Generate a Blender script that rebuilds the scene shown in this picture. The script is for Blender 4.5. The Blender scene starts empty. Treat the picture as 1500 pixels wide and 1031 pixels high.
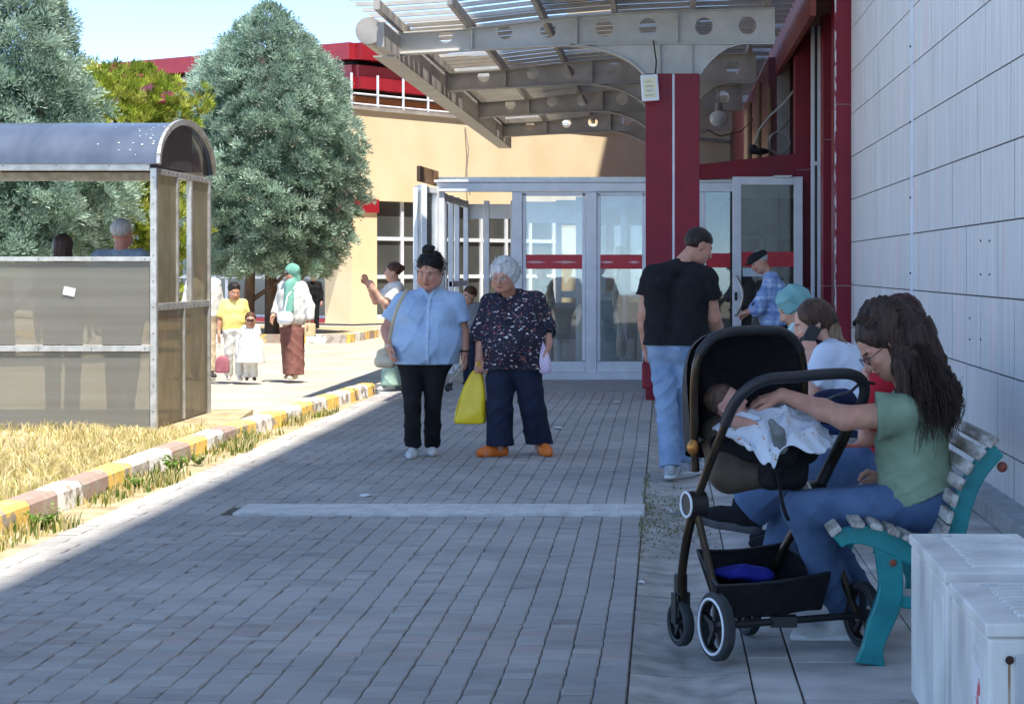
EXPO = 2.15
import bpy, bmesh, math, random
import numpy as np
from mathutils import Vector, Matrix, Euler
try:
    import openvdb
except ImportError:
    import pyopenvdb as openvdb
random.seed(7)
RNG = np.random.default_rng(7)
SC = bpy.context.scene
COL = SC.collection
R = math.radians
F = 2800.0          # focal length in photo pixels
HC = 1.46           # camera height
VX, VY = 973.0, 393.0


def P(px, py, d):
    return Vector(((px - VX) / F * d, d, HC - (py - VY) / F * d))


def lin(c):
    def f(v):
        v /= 255.0
        return v / 12.92 if v <= .04045 else ((v + .055) / 1.055) ** 2.4
    return (f(c[0]), f(c[1]), f(c[2]), 1.0)


# ---------------------------------------------------------------- materials
def new_mat(name):
    m = bpy.data.materials.new(name)
    m.use_nodes = True
    nt = m.node_tree
    return m, nt, nt.nodes['Principled BSDF']


def M(name, c1, c2=None, scale=6.0, rough=.6, metal=0.0, bump=0.0, bscale=60.0, spec=.5, stretch=(1, 1, 1),
      lo=.35, hi=.65, attr=None, detail=6.0, wave=None, sss=0.0, coat=0.0):
    """noise mottled principled material; attr = colour attribute multiplied in"""
    m, nt, b = new_mat(name)
    N, L = nt.nodes, nt.links
    b.inputs['Roughness'].default_value = rough
    b.inputs['Metallic'].default_value = metal
    b.inputs['Specular IOR Level'].default_value = spec
    if sss:
        b.inputs['Subsurface Weight'].default_value = sss
        b.inputs['Subsurface Radius'].default_value = (.012, .005, .003)
    if coat:
        b.inputs['Coat Weight'].default_value = coat
        b.inputs['Coat Roughness'].default_value = .15
    tc = N.new('ShaderNodeTexCoord')
    mp = N.new('ShaderNodeMapping')
    mp.inputs['Scale'].default_value = stretch
    L.new(tc.outputs['Object'], mp.inputs['Vector'])
    col = None
    if c2 is not None:
        nz = N.new('ShaderNodeTexNoise')
        nz.inputs['Scale'].default_value = scale
        nz.inputs['Detail'].default_value = detail
        L.new(mp.outputs['Vector'], nz.inputs['Vector'])
        cr = N.new('ShaderNodeValToRGB')
        cr.color_ramp.elements[0].position = lo
        cr.color_ramp.elements[1].position = hi
        cr.color_ramp.elements[0].color = lin(c1)
        cr.color_ramp.elements[1].color = lin(c2)
        L.new(nz.outputs['Fac'], cr.inputs['Fac'])
        col = cr.outputs['Color']
        # roughness variation
        mr = N.new('ShaderNodeMapRange')
        mr.inputs['To Min'].default_value = max(.02, rough - .1)
        mr.inputs['To Max'].default_value = min(1, rough + .1)
        L.new(nz.outputs['Fac'], mr.inputs['Value'])
        L.new(mr.outputs['Result'], b.inputs['Roughness'])
    if attr:
        at = N.new('ShaderNodeAttribute')
        at.attribute_name = attr
        if col is None:
            col = at.outputs['Color']
        else:
            mx = N.new('ShaderNodeMix')
            mx.data_type = 'RGBA'
            mx.blend_type = 'MULTIPLY'
            mx.inputs['Factor'].default_value = 1.0
            L.new(col, mx.inputs['A'])
            L.new(at.outputs['Color'], mx.inputs['B'])
            col = mx.outputs['Result']
    if col is not None:
        L.new(col, b.inputs['Base Color'])
    else:
        b.inputs['Base Color'].default_value = lin(c1)
    if bump:
        bn = N.new('ShaderNodeTexNoise')
        bn.inputs['Scale'].default_value = bscale
        bn.inputs['Detail'].default_value = 5
        L.new(mp.outputs['Vector'], bn.inputs['Vector'])
        bp = N.new('ShaderNodeBump')
        bp.inputs['Strength'].default_value = bump
        bp.inputs['Distance'].default_value = .01
        L.new(bn.outputs['Fac'], bp.inputs['Height'])
        L.new(bp.outputs['Normal'], b.inputs['Normal'])
    m['_b'] = 1
    return m


def glass_mat(name, tint=(235, 245, 240), refl=1.0, dirt=.06, dirtcol=(200, 200, 190)):
    m = bpy.data.materials.new(name)
    m.use_nodes = True
    nt = m.node_tree
    N, L = nt.nodes, nt.links
    N.clear()
    out = N.new('ShaderNodeOutputMaterial')
    tr = N.new('ShaderNodeBsdfTransparent')
    tr.inputs['Color'].default_value = lin(tint)
    gl = N.new('ShaderNodeBsdfGlossy')
    gl.inputs['Roughness'].default_value = .02
    gl.inputs['Color'].default_value = (refl, refl, refl, 1)
    fr = N.new('ShaderNodeFresnel')
    fr.inputs['IOR'].default_value = 1.7
    mx = N.new('ShaderNodeMixShader')
    L.new(fr.outputs['Fac'], mx.inputs['Fac'])
    L.new(tr.outputs['BSDF'], mx.inputs[1])
    L.new(gl.outputs['BSDF'], mx.inputs[2])
    df = N.new('ShaderNodeBsdfDiffuse')
    df.inputs['Color'].default_value = lin(dirtcol)
    tc = N.new('ShaderNodeTexCoord')
    nz = N.new('ShaderNodeTexNoise')
    nz.inputs['Scale'].default_value = 3.0
    nz.inputs['Detail'].default_value = 8
    L.new(tc.outputs['Object'], nz.inputs['Vector'])
    mr = N.new('ShaderNodeMapRange')
    mr.inputs['From Min'].default_value = .35
    mr.inputs['From Max'].default_value = .8
    mr.inputs['To Min'].default_value = dirt * .3
    mr.inputs['To Max'].default_value = dirt * 2.2
    L.new(nz.outputs['Fac'], mr.inputs['Value'])
    m2 = N.new('ShaderNodeMixShader')
    L.new(mr.outputs['Result'], m2.inputs['Fac'])
    L.new(mx.outputs['Shader'], m2.inputs[1])
    L.new(df.outputs['BSDF'], m2.inputs[2])
    L.new(m2.outputs['Shader'], out.inputs['Surface'])
    return m


# ---------------------------------------------------------------- objects
def tag(o, label=None, cat=None, group=None, kind=None):
    if label: o['label'] = label
    if cat: o['category'] = cat
    if group: o['group'] = group
    if kind: o['kind'] = kind
    return o


def empty(name, loc, label, cat, group=None):
    o = bpy.data.objects.new(name, None)
    COL.objects.link(o)
    o.location = loc
    o.empty_display_size = .2
    return tag(o, label, cat, group)


def top_loc(o):
    while o is not None and o.parent is not None:
        o = o.parent
    return Vector(o.location) if o is not None else Vector((0, 0, 0))


def link(name, me, parent=None):
    o = bpy.data.objects.new(name, me)
    COL.objects.link(o)
    if parent is not None:
        o.parent = parent
    return o


def copy_tree(o, parent=None):
    c = o.copy()
    COL.objects.link(c)
    if parent is not None:
        c.parent = parent
    for ch in [x for x in bpy.data.objects if x.parent == o]:
        copy_tree(ch, c)
    return c


class MB:
    """collects simple shapes, links them as one mesh object"""

    def __init__(s):
        s.v, s.f, s.m, s.c, s.k = [], [], [], [], []
        s.n = 0

    def add(s, vs, fs, mi=0, col=None):
        b = len(s.v)
        s.n += 1
        s.v.extend([tuple(v) for v in vs])
        for f in fs:
            s.k.append(s.n)
            s.f.append([b + i for i in f])
            s.m.append(mi)
            s.c.append(col or (1, 1, 1, 1))
        return s

    def box(s, lo, hi, mi=0, col=None, rot=None, piv=None):
        x0, y0, z0 = lo
        x1, y1, z1 = hi
        vs = [Vector(p) for p in ((x0, y0, z0), (x1, y0, z0), (x1, y1, z0), (x0, y1, z0), (x0, y0, z1), (x1, y0, z1), (x1, y1, z1), (x0, y1, z1))]
        if rot is not None:
            pv = Vector(piv) if piv is not None else (vs[0] + vs[6]) / 2
            vs = [rot @ (v - pv) + pv for v in vs]
        return s.add(vs, [(0, 3, 2, 1), (4, 5, 6, 7), (0, 1, 5, 4), (1, 2, 6, 5), (2, 3, 7, 6), (3, 0, 4, 7)], mi, col)

    def bar(s, a, b, w, h, mi=0, up=(0, 0, 1), col=None):
        """box of section w x h between two points"""
        a, b = Vector(a), Vector(b)
        d = (b - a).normalized()
        u = Vector(up)
        r = d.cross(u)
        if r.length < 1e-4:
            r = d.cross(Vector((1, 0, 0)))
        r.normalize()
        u = r.cross(d).normalized()
        vs = []
        for p in (a, b):
            for sx, sy in ((-1, -1), (1, -1), (1, 1), (-1, 1)):
                vs.append(p + r * (sx * w / 2) + u * (sy * h / 2))
        return s.add(vs, [(0, 1, 2, 3), (7, 6, 5, 4), (0, 4, 5, 1), (1, 5, 6, 2), (2, 6, 7, 3), (3, 7, 4, 0)], mi, col)

    def tube(s, pts, rad, n=10, mi=0, cap=True, col=None, sq=1.0, up=None):
        pts = [Vector(p) for p in pts]
        k = len(pts)
        rads = rad if isinstance(rad, (list, tuple)) else [rad] * k
        vs, fs = [], []
        pr = None
        for i, p in enumerate(pts):
            d = (pts[min(i + 1, k - 1)] - pts[max(i - 1, 0)]).normalized()
            if pr is None:
                u = Vector(up) if up else (Vector((0, 0, 1)) if abs(d.z) < .9 else Vector((1, 0, 0)))
                r = d.cross(u).normalized()
            else:
                r = (pr - d * pr.dot(d)).normalized()
            pr = r
            u = r.cross(d)
            for j in range(n):
                t = 2 * math.pi * j / n
                vs.append(p + r * (math.cos(t) * rads[i]) + u * (math.sin(t) * rads[i] * sq))
        for i in range(k - 1):
            for j in range(n):
                a = i * n + j
                b_ = i * n + (j + 1) % n
                fs.append((a, b_, b_ + n, a + n))
        if cap:
            fs.append(tuple(range(n))[::-1])
            fs.append(tuple(range((k - 1) * n, k * n)))
        return s.add(vs, fs, mi, col)

    def prism(s, pts, vec, mi=0, col=None):
        """flat outline (3-D points) extruded by vec"""
        n = len(pts)
        vec = Vector(vec)
        vs = [Vector(p) for p in pts] + [Vector(p) + vec for p in pts]
        fs = [tuple(range(n))[::-1], tuple(range(n, 2 * n))]
        for i in range(n):
            j = (i + 1) % n
            fs.append((i, j, j + n, i + n))
        return s.add(vs, fs, mi, col)

    def ball(s, c, r, n=10, mi=0, col=None):
        c = Vector(c)
        rx = r if isinstance(r, (tuple, list)) else (r, r, r)
        vs, fs = [], []
        for i in range(n + 1):
            th = math.pi * i / n
            for j in range(2 * n):
                ph = math.pi * j / n
                vs.append(c + Vector((rx[0] * math.sin(th) * math.cos(ph), rx[1] * math.sin(th) * math.sin(ph), rx[2] * math.cos(th))))
        for i in range(n):
            for j in range(2 * n):
                a = i * 2 * n + j
                b_ = i * 2 * n + (j + 1) % (2 * n)
                fs.append((a, a + 2 * n, b_ + 2 * n, b_))
        return s.add(vs, fs, mi, col)

    def build_each(s, name, mats, parent=None, per=1, **kw):
        """every added shape (or run of per shapes) becomes an object of its own"""
        out = []
        gs = sorted(set((k - 1) // per for k in s.k))
        for q in gs:
            m, mp = MB(), {}
            for f, k, mi, c in zip(s.f, s.k, s.m, s.c):
                if (k - 1) // per == q:
                    nf = []
                    for i in f:
                        if i not in mp:
                            mp[i] = len(m.v)
                            m.v.append(s.v[i])
                        nf.append(mp[i])
                    m.f.append(nf)
                    m.m.append(mi)
                    m.c.append(c)
                    m.k.append(1)
            out.append(m.build(name, mats, parent, **kw))
        return out

    def build(s, name, mats, parent=None, smooth=False, bevel=0.0, seg=2, world=True, colattr=None, fixn=True):
        me = bpy.data.meshes.new(name)
        off = top_loc(parent) if (parent is not None and world) else Vector((0, 0, 0))
        me.from_pydata([(v[0] - off.x, v[1] - off.y, v[2] - off.z) for v in s.v], [], s.f)
        for m in (mats if isinstance(mats, (list, tuple)) else [mats]):
            me.materials.append(m)
        me.polygons.foreach_set('material_index', s.m)
        if colattr:
            ca = me.color_attributes.new(colattr, 'FLOAT_COLOR', 'CORNER')
            arr = []
            for p, c in zip(s.f, s.c):
                arr.extend(list(c) * len(p))
            ca.data.foreach_set('color', arr)
        if fixn:
            bm = bmesh.new()
            bm.from_mesh(me)
            bmesh.ops.recalc_face_normals(bm, faces=bm.faces)
            bm.to_mesh(me)
            bm.free()
        if smooth:
            me.polygons.foreach_set('use_smooth', [True] * len(me.polygons))
        me.update()
        o = link(name, me, parent)
        if bevel:
            md = o.modifiers.new('bevel', 'BEVEL')
            md.width = bevel
            md.segments = seg
            md.limit_method = 'ANGLE'
            md.angle_limit = R(40)
            md.harden_normals = False
        if smooth:
            md = o.modifiers.new('edges', 'EDGE_SPLIT')
            md.split_angle = R(42)
        return o


def holed_plate(name, outline, holes, y, th, mat, parent):
    """plate in an XZ plane with round holes, real thickness; outline [(x,z)], holes [(x,z,r)]"""
    bm = bmesh.new()
    es = []

    def loop(pts):
        vs = [bm.verts.new((p[0], y - th / 2, p[1])) for p in pts]
        for i in range(len(vs)):
            es.append(bm.edges.new((vs[i], vs[(i + 1) % len(vs)])))
    loop(outline)
    for (x, z, r) in holes:
        loop([(x + r * math.cos(2 * math.pi * i / 24), z + r * math.sin(2 * math.pi * i / 24)) for i in range(24)])
    bmesh.ops.triangle_fill(bm, use_beauty=True, use_dissolve=False, edges=es)
    # remove faces filled inside holes
    kill = []
    for f in bm.faces:
        c = f.calc_center_median()
        if any((c.x - x) ** 2 + (c.z - z) ** 2 < (r * .97) ** 2 and all(abs((v.co.x - x) ** 2 + (v.co.z - z) ** 2 - r * r) < 1e-5 for v in f.verts) for (x, z, r) in holes):
            kill.append(f)
    if kill:
        bmesh.ops.delete(bm, geom=kill, context='FACES_ONLY')
    ret = bmesh.ops.extrude_face_region(bm, geom=list(bm.faces))
    bmesh.ops.translate(bm, vec=(0, th, 0), verts=[g for g in ret['geom'] if isinstance(g, bmesh.types.BMVert)])
    bmesh.ops.recalc_face_normals(bm, faces=bm.faces)
    me = bpy.data.meshes.new(name)
    off = top_loc(parent) if parent is not None else Vector((0, 0, 0))
    bmesh.ops.translate(bm, vec=-off, verts=bm.verts)
    bm.to_mesh(me)
    bm.free()
    me.materials.append(mat)
    return link(name, me, parent)


# ---------------------------------------------------------------- signed distance modelling
def C_(a, b, ra, rb, k=.02):
    return ('c', np.array(a, float), np.array(b, float), ra, rb, k, 1)


def K_(a, b, ra, rb, k=.02):
    """cone cut flat at b: cuffs and hems"""
    return ('c', np.array(a, float), np.array(b, float), ra, rb, k, 2)


def E_(c, r, k=.02, rot=None, op=1):
    r = (r, r, r) if not isinstance(r, (tuple, list)) else r
    return ('e', np.array(c, float), np.array(r, float), np.array(rot) if rot is not None else None, None, k, op)


def grow(prims, inc):
    out = []
    for p in prims:
        if p[0] == 'c':
            out.append(('c', p[1], p[2], p[3] + inc, p[4] + inc, p[5], p[6]))
        else:
            out.append(('e', p[1], p[2] + inc * p[6], p[3], None, p[5], p[6]))
    return out


def sdf_mesh(name, prims, vox, mat, parent=None, cuts=(), fold=None, paint=(), base=None, smooth_it=1, keep_attr='col'):
    lo = np.full(3, 1e9)
    hi = np.full(3, -1e9)
    boxes = []
    for p in prims:
        if p[0] == 'c':
            a, b = p[1], p[2]
            l = np.minimum(a - p[3], b - p[4])
            h = np.maximum(a + p[3], b + p[4])
        else:
            rm = p[2].max() if p[3] is not None else p[2]
            l, h = p[1] - rm, p[1] + rm
        boxes.append((l, h))
        if p[6] > 0:
            lo = np.minimum(lo, l)
            hi = np.maximum(hi, h)
    lo -= .04
    hi += .04
    n = np.ceil((hi - lo) / vox).astype(int) + 1
    arr = np.full(n, .12, np.float32)
    ax = [lo[i] + vox * np.arange(n[i]) for i in range(3)]
    for p, (l, h) in zip(prims, boxes):
        k = p[5]
        mg = max(.05, 2.0 * k)
        i0 = np.clip(np.floor((l - mg - lo) / vox).astype(int), 0, n)
        i1 = np.clip(np.ceil((h + mg - lo) / vox).astype(int) + 1, 0, n)
        if (i1 <= i0).any():
            continue
        sl = tuple(slice(i0[i], i1[i]) for i in range(3))
        X = ax[0][sl[0]][:, None, None]
        Y = ax[1][sl[1]][None, :, None]
        Z = ax[2][sl[2]][None, None, :]
        if p[0] == 'c':
            a, b = p[1], p[2]
            ba = b - a
            bb = max(1e-9, float(ba @ ba))
            px, py, pz = X - a[0], Y - a[1], Z - a[2]
            t = np.clip((px * ba[0] + py * ba[1] + pz * ba[2]) / bb, 0, 1)
            d = np.sqrt((px - t * ba[0]) ** 2 + (py - t * ba[1]) ** 2 + (pz - t * ba[2]) ** 2) - (p[3] + (p[4] - p[3]) * t)
            if p[6] == 2:
                sb = math.sqrt(bb)
                d = np.maximum(d, ((px - ba[0]) * ba[0] + (py - ba[1]) * ba[1] + (pz - ba[2]) * ba[2]) / sb)
        else:
            c, r = p[1], p[2]
            px, py, pz = X - c[0], Y - c[1], Z - c[2]
            if p[3] is not None:
                m = p[3]
                qx = m[0, 0] * px + m[1, 0] * py + m[2, 0] * pz
                qy = m[0, 1] * px + m[1, 1] * py + m[2, 1] * pz
                qz = m[0, 2] * px + m[1, 2] * py + m[2, 2] * pz
                px, py, pz = qx, qy, qz
            k0 = np.sqrt((px / r[0]) ** 2 + (py / r[1]) ** 2 + (pz / r[2]) ** 2)
            k1 = np.sqrt((px / r[0] ** 2) ** 2 + (py / r[1] ** 2) ** 2 + (pz / r[2] ** 2) ** 2)
            d = k0 * (k0 - 1) / np.maximum(k1, 1e-6)
        d = d.astype(np.float32)
        cur = arr[sl]
        if p[6] > 0:
            hh = np.maximum(k - np.abs(cur - d), 0) / max(k, 1e-6)
            arr[sl] = np.minimum(cur, d) - hh * hh * k * .25
        else:
            d = -d
            hh = np.maximum(k - np.abs(cur - d), 0) / max(k, 1e-6)
            arr[sl] = np.maximum(cur, d) + hh * hh * k * .25
    if fold is not None:
        arr -= fold(ax[0][:, None, None], ax[1][None, :, None], ax[2][None, None, :]).astype(np.float32)
    for (pt, nr) in cuts:
        pt, nr = np.array(pt, float), np.array(nr, float)
        nr = nr / np.linalg.norm(nr)
        pl = (ax[0][:, None, None] - pt[0]) * nr[0] + (ax[1][None, :, None] - pt[1]) * nr[1] + (ax[2][None, None, :] - pt[2]) * nr[2]
        arr = np.maximum(arr, pl.astype(np.float32))
    arr[0], arr[-1] = .1, .1
    arr[:, 0], arr[:, -1] = .1, .1
    arr[:, :, 0], arr[:, :, -1] = .1, .1
    g = openvdb.FloatGrid(.1)
    g.copyFromArray(np.ascontiguousarray(arr))
    pts, quads = g.convertToQuads(0.0)
    pts = np.asarray(pts) * vox + lo
    quads = np.asarray(quads)[:, ::-1]
    me = bpy.data.meshes.new(name)
    off = np.array(top_loc(parent)) if parent is not None else np.zeros(3)
    me.vertices.add(len(pts))
    me.vertices.foreach_set('co', (pts - off).astype(np.float32).ravel())
    me.loops.add(len(quads) * 4)
    me.loops.foreach_set('vertex_index', quads.astype(np.int32).ravel())
    me.polygons.add(len(quads))
    me.polygons.foreach_set('loop_start', np.arange(0, len(quads) * 4, 4, dtype=np.int32))
    me.polygons.foreach_set('use_smooth', np.ones(len(quads), bool))
    me.update(calc_edges=True)
    me.validate()
    if base is not None:
        col = np.ones((len(pts), 4), np.float32)
        col[:] = lin(base)
        for (c, r, rot, rgb) in paint:
            q = pts - np.array(c, float)
            if rot is not None:
                q = q @ np.array(rot)
            ins = ((q / np.array(r, float)) ** 2).sum(1)
            w = np.clip((1.25 - ins) / .5, 0, 1)[:, None]
            col = col * (1 - w) + np.array(lin(rgb), np.float32) * w
        ca = me.color_attributes.new(keep_attr, 'FLOAT_COLOR', 'POINT')
        ca.data.foreach_set('color', col.astype(np.float32).ravel())
    me.materials.append(mat)
    return link(name, me, parent)


def folds(amp, f=(30, 30, 18), seed=0, warp=.6):
    """cloth creases: two crossing families of soft ridges, fading in and out"""
    s = seed * 1.7

    def fn(X, Y, Z):
        w1 = .9 * np.sin(.35 * f[0] * X + .2 * f[2] * Z + s) + .8 * np.sin(.4 * f[1] * Y - .25 * f[2] * Z + 2 * s)
        w2 = .9 * np.sin(.3 * f[0] * X - .3 * f[2] * Z + 1 + s) + .7 * np.sin(.5 * f[1] * Y + .2 * f[2] * Z - s)
        p1 = .55 * f[2] * Z + .55 * f[0] * X + .3 * f[1] * Y + warp * 1.6 * w1 + s
        p2 = .6 * f[2] * Z - .6 * f[0] * X - .2 * f[1] * Y + warp * 1.6 * w2 + 2.1 * s
        r1 = (1 - np.abs(np.sin(p1))) ** 2
        r2 = (1 - np.abs(np.sin(p2))) ** 2
        m1 = .5 + .5 * np.sin(.23 * f[2] * Z + .3 * f[0] * X + 1.3 * s)
        m2 = .5 + .5 * np.sin(.27 * f[2] * Z - .35 * f[1] * Y + .2 * f[0] * X + 2.9 * s)
        return amp * (1.5 * r1 * m1 + 1.5 * r2 * m2 - .45)
    return fn


def loft_bag(name, rings, mat, parent, y, crumple=.006, seed=1, sub=2):
    """bag skin through rings (x0, x1, z, half depth), crumpled, closed below"""
    rg = np.random.default_rng(seed)
    m = MB()
    n = 16
    vs, fs = [], []
    for (x0, x1, z, h) in rings:
        for j in range(n):
            a = 2 * math.pi * j / n
            c, s_ = math.cos(a), math.sin(a)
            e = .55
            cx = math.copysign(abs(c) ** e, c)
            sy = math.copysign(abs(s_) ** e, s_)
            vs.append(((x0 + x1) / 2 + cx * (x1 - x0) / 2 + rg.normal(0, crumple * .4), y + sy * h + rg.normal(0, crumple), z + rg.normal(0, crumple * .3)))
    for i in range(len(rings) - 1):
        for j in range(n):
            a, b = i * n + j, i * n + (j + 1) % n
            fs.append((a, b, b + n, a + n))
    fs.append(tuple(range(n)))
    fs.append(tuple(range((len(rings) - 1) * n, len(rings) * n))[::-1])
    m.add(vs, fs)
    o = m.build(name, mat, parent)
    o.data.polygons.foreach_set('use_smooth', [True] * len(o.data.polygons))
    md = o.modifiers.new('sub', 'SUBSURF')
    md.levels = md.render_levels = sub
    return o
# ================================================================ materials
m_paver = M('paver_stone', (152, 148, 141), (188, 183, 174), lo=.22, hi=.78, detail=9, scale=1.3, rough=.85, bump=.35, bscale=160, attr='tint')
m_joint = M('joint_dirt', (80, 76, 68), (108, 102, 90), scale=9, rough=.95, bump=.4)
m_ground = M('pale_ground', (160, 151, 136), (180, 171, 155), scale=.8, rough=.9, bump=.25, bscale=20)
m_road = M('pale_road', (164, 155, 138), (186, 177, 160), scale=1.3, rough=.9, bump=.3, bscale=35)
m_soil = M('dry_soil', (150, 132, 100), (190, 172, 136), scale=5, rough=.95, bump=.8, bscale=30)
m_conc = M('concrete', (150, 150, 148), (178, 177, 172), scale=7, rough=.85, bump=.4, bscale=70)
m_slab = M('slab_concrete', (150, 153, 158), (186, 188, 190), scale=4, rough=.7, bump=.25, bscale=60)
m_chan = M('channel_concrete', (112, 116, 120), (160, 162, 163), scale=6, rough=.85, bump=.5, bscale=50)
m_kerb = M('kerb_paint', (225, 222, 215), (255, 255, 255), scale=14, rough=.8, bump=.4, bscale=60, attr='tint', lo=.25, hi=.5)
m_clad = M('wall_cladding', (226, 226, 226), (246, 246, 246), scale=1.6, rough=.5, bump=.06, bscale=30, attr='tint', stretch=(1, 9, .7))
m_gap = M('wall_gap', (80, 78, 78), rough=.9)
m_maroon = M('maroon_panel', (122, 24, 40), (134, 30, 46), scale=2.5, rough=.4, spec=.25, bump=.03, bscale=8)
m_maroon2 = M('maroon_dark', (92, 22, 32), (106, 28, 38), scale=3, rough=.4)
m_alu = M('white_frame', (222, 226, 230), (236, 239, 242), scale=5, rough=.35)
m_alu2 = M('bare_aluminium', (176, 172, 162), (206, 203, 196), scale=12, rough=.38, metal=.55)
m_brownstain = M('stained_soffit', (120, 84, 62), (150, 108, 78), scale=4, rough=.6)
m_beige = M('beige_render', (236, 212, 168), (244, 224, 184), scale=.9, rough=.85, bump=.15, bscale=25)
m_brick = M('orange_brick', (186, 118, 78), (206, 140, 96), scale=6, rough=.9)
m_roofred = M('red_roof', (158, 34, 46), (172, 46, 56), scale=2, rough=.4)
m_roofpink = M('faded_red_roof', (176, 74, 82), (192, 92, 96), scale=2, rough=.5)
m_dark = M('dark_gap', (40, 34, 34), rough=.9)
m_winglass = M('window_glass', (70, 74, 72), (92, 94, 90), scale=.6, rough=.08, spec=.8)
m_steel = M('painted_steel', (182, 179, 172), (198, 195, 188), scale=5, rough=.45, bump=.05, bscale=40)
m_steel2 = M('weathered_steel', (158, 152, 142), (180, 174, 165), scale=4, rough=.5)
m_gutter = M('gutter_pipe', (150, 142, 132), (176, 168, 158), scale=3, rough=.45, metal=.2)
m_glass = glass_mat('clear_glass', tint=(244, 247, 246), dirt=.05, dirtcol=(214, 214, 212))
m_glass2 = glass_mat('door_glass', tint=(206, 212, 206), refl=1.0, dirt=.05)
m_redband = M('red_band', (196, 24, 40), (206, 32, 46), scale=5, rough=.4)
m_blind = M('roller_blind', (206, 200, 186), (216, 211, 198), scale=2, rough=.7, stretch=(1, 1, 14))
m_black = M('black_plastic', (26, 26, 28), (34, 34, 36), scale=20, rough=.45)
m_white = M('white_plastic', (222, 226, 228), (236, 238, 240), scale=4, rough=.4, bump=.05)
m_brown = M('brown_board', (120, 92, 66), (140, 110, 82), scale=5, rough=.7)
m_reflmottle = M('reflection_mottle', (84, 84, 66), (160, 150, 124), scale=2.2, rough=.9, lo=.4, hi=.6)  # olive mottle painted on the lobby walls imitates reflections in the door glass


def translucent(name, c, tfac=.6, rough=.6, tint2=None, stretch=(1, 1, 1), scale=3, clear=0.0, alphacol=(255, 255, 255)):
    m = bpy.data.materials.new(name)
    m.use_nodes = True
    nt = m.node_tree
    N, L = nt.nodes, nt.links
    b = N['Principled BSDF']
    out = N['Material Output']
    b.inputs['Roughness'].default_value = rough
    tc = N.new('ShaderNodeTexCoord')
    mp = N.new('ShaderNodeMapping')
    mp.inputs['Scale'].default_value = stretch
    nz = N.new('ShaderNodeTexNoise')
    nz.inputs['Scale'].default_value = scale
    nz.inputs['Detail'].default_value = 6
    cr = N.new('ShaderNodeValToRGB')
    cr.color_ramp.elements[0].position = .35
    cr.color_ramp.elements[1].position = .65
    cr.color_ramp.elements[0].color = lin(c)
    cr.color_ramp.elements[1].color = lin(tint2 or c)
    L.new(tc.outputs['Object'], mp.inputs['Vector'])
    L.new(mp.outputs['Vector'], nz.inputs['Vector'])
    L.new(nz.outputs['Fac'], cr.inputs['Fac'])
    L.new(cr.outputs['Color'], b.inputs['Base Color'])
    tl = N.new('ShaderNodeBsdfTranslucent')
    L.new(cr.outputs['Color'], tl.inputs['Color'])
    mx = N.new('ShaderNodeMixShader')
    mx.inputs['Fac'].default_value = tfac
    L.new(b.outputs['BSDF'], mx.inputs[1])
    L.new(tl.outputs['BSDF'], mx.inputs[2])
    last = mx
    if clear > 0:
        tr = N.new('ShaderNodeBsdfTransparent')
        tr.inputs['Color'].default_value = lin(alphacol)
        m2 = N.new('ShaderNodeMixShader')
        m2.inputs['Fac'].default_value = clear
        L.new(last.outputs['Shader'], m2.inputs[1])
        L.new(tr.outputs['BSDF'], m2.inputs[2])
        last = m2
    L.new(last.outputs['Shader'], out.inputs['Surface'])
    return m


m_sheet = translucent('roof_sheet', (222, 216, 204), tfac=.75, tint2=(234, 230, 220), stretch=(1, 6, 1))
m_sheetdark = translucent('tinted_roof_sheet', (96, 96, 98), tfac=.35, tint2=(120, 118, 116), stretch=(1, 6, 1))
m_poly = translucent('smoked_polycarbonate', (188, 186, 176), tfac=.55, tint2=(200, 198, 190), rough=.25, stretch=(.25, 1, 9), scale=1.3, clear=.45, alphacol=(228, 224, 210))
m_polydark = translucent('grey_polycarbonate', (176, 164, 140), tfac=.6, tint2=(194, 184, 162), rough=.3, stretch=(1, 1, .5), scale=6, clear=.42, alphacol=(206, 196, 176))
m_polyroof = translucent('blue_grey_roof_sheet', (84, 94, 112), tfac=.15, tint2=(98, 108, 126), rough=.25, stretch=(3, 1, 1), scale=2)
m_polyclear = glass_mat('clear_polycarbonate', tint=(225, 235, 225), dirt=.12)

# ================================================================ ground
g = MB()
g.add([(-250, -60, -.06), (250, -60, -.06), (250, 400, -.06), (-250, 400, -.06)], [(0, 1, 2, 3)])
tag(g.build('ground', m_ground), kind='structure')
g = MB()
g.add([(-60, 3, -.045), (-3.45, 3, -.045), (-3.35, 22.3, -.045), (4, 24, -.045), (4, 90, -.045), (-60, 90, -.045)], [(0, 1, 2, 3, 4, 5)])
tag(g.build('road', m_road), kind='structure')
g = MB()
g.box((-3.42, 3, -.058), (-.12, 22.55, -.012))
tag(g.build('walkway_bed', m_joint), kind='structure')
# pavers : wavy long joints, staggered cross joints
g = MB()
cw, rl = .1145, .088
ncol = 28
xr = -.128


def wav(y, c):
    return .0016 * math.sin(math.pi * y / rl + (c % 3) * .4) + .006 * math.sin(y * .9 + c * .2) + .0015 * math.sin(y * 4.3 + c)


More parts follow.
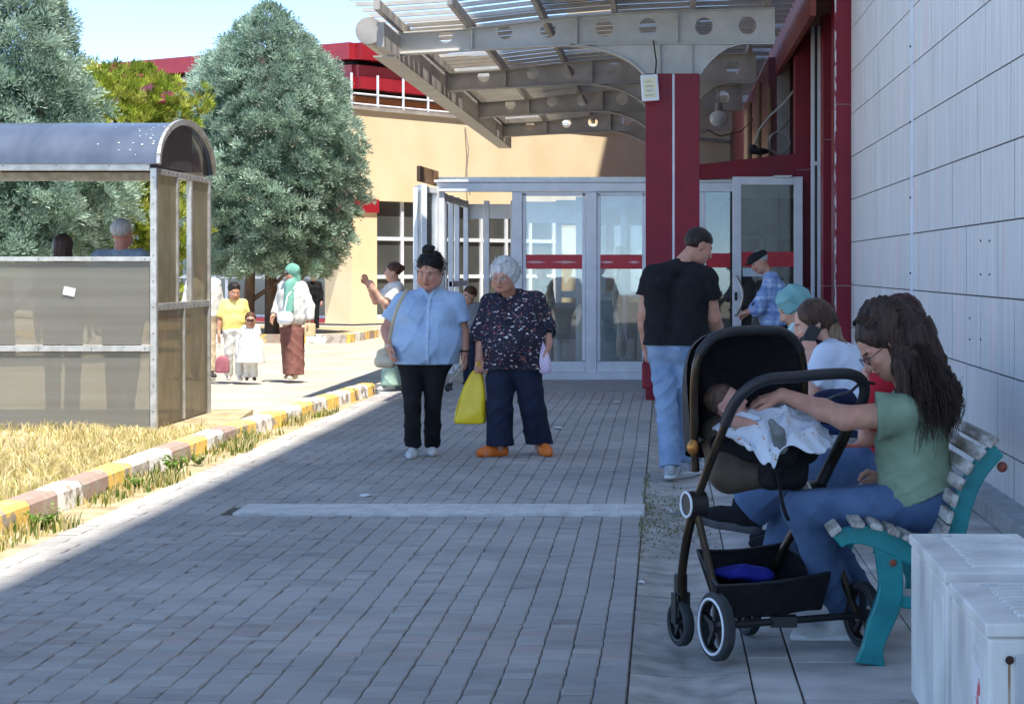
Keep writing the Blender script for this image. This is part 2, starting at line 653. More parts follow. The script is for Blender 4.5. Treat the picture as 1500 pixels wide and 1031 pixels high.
for c in range(ncol):
    st = random.choice((0, .5, .5, 0, .25)) * rl
    x1 = xr - c * cw
    x0 = x1 - cw
    y = 4.0 - st
    while y < 22.45:
        ya, yb = y + .0032, y + rl - .0032
        y += rl
        if 11.28 < (ya + yb) / 2 < 11.75 and x1 > -2.62 and yb < 11.8:
            continue
        if yb > 22.5:
            continue
        t = random.gauss(1, .05)
        if random.random() < .04:
            t *= .86
        band = 1.0 + .05 * math.sin(y * 1.7) + .04 * math.sin(y * .61 + c * .2)
        wr = random.random()
        tint = (t * band * (1.03 if wr < .07 else .985), t * band * .99, t * band * (1.0 if wr < .07 else 1.02), 1)
        if math.sin(y * .9 + 1) > .93 and random.random() < .5:
            tint = (t * 1.0, t * .93, t * .93, 1)
        zt = random.gauss(0, .0016)
        tl = random.gauss(0, .0012)
        L_, R_ = [], []
        for q in (0, .5, 1):
            yy = ya + (yb - ya) * q
            L_.append((x0 + .0022 + (wav(yy, c + 1) if c < ncol - 1 else 0), yy))
            R_.append((x1 - .0022 + (wav(yy, c) if c > 0 else 0), yy))
        ring = L_ + R_[::-1]
        cx = sum(p[0] for p in ring) / 6
        cy = sum(p[1] for p in ring) / 6
        vs = [(p[0], p[1], -.03) for p in ring] + [(p[0], p[1], zt - .004) for p in ring]
        vs += [(p[0] + (.005 if p[0] < cx else -.005), p[1] + (.005 if p[1] < cy - .01 else (-.005 if p[1] > cy + .01 else 0)), zt + tl * (1 if p[0] < cx else -1)) for p in ring]
        fs = [(12, 13, 14, 15, 16, 17)]
        for k in range(6):
            j = (k + 1) % 6
            fs.append((k, j, 6 + j, 6 + k))
            fs.append((6 + k, 6 + j, 12 + j, 12 + k))
        g.add(vs, fs, 0, tint)
tag(g.build('walkway', m_paver, colattr='tint'), kind='structure')
# concrete strip across the walkway
g = MB()
xs = [-2.55 + i * .152 for i in range(17)]
for i in range(16):
    a, b = xs[i], xs[i + 1]
    j = [random.gauss(0, .006) for _ in range(4)]
    ya, yb = 11.27, 11.72
    z = .018
    g.box((a, ya + (0.02 if i < 2 else 0), -.02), (b, yb, z))
tag(g.build('concrete_strip', M('pale_concrete', (196, 195, 190), (222, 220, 214), scale=9, rough=.85, bump=.5, bscale=50), bevel=.004), kind='structure')
# apron at the end of the walkway
g = MB()
g.box((-3.4, 22.55, -.05), (2.0, 25.15, -.004))
g.box((-.7, 22.42, -.05), (.9, 22.56, .012))
tag(g.build('pavement', m_conc), kind='structure')
# drain channel
g = MB()
y = 3.6
prof = [(-.122, .0), (-.10, -.004), (-.02, -.018), (.08, -.028), (.18, -.021), (.26, -.005), (.305, .0)]
while y < 22.5:
    ln = .33
    z = random.gauss(0, .0012)
    t = random.gauss(1, .045)
    vs = []
    for yy in (y + .004, y + ln - .004):
        vs += [(p[0], yy + .05 * (1 - ((p[0] - .09) / .21) ** 2), p[1] + z) for p in prof]
        vs += [(p[0], yy + .05 * (1 - ((p[0] - .09) / .21) ** 2), -.1) for p in prof]
    n = len(prof)
    fs = []
    for i in range(n - 1):
        fs.append((i, i + 1, 2 * n + i + 1, 2 * n + i))
        fs.append((i, n + i, n + i + 1, i + 1))
        fs.append((2 * n + i, 2 * n + i + 1, 3 * n + i + 1, 3 * n + i))
    g.add(vs, fs, 0, (t, t, t, 1))
    y += ln
m_chan2 = M('channel_tiles', (150, 145, 137), (186, 180, 170), scale=7, rough=.85, bump=.35, bscale=55, attr='tint')
tag(g.build('drain_channel', m_chan2, colattr='tint'), kind='structure')
# slabs on the right
g = MB()
y = 3.4
while y < 23:
    for (a, b, ln) in ((.312, .474, .42),):
        t = random.gauss(1, .05)
        g.box((a, y + .003, -.1), (b - .005, y + .417, random.gauss(0, .002)), 0, (t, t, t, 1))
    y += .42
y = 3.5
while y < 23:
    for i, a in enumerate((.478, 1.0, 1.52)):
        t = random.gauss(1, .05)
        b = (.995, 1.515, 2.05)[i]
        g.box((a, y + .003 + .2 * (i % 2), -.1), (b, y + .597 + .2 * (i % 2), random.gauss(0, .0015) - .001), 0, (t, t, t * 1.01, 1))
    y += .6
m_slab2 = M('slab_tiles', (168, 163, 156), (206, 201, 192), scale=3.5, rough=.7, bump=.3, bscale=55, attr='tint')
tag(g.build('slab_pavement', m_slab2, colattr='tint', bevel=.003, seg=1), kind='structure')
# rough concrete footing under the air conditioners
g = MB()
g.prism([(.46, 3.9, 0), (1.6, 3.9, 0), (1.6, 6.75, 0), (1.02, 6.62, 0), (.72, 6.2, 0), (.58, 5.3, 0)], (0, 0, .05))
o = g.build('concrete_footing', M('rough_footing', (150, 146, 138), (190, 186, 176), scale=9, rough=.95, bump=1.0, bscale=24), bevel=.02, seg=3)
tag(o, kind='structure')
# soil strip by the walkway, island soil
g = MB()
g.box((-3.62, 4, -.05), (-3.335, 22.2, -.006))
tag(g.build('soil_strip', m_soil), kind='structure')
g = MB()
g.prism([(-3.70, 5, -.05), (-3.70, 15.9, -.05), (-4.0, 18.6, -.05), (-16, 18.6, -.05), (-16, 5, -.05)][::-1], (0, 0, .14))
tag(g.build('island_soil', m_soil), kind='structure')
# kerb with flaking paint
yel, whi, brn, gry = (.84, .55, .13, 1), (.80, .78, .74, 1), (.36, .25, .20, 1), (.52, .47, .42, 1)
segs = [(6.0, 7.2, whi), (7.2, 8.6, brn), (8.6, 9.3, yel), (9.3, 10.3, whi), (10.3, 10.95, yel), (10.95, 11.45, brn), (11.45, 11.95, whi), (11.95, 12.5, brn), (12.5, 13.05, yel), (13.05, 13.5, gry), (13.5, 14.1, whi), (14.1, 14.65, brn),
        (14.65, 15.2, yel), (15.2, 15.75, whi), (15.75, 16.15, brn), (16.15, 16.8, yel), (16.8, 17.4, whi), (17.4, 17.95, yel), (17.95, 18.55, whi), (18.55, 19.1, yel), (19.1, 19.7, whi), (19.7, 20.25, yel), (20.25, 20.8, whi), (20.8, 21.3, yel), (21.3, 21.75, whi), (21.75, 22.15, yel)]


def kx(y):
    return -3.63 if y < 15 else -3.63 + .28 * ((y - 15) / 7.15) ** 1.3


g = MB()
for (a, b, c) in segs:
    for (ya, yb) in ((a + .003, (a + b) / 2), ((a + b) / 2, b - .003)):
        j = random.gauss(0, .004)
        vs = []
        for yy in (ya, yb):
            x = kx(yy) + j
            vs += [(x, yy, -.05), (x - .005, yy, .105), (x - .03, yy, .13), (x - .15, yy, .135), (x - .16, yy, -.05)]
        fs = [(0, 1, 6, 5), (1, 2, 7, 6), (2, 3, 8, 7), (3, 4, 9, 8), (4, 3, 2, 1, 0), (5, 6, 7, 8, 9)]
        g.add(vs, fs, 0, c)
m_kerb = bpy.data.materials.new('kerb_flaking_paint')
m_kerb.use_nodes = True
nt = m_kerb.node_tree
b_ = nt.nodes['Principled BSDF']
b_.inputs['Roughness'].default_value = .85
at = nt.nodes.new('ShaderNodeAttribute')
at.attribute_name = 'tint'
tc = nt.nodes.new('ShaderNodeTexCoord')
nz = nt.nodes.new('ShaderNodeTexNoise')
nz.inputs['Scale'].default_value = 9
nz.inputs['Detail'].default_value = 8
nt.links.new(tc.outputs['Object'], nz.inputs['Vector'])
cr = nt.nodes.new('ShaderNodeValToRGB')
cr.color_ramp.elements[0].position = .52
cr.color_ramp.elements[1].position = .60
nt.links.new(nz.outputs['Fac'], cr.inputs['Fac'])
mx = nt.nodes.new('ShaderNodeMix')
mx.data_type = 'RGBA'
nt.links.new(cr.outputs['Color'], mx.inputs['Factor'])
nt.links.new(at.outputs['Color'], mx.inputs['A'])
mx.inputs['B'].default_value = (.36, .30, .24, 1)
nt.links.new(mx.outputs['Result'], b_.inputs['Base Color'])
bp = nt.nodes.new('ShaderNodeBump')
bp.inputs['Strength'].default_value = .5
bp.inputs['Distance'].default_value = .02
nt.links.new(nz.outputs['Fac'], bp.inputs['Height'])
nt.links.new(bp.outputs['Normal'], b_.inputs['Normal'])
tag(g.build('kerb', m_kerb, colattr='tint'), kind='structure')
# far kerbs (island round the tree)
g = MB()
for (x0, y0, x1, y1, n) in ((-9.6, 38.5, -6.4, 38.5, 8), (-20, 41, -10.4, 40.2, 20), (-6.4, 38.5, -6.2, 46, 14)):
    for i in range(n):
        a, b = i / n, (i + 1) / n
        g.bar((x0 + (x1 - x0) * a, y0 + (y1 - y0) * a, .03), (x0 + (x1 - x0) * b, y0 + (y1 - y0) * b, .03), .16, .2, 0, col=(yel, whi, gry, yel, brn)[i % 5])
tag(g.build('far_kerb', m_kerb, colattr='tint'), kind='structure')
g = MB()
g.box((-9.6, 38.55, -.05), (-6.4, 46, .06))
g.box((-20, 41.2, -.05), (-9.7, 47, .06))
tag(g.build('tree_island', m_soil), kind='structure')


# ================================================================ grass
def blades(name, n, area, zfun, hmin, hmax, cols, w=.006, lean=.5, seed=1, accept=None):
    rg = np.random.default_rng(seed)
    x = rg.uniform(area[0], area[1], n)
    y = rg.uniform(area[2], area[3], n)
    if accept is not None:
        k = accept(x, y, rg)
        x, y = x[k], y[k]
        n = len(x)
    cl = .5 + .5 * np.sin(x * 3.1 + 1.3 * np.sin(y * 2.3)) * np.sin(y * 2.7 + x)
    h = rg.uniform(hmin, hmax, n) * (.55 + .7 * cl)
    a = rg.uniform(0, 2 * np.pi, n)
    la = rg.uniform(0, lean, n) * h
    a2 = rg.uniform(0, 2 * np.pi, n)
    ww = w * rg.uniform(.7, 1.5, n)
    z = zfun(x, y)
    dx, dy = np.cos(a) * ww, np.sin(a) * ww
    lx, ly = np.cos(a2) * la, np.sin(a2) * la
    V = np.zeros((n, 5, 3))
    V[:, 0] = np.stack([x - dx, y - dy, z], 1)
    V[:, 1] = np.stack([x + dx, y + dy, z], 1)
    V[:, 2] = np.stack([x + dx * .7 + lx * .35, y + dy * .7 + ly * .35, z + h * .6], 1)
    V[:, 3] = np.stack([x - dx * .7 + lx * .35, y - dy * .7 + ly * .35, z + h * .6], 1)
    V[:, 4] = np.stack([x + lx, y + ly, z + h * .95], 1)
    me = bpy.data.meshes.new(name)
    idx = np.arange(n)[:, None] * 5
    fs = [tuple(q) for q in (idx + np.array([0, 1, 2, 3])).tolist()] + [tuple(q) for q in (idx + np.array([3, 2, 4])).tolist()]
    me.from_pydata(V.reshape(-1, 3).tolist(), [], fs)
    ci = rg.integers(0, len(cols), n)
    cc = np.array([lin(c) for c in cols])[ci] * rg.uniform(.75, 1.15, n)[:, None]
    cc[:, 3] = 1
    ca = me.color_attributes.new('col', 'FLOAT_COLOR', 'POINT')
    ca.data.foreach_set('color', np.repeat(cc, 5, 0).astype(np.float32).ravel())
    return me


def leaf_mat(name, tr=.35, rough=.6):
    m = bpy.data.materials.new(name)
    m.use_nodes = True
    nt = m.node_tree
    N, L = nt.nodes, nt.links
    b = N['Principled BSDF']
    b.inputs['Roughness'].default_value = rough
    b.inputs['Specular IOR Level'].default_value = .3
    at = N.new('ShaderNodeAttribute')
    at.attribute_name = 'col'
    L.new(at.outputs['Color'], b.inputs['Base Color'])
    tl = N.new('ShaderNodeBsdfTranslucent')
    L.new(at.outputs['Color'], tl.inputs['Color'])
    mx = N.new('ShaderNodeMixShader')
    mx.inputs['Fac'].default_value = tr
    L.new(b.outputs['BSDF'], mx.inputs[1])
    L.new(tl.outputs['BSDF'], mx.inputs[2])
    L.new(mx.outputs['Shader'], N['Material Output'].inputs['Surface'])
    return m


m_leaf = leaf_mat('leaves')
straw = [(226, 210, 156), (216, 198, 142), (234, 220, 172), (208, 194, 132), (178, 176, 104), (222, 206, 152)]
me = blades('dry_grass', 42000, (-8.2, -3.8, 8.5, 16.4), lambda x, y: np.full_like(x, .085), .03, .115, straw, seed=3, lean=1.1, accept=lambda x, y, rg: np.sin(x * 2.3 + 1.7 * np.sin(y * 1.3)) * np.sin(y * 1.9 + 1.2 * np.sin(x * 1.1)) + rg.uniform(-.9, .9, len(x)) > -.35)
me.materials.append(m_leaf)
tag(link('dry_grass', me), kind='stuff')
greens = [(96, 120, 50), (120, 138, 60), (84, 108, 46), (150, 156, 84), (196, 178, 110)]
me = blades('weed_grass', 9000, (-3.66, -3.3, 8.0, 20), lambda x, y: np.full_like(x, -.008), .03, .11, greens + straw[:4], seed=4,
            accept=lambda x, y, rg: (np.sin(y * 2.1) + np.sin(y * 5.3 + 1) * .6 + rg.uniform(-1, 1, len(x)) > .15) & (x < -3.36 + .06 * np.sin(y * 3)))
me.materials.append(m_leaf)
tag(link('weed_grass', me), kind='stuff')
me = blades('channel_grass', 3000, (-.14, .3, 9.6, 13.6), lambda x, y: -.028 + (.028 * ((x - .09) / .21) ** 2), .006, .026, [(122, 132, 84), (140, 146, 96), (150, 144, 110), (166, 156, 122), (176, 168, 140)], seed=5, w=.005, lean=1.6,
            accept=lambda x, y, rg: (np.exp(-((y - 11.3) / .9) ** 2) * (1.15 - .8 * (x + .14) / .44) > rg.uniform(0, 1, len(x))) | ((x < -.1) & (rg.uniform(0, 1, len(x)) < .5)))
me.materials.append(m_leaf)
tag(link('channel_grass', me), kind='stuff')


def weed(x, y, s, n, label, seed):
    """low leafy weed: stems with paired leaves"""
    rg = np.random.default_rng(seed)
    V, Fc, Cc = [], [], []
    for i in range(n):
        a = rg.uniform(0, 2 * math.pi)
        ln = rg.uniform(.4, 1) * s
        tip = np.array([math.cos(a) * ln * .7, math.sin(a) * ln * .7, ln * rg.uniform(.5, 1)])
        for k in range(6):
            q = tip * (k + 1) / 6
            b = rg.uniform(0, 2 * math.pi)
            l = s * .22
            d = np.array([math.cos(b), math.sin(b), .5]) * l
            n_ = np.array([-math.sin(b), math.cos(b), 0]) * l * .4
            b0 = len(V)
            V += [q, q + d * .5 + n_, q + d, q + d * .5 - n_]
            Fc.append((b0, b0 + 1, b0 + 2, b0 + 3))
            c = np.array(lin([(92, 128, 48), (112, 146, 58), (80, 112, 44), (134, 156, 76)][rg.integers(0, 4)]))
            Cc += [c] * 4
    me = bpy.data.meshes.new('weed_plant')
    me.from_pydata([tuple(v) for v in V], [], Fc)
    ca = me.color_attributes.new('col', 'FLOAT_COLOR', 'POINT')
    ca.data.foreach_set('color', np.array(Cc, np.float32).ravel())
    me.materials.append(m_leaf)
    o = link('weed_plant', me)
    o.location = (x, y, -.006)
    return tag(o, label, 'weed', 'green weeds along the painted kerb')


weed(-3.5, 10.75, .14, 26, 'bushy bright green weed in front of the nearest yellow kerb block', 1)
weed(-3.52, 12.75, .12, 18, 'green weed against a yellow kerb block, second from the camera', 2)
weed(-3.5, 13.7, .17, 30, 'tallest green weed tuft before the white and grey kerb stones', 3)
weed(-3.46, 14.2, .12, 16, 'small low weed just beyond the tallest kerb tuft', 4)
weed(-3.5, 16.2, .13, 14, 'thin green weed before the yellow kerb block nearest the shelter', 5)

# litter
g_ = ((940, 855, .02, 'small white paper scrap on the channel edge, nearest the camera'), (905, 590, .05, 'pale leaflet scrap lying on the pavers near the porch'), (818, 628, .05, 'pale crumpled scrap on the pavers past the orange clogs'), (536, 727, .05, 'crumpled wrapper on the pavers by the concrete strip'))
for px, py, r, lb in g_:
    d = HC * F / (py - VY)
    p = P(px, py, d)
    m = MB()
    pts = [(p.x + r * math.cos(a) * random.uniform(.6, 1.2), p.y + r * math.sin(a) * random.uniform(.8, 1.6), .004 + random.uniform(0, .012)) for a in [k * .785 for k in range(8)]]
    vs = pts + [(p.x, p.y, .02)]
    m.add(vs, [(k, (k + 1) % 8, 8) for k in range(8)] + [tuple(range(8))[::-1]])
    tag(m.build('paper_scrap', m_white), lb, 'litter', 'litter on the walkway')
m = MB()
m.tube([tuple(P(*q)) for q in ((974, 742, 11.9), (985, 750, 11.6), (1000, 750, 11.5), (1008, 744, 11.7))], .006, 6)
tag(m.build('cable_offcut', m_white, smooth=True), 'curved white cable offcut lying in the drain channel', 'cable')
# ================================================================ entrance building (right)
bld = empty('entrance_building', (2.04, 21, 0), 'tall building with white panel cladding and maroon pillars beside the walkway', 'building')
XW = 2.04
g = MB()
g.box((XW + .012, -8, -.1), (9, 20.86, 24.6), 1)
zl = [.353 - .464]
while zl[-1] < 24:
    zl.append(zl[-1] + .4638)
random.seed(11)
for r in range(len(zl) - 1):
    z0, z1 = max(zl[r], -.08), zl[r + 1]
    if z0 > 9:
        z1 = 24.6
    y = 12.9 - 1.2 * 20 - (.57 if r % 2 == 0 else 0)
    if r >= 4:
        y -= [0, .45, .2, .7][r % 4]
    while y < 20.86:
        ya, yb = max(y, -8), min(y + 1.2, 20.86)
        y += 1.2
        if yb - ya < .05:
            continue
        # each panel has planks of slightly different tone
        yy = ya
        while yy < yb - .01:
            w = min(random.choice((.1, .15, .2, .3, .3)), yb - yy)
            if yb - yy - w < .05:
                w = yb - yy
            t = random.gauss(.84, .013)
            pk = random.random()
            c = (t * (1.05 if pk < .09 else 1.0), t * (.94 if pk < .09 else .97), t * (.90 if pk < .09 else .925), 1)
            e0 = .010 if yy == ya else .0004
            e1 = .010 if yy + w >= yb - .01 else .0004
            g.box((XW, yy + e0, z0 + .005), (XW + .02, yy + w - e1, z1 - .005), 0, c)
            yy += w
    if z0 > 9:
        break
g.build('wall', [m_clad, m_gap], bld, colattr='tint', fixn=False)
g = MB()
g.box((1.86, 3, 0), (XW, 20.8, .11))
g.build('plinth', m_conc, bld, bevel=.01)
g = MB()
g.box((2.025, 15.66, .5), (2.039, 15.74, 9))
for i in range(14):
    z = .8 + i * .62
    g.ball((2.024, 15.70, z), .011, 5, 1)
g.build('trim_strip', [m_alu, m_black], bld)
# hanging trim hole screws on the cladding
g = MB()
for (px, py) in ((1437, 353), (1450, 353), (1437, 402), (1450, 402), (1421, 497), (1437, 497), (1421, 466)):
    d = XW * F / (px - VX)
    z = HC - (py - VY) / F * d
    g.ball((XW - .001, d, z), .008, 5)
g.build_each('screw', m_gap, bld)


def pillar(x0, x1, y0, y1, zs, top=9.0):
    g = MB()
    zz = [0] + zs + [top]
    for a, b in zip(zz[:-1], zz[1:]):
        g.box((x0, y0, a + .004), (x1, y1, b - .004))
    g.box((x0 + .012, y0 + .012, 0), (x1 - .012, y1 - .012, top), 1)
    return g.build('pillar', [m_maroon, m_steel2], bld, bevel=.004, seg=2)


pillar(1.862, 2.2, 20.88, 21.3, [1.27, 3.25])
g = MB()
g.box((1.8605, 20.874, 0), (1.878, 20.886, 9))
g.build('edge_strip', M('flaking_edge', (128, 44, 54), (214, 206, 204), scale=7, rough=.7, stretch=(6, 6, 1.1), lo=.46, hi=.54), bld)
pillar(1.905, 2.3, 22.9, 23.3, [1.25, 3.0])
pillar(1.715, 1.94, 25.0, 25.4, [1.2, 2.75, 5.0])
# tall window between pillars
g = MB()
for x in (1.845, 1.925, 1.985):
    g.box((x, 24.0, 0), (x + .045, 24.06, 9))
g.box((1.84, 23.98, 2.75), (2.04, 24.03, 2.8))
wf = g.build('window', m_alu, bld, bevel=.004)
g = MB()
g.box((1.85, 24.03, 0), (2.2, 24.045, 9))
g.build('pane', m_winglass, wf)
# second wall line behind the pillars
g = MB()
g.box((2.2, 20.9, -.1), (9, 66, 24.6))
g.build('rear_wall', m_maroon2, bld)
# hanging fascia over the passage
g = MB()
g.box((1.6, 20.9, 4.22), (1.66, 36, 5.2))
g.box((1.6, 20.9, 5.206), (1.66, 36, 7.2))
g.build('fascia', M('stained_fascia', (122, 46, 46), (136, 78, 62), scale=.8, rough=.62, spec=.25, stretch=(1, .5, 1)), bld)
g = MB()
g.box((1.662, 20.9, 4.5), (2.2, 36, 4.53))
g.build('soffit', m_brownstain, bld)
# recess above the entrance : dark maroon side, pipes, cables
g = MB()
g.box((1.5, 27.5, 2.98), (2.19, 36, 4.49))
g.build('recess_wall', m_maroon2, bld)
g = MB()
g.box((1.62, 27.40, 3.0), (1.80, 27.46, 4.4), 0)
g.build('recess_window', m_steel2, bld)
for (px, y0, z0, z1) in ((1128, 26.9, 2.95, 4.0), (1112, 27.3, 2.95, 4.1), (1098, 28.2, 3.0, 3.9)):
    x = (px - VX) / F * y0
    g = MB()
    g.tube([(x, y0, z0), (x, y0, z1)], .035, 8)
    g.build('pipe', m_brown, bld, smooth=True)
g = MB()
g.tube([P(1163, 133, 26.6), P(1148, 152, 26.7), P(1128, 170, 26.8), P(1112, 190, 26.8), P(1105, 215, 26.8)], .016, 6)
g.build('cable', m_steel, bld, smooth=True)
g = MB()
c = P(1142, 208, 26.3)
g.tube([c + Vector((math.cos(t * .45) * .13 * (1 + .01 * t), .01 * t, math.sin(t * .45) * .15)) for t in range(30)], .008, 6)
g.build('cable_coil', m_steel2, bld, smooth=True)
g = MB()
g.tube([P(1035, 190, 27), P(1055, 200, 27), P(1085, 193, 27.5), P(1103, 175, 27)], .008, 6)
g.tube([P(1128, 225, 26.5), P(1135, 200, 26.5), P(1150, 185, 26.5), P(1160, 170, 26.5)], .007, 6)
g.build_each('cable', m_black, bld, smooth=True)
g = MB()
g.ball(P(1112, 222, 26.2), (.14, .1, .05), 6)
g.ball(P(1103, 219, 26.25), (.07, .1, .07), 6)
g.build('junction_bundle', m_black, bld)
# door lintel beam
g = MB()
g.prism([P(1025, 263, 25.08), P(1166, 257, 25.08), P(1166, 225, 25.08), P(1025, 241, 25.08)], (0, .35, 0))
g.build('lintel', m_maroon, bld)

# ================================================================ canopy
can = empty('entrance_canopy', (.1, 21.5, 0), 'steel canopy with round holed beams curving from a maroon column over the entrance', 'canopy')
D1 = 21.5


def xz(px, py):
    p = P(px, py, D1)
    return (p.x, p.z)


top = [xz(585, 51), xz(680, 45), xz(835, 27), xz(950, 20), xz(1135, 14)]
bot = [xz(1135, 64), xz(985, 64), xz(835, 66), xz(690, 73), xz(585, 79)]
holes = [(653, 53, 10.5), (740, 48, 10.5), (803, 45, 11.5), (885, 41.5, 13), (949, 40, 13), (1031, 39, 13), (1095, 38, 13)]
K = D1 / F
beams = []
cb = empty('tmp', (0, 0, 0), 'x', 'x')
for bi, yb in enumerate((21.5, 26.0, 30.5, 35.0)):
    if bi == 0:
        web = holed_plate('beam', top + bot, [(*xz(a, b), r * K) for a, b, r in holes], yb, .014, m_steel, can)
        g = MB()
        for ln, off in ((top, .008), (bot[::-1], -.008)):
            for a, b in zip(ln[:-1], ln[1:]):
                g.bar((a[0], yb, a[1] + off), (b[0], yb, b[1] + off), .15, .016)
        g.build('flange', m_steel, web, bevel=.003, seg=1)
        g = MB()
        for px, t, b in ((692, 46, 72), (845, 28, 65), (992, 20, 63)):
            for sy in (-1, 1):
                x0, z0 = xz(px, b)
                x1, z1 = xz(px, t)
                g.box((x0 - .007, yb + sy * .04 - .034, z0), (x0 + .007, yb + sy * .04 + .034, z1))
        g.build_each('stiffener', m_steel, web, per=2)
        arcL = [(835, 67), (860, 69.5), (885, 75), (905, 82), (922, 91), (935, 101), (945, 112)]
        arcR = [(1025, 112), (1030, 103), (1040, 91), (1052, 80), (1066, 71), (1086, 65.5)]
        g = MB()
        out = [xz(*p) for p in arcL] + [xz(*p) for p in arcR]
        out2 = [(x, z) for x, z in out]
        # haunch plate as strips to stay planar and concave safe
        zt = xz(0, 64.8)[1]
        hp = [(x, z) for x, z in out]
        for a, b in zip(hp[:-1], hp[1:]):
            g.add([(a[0], yb - .02, a[1]), (b[0], yb - .02, b[1]), (b[0], yb - .02, zt), (a[0], yb - .02, zt),
                   (a[0], yb + .02, a[1]), (b[0], yb + .02, b[1]), (b[0], yb + .02, zt), (a[0], yb + .02, zt)],
                  [(0, 1, 2, 3), (7, 6, 5, 4), (0, 4, 5, 1), (3, 2, 6, 7)])
        for px in (966, 1013):
            x, z0 = xz(px, 111)
            g.box((x - .007, yb - .07, z0), (x + .007, yb - .022, zt))
        hb = g.build('haunch', m_steel, web, fixn=False)
        g = MB()
        for arc in (arcL, arcR):
            pts = [xz(*p) for p in arc]
            for a, b in zip(pts[:-1], pts[1:]):
                g.bar((a[0], yb, a[1]), (b[0], yb, b[1]), .15, .014)
        g.build_each('arch_flange', m_steel, web, per=len(arcL) - 1)
        g = MB()
        x0, x1 = xz(946, 0)[0], xz(1024, 0)[0]
        zc = xz(0, 112)[1]
        xm0, xm1 = xz(984.5, 0)[0], xz(988, 0)[0]
        g.box((x0, yb - .3, 0), (xm0, yb + .3, zc))
        g.box((xm1, yb - .3, 0), (x1, yb + .3, zc))
        g.box((xm0 - .01, yb - .285, 0), (xm1 + .01, yb + .285, zc - .01), 1)
        col_ = g.build('column', [m_maroon, m_alu], can, bevel=.006)
        web0, col0 = web, col_
    else:
        for o_ in (web0, col0):
            c = copy_tree(o_, can)
            c.location = Vector(c.location) + Vector((0, yb - D1, 0))
            if o_ is web0:
                for q in [c] + list(c.children):
                    q.data = q.data.copy()
                    q.data.materials[0] = m_steel2
bpy.data.objects.remove(cb)
# column base block
# edge channel, gutter, purlins
g = MB()
zE = xz(0, 52)[1]
g.box((-3.04, 20.2, zE - .28), (-2.96, 37, zE - .02))
g.box((-3.2, 21.0, zE - .30), (-2.96, 37, zE - .285))
g.build('edge_beam', m_steel2, can)
g = MB()
gx, gz = P(541, 46, 21.0).x, P(541, 46, 21.0).z
g.tube([(gx, 20.95, gz), (gx, 37.2, gz)], .148, 20)
for k in range(9):
    g.tube([(gx, 21 + k * 2, gz), (gx, 21.06 + k * 2, gz)], .154, 20)
g.build('gutter', m_gutter, can, smooth=True)


def ztop(x):
    pts = top
    for a, b in zip(pts[:-1], pts[1:]):
        if a[0] <= x <= b[0]:
            return a[1] + (b[1] - a[1]) * (x - a[0]) / (b[0] - a[0])
    return pts[0][1] if x < pts[0][0] else pts[-1][1]


pur = [-2.95, -2.2, -1.37, -.56, .32, 1.15]
for x in pur:
    g = MB()
    z = ztop(x) + .075
    g.box((x - .03, 19.6, z - .055), (x + .03, 37, z + .055))
    g.build('purlin', m_steel2, can, bevel=.004, seg=1)
# cross battens
g = MB()
y = 19.7
n = 0
while y < 37:
    for a, b in zip([-3.25] + pur, pur + [1.5]):
        g.bar((a, y, ztop(a) + .155), (b, y, ztop(b) + .155), .045, .045)
    y += .45
g.build('batten', m_steel, can)
# roof sheets: translucent strips between battens, some missing at the open end
g = MB()
y = 19.72
k = 0
random.seed(5)
while y < 36.9:
    for i, (a, b) in enumerate(zip([-3.25] + pur, pur + [1.5])):
        if y < 21.3 and i < 3:
            continue
        mi = 1 if (i >= 3 and y < 21.4) else 0
        if random.random() < .14:
            continue
        gap = .10 if mi == 0 else .0
        g.add([(a, y + gap, ztop(a) + .185), (b, y + gap, ztop(b) + .185), (b, y + .448, ztop(b) + .185), (a, y + .448, ztop(a) + .185),
               (a, y + gap, ztop(a) + .191), (b, y + gap, ztop(b) + .191), (b, y + .448, ztop(b) + .191), (a, y + .448, ztop(a) + .191)],
              [(3, 2, 1, 0), (4, 5, 6, 7), (0, 1, 5, 4), (2, 3, 7, 6), (1, 2, 6, 5), (3, 0, 4, 7)], mi)
    y += .45
g.build('roof_sheet', [m_sheet, m_sheetdark], can, fixn=False)
# end frame glazing tubes at open end
# floodlight on the column
fl = empty('floodlight', P(952, 150, 21.1), 'small white floodlight with pale yellow face hung high on the maroon column', 'floodlight')
g = MB()
rt = Matrix.Rotation(R(-4), 3, 'Y')
p = P(952, 129, 21.0)
g.box((p.x - .095, p.y - .035, p.z - .145), (p.x + .095, p.y + .035, p.z + .145), 0, rot=rt)
hs = g.build('housing', m_white, fl, bevel=.012, seg=3)
g = MB()
g.box((p.x - .07, p.y - .04, p.z - .115), (p.x + .07, p.y - .036, p.z + .115), 0, rot=rt)
g.build('face', M('lamp_face', (226, 218, 176), (214, 208, 190), scale=12, rough=.3), fl)
g = MB()
for i in range(4):
    g.box((p.x - .05, p.y - .043, p.z - .09 + i * .05), (p.x + .04 - .02 * (i % 2), p.y - .0405, p.z - .08 + i * .05), 0, rot=rt)
g.build_each('marking', M('lamp_marking', (170, 160, 110), rough=.5), fl)
g = MB()
g.tube([(p.x + .06, p.y, p.z + .14), (p.x + .07, p.y + .1, p.z + .3), P(957, 60, 21.45)], .008, 6)
g.build('cable', m_black, fl, smooth=True)
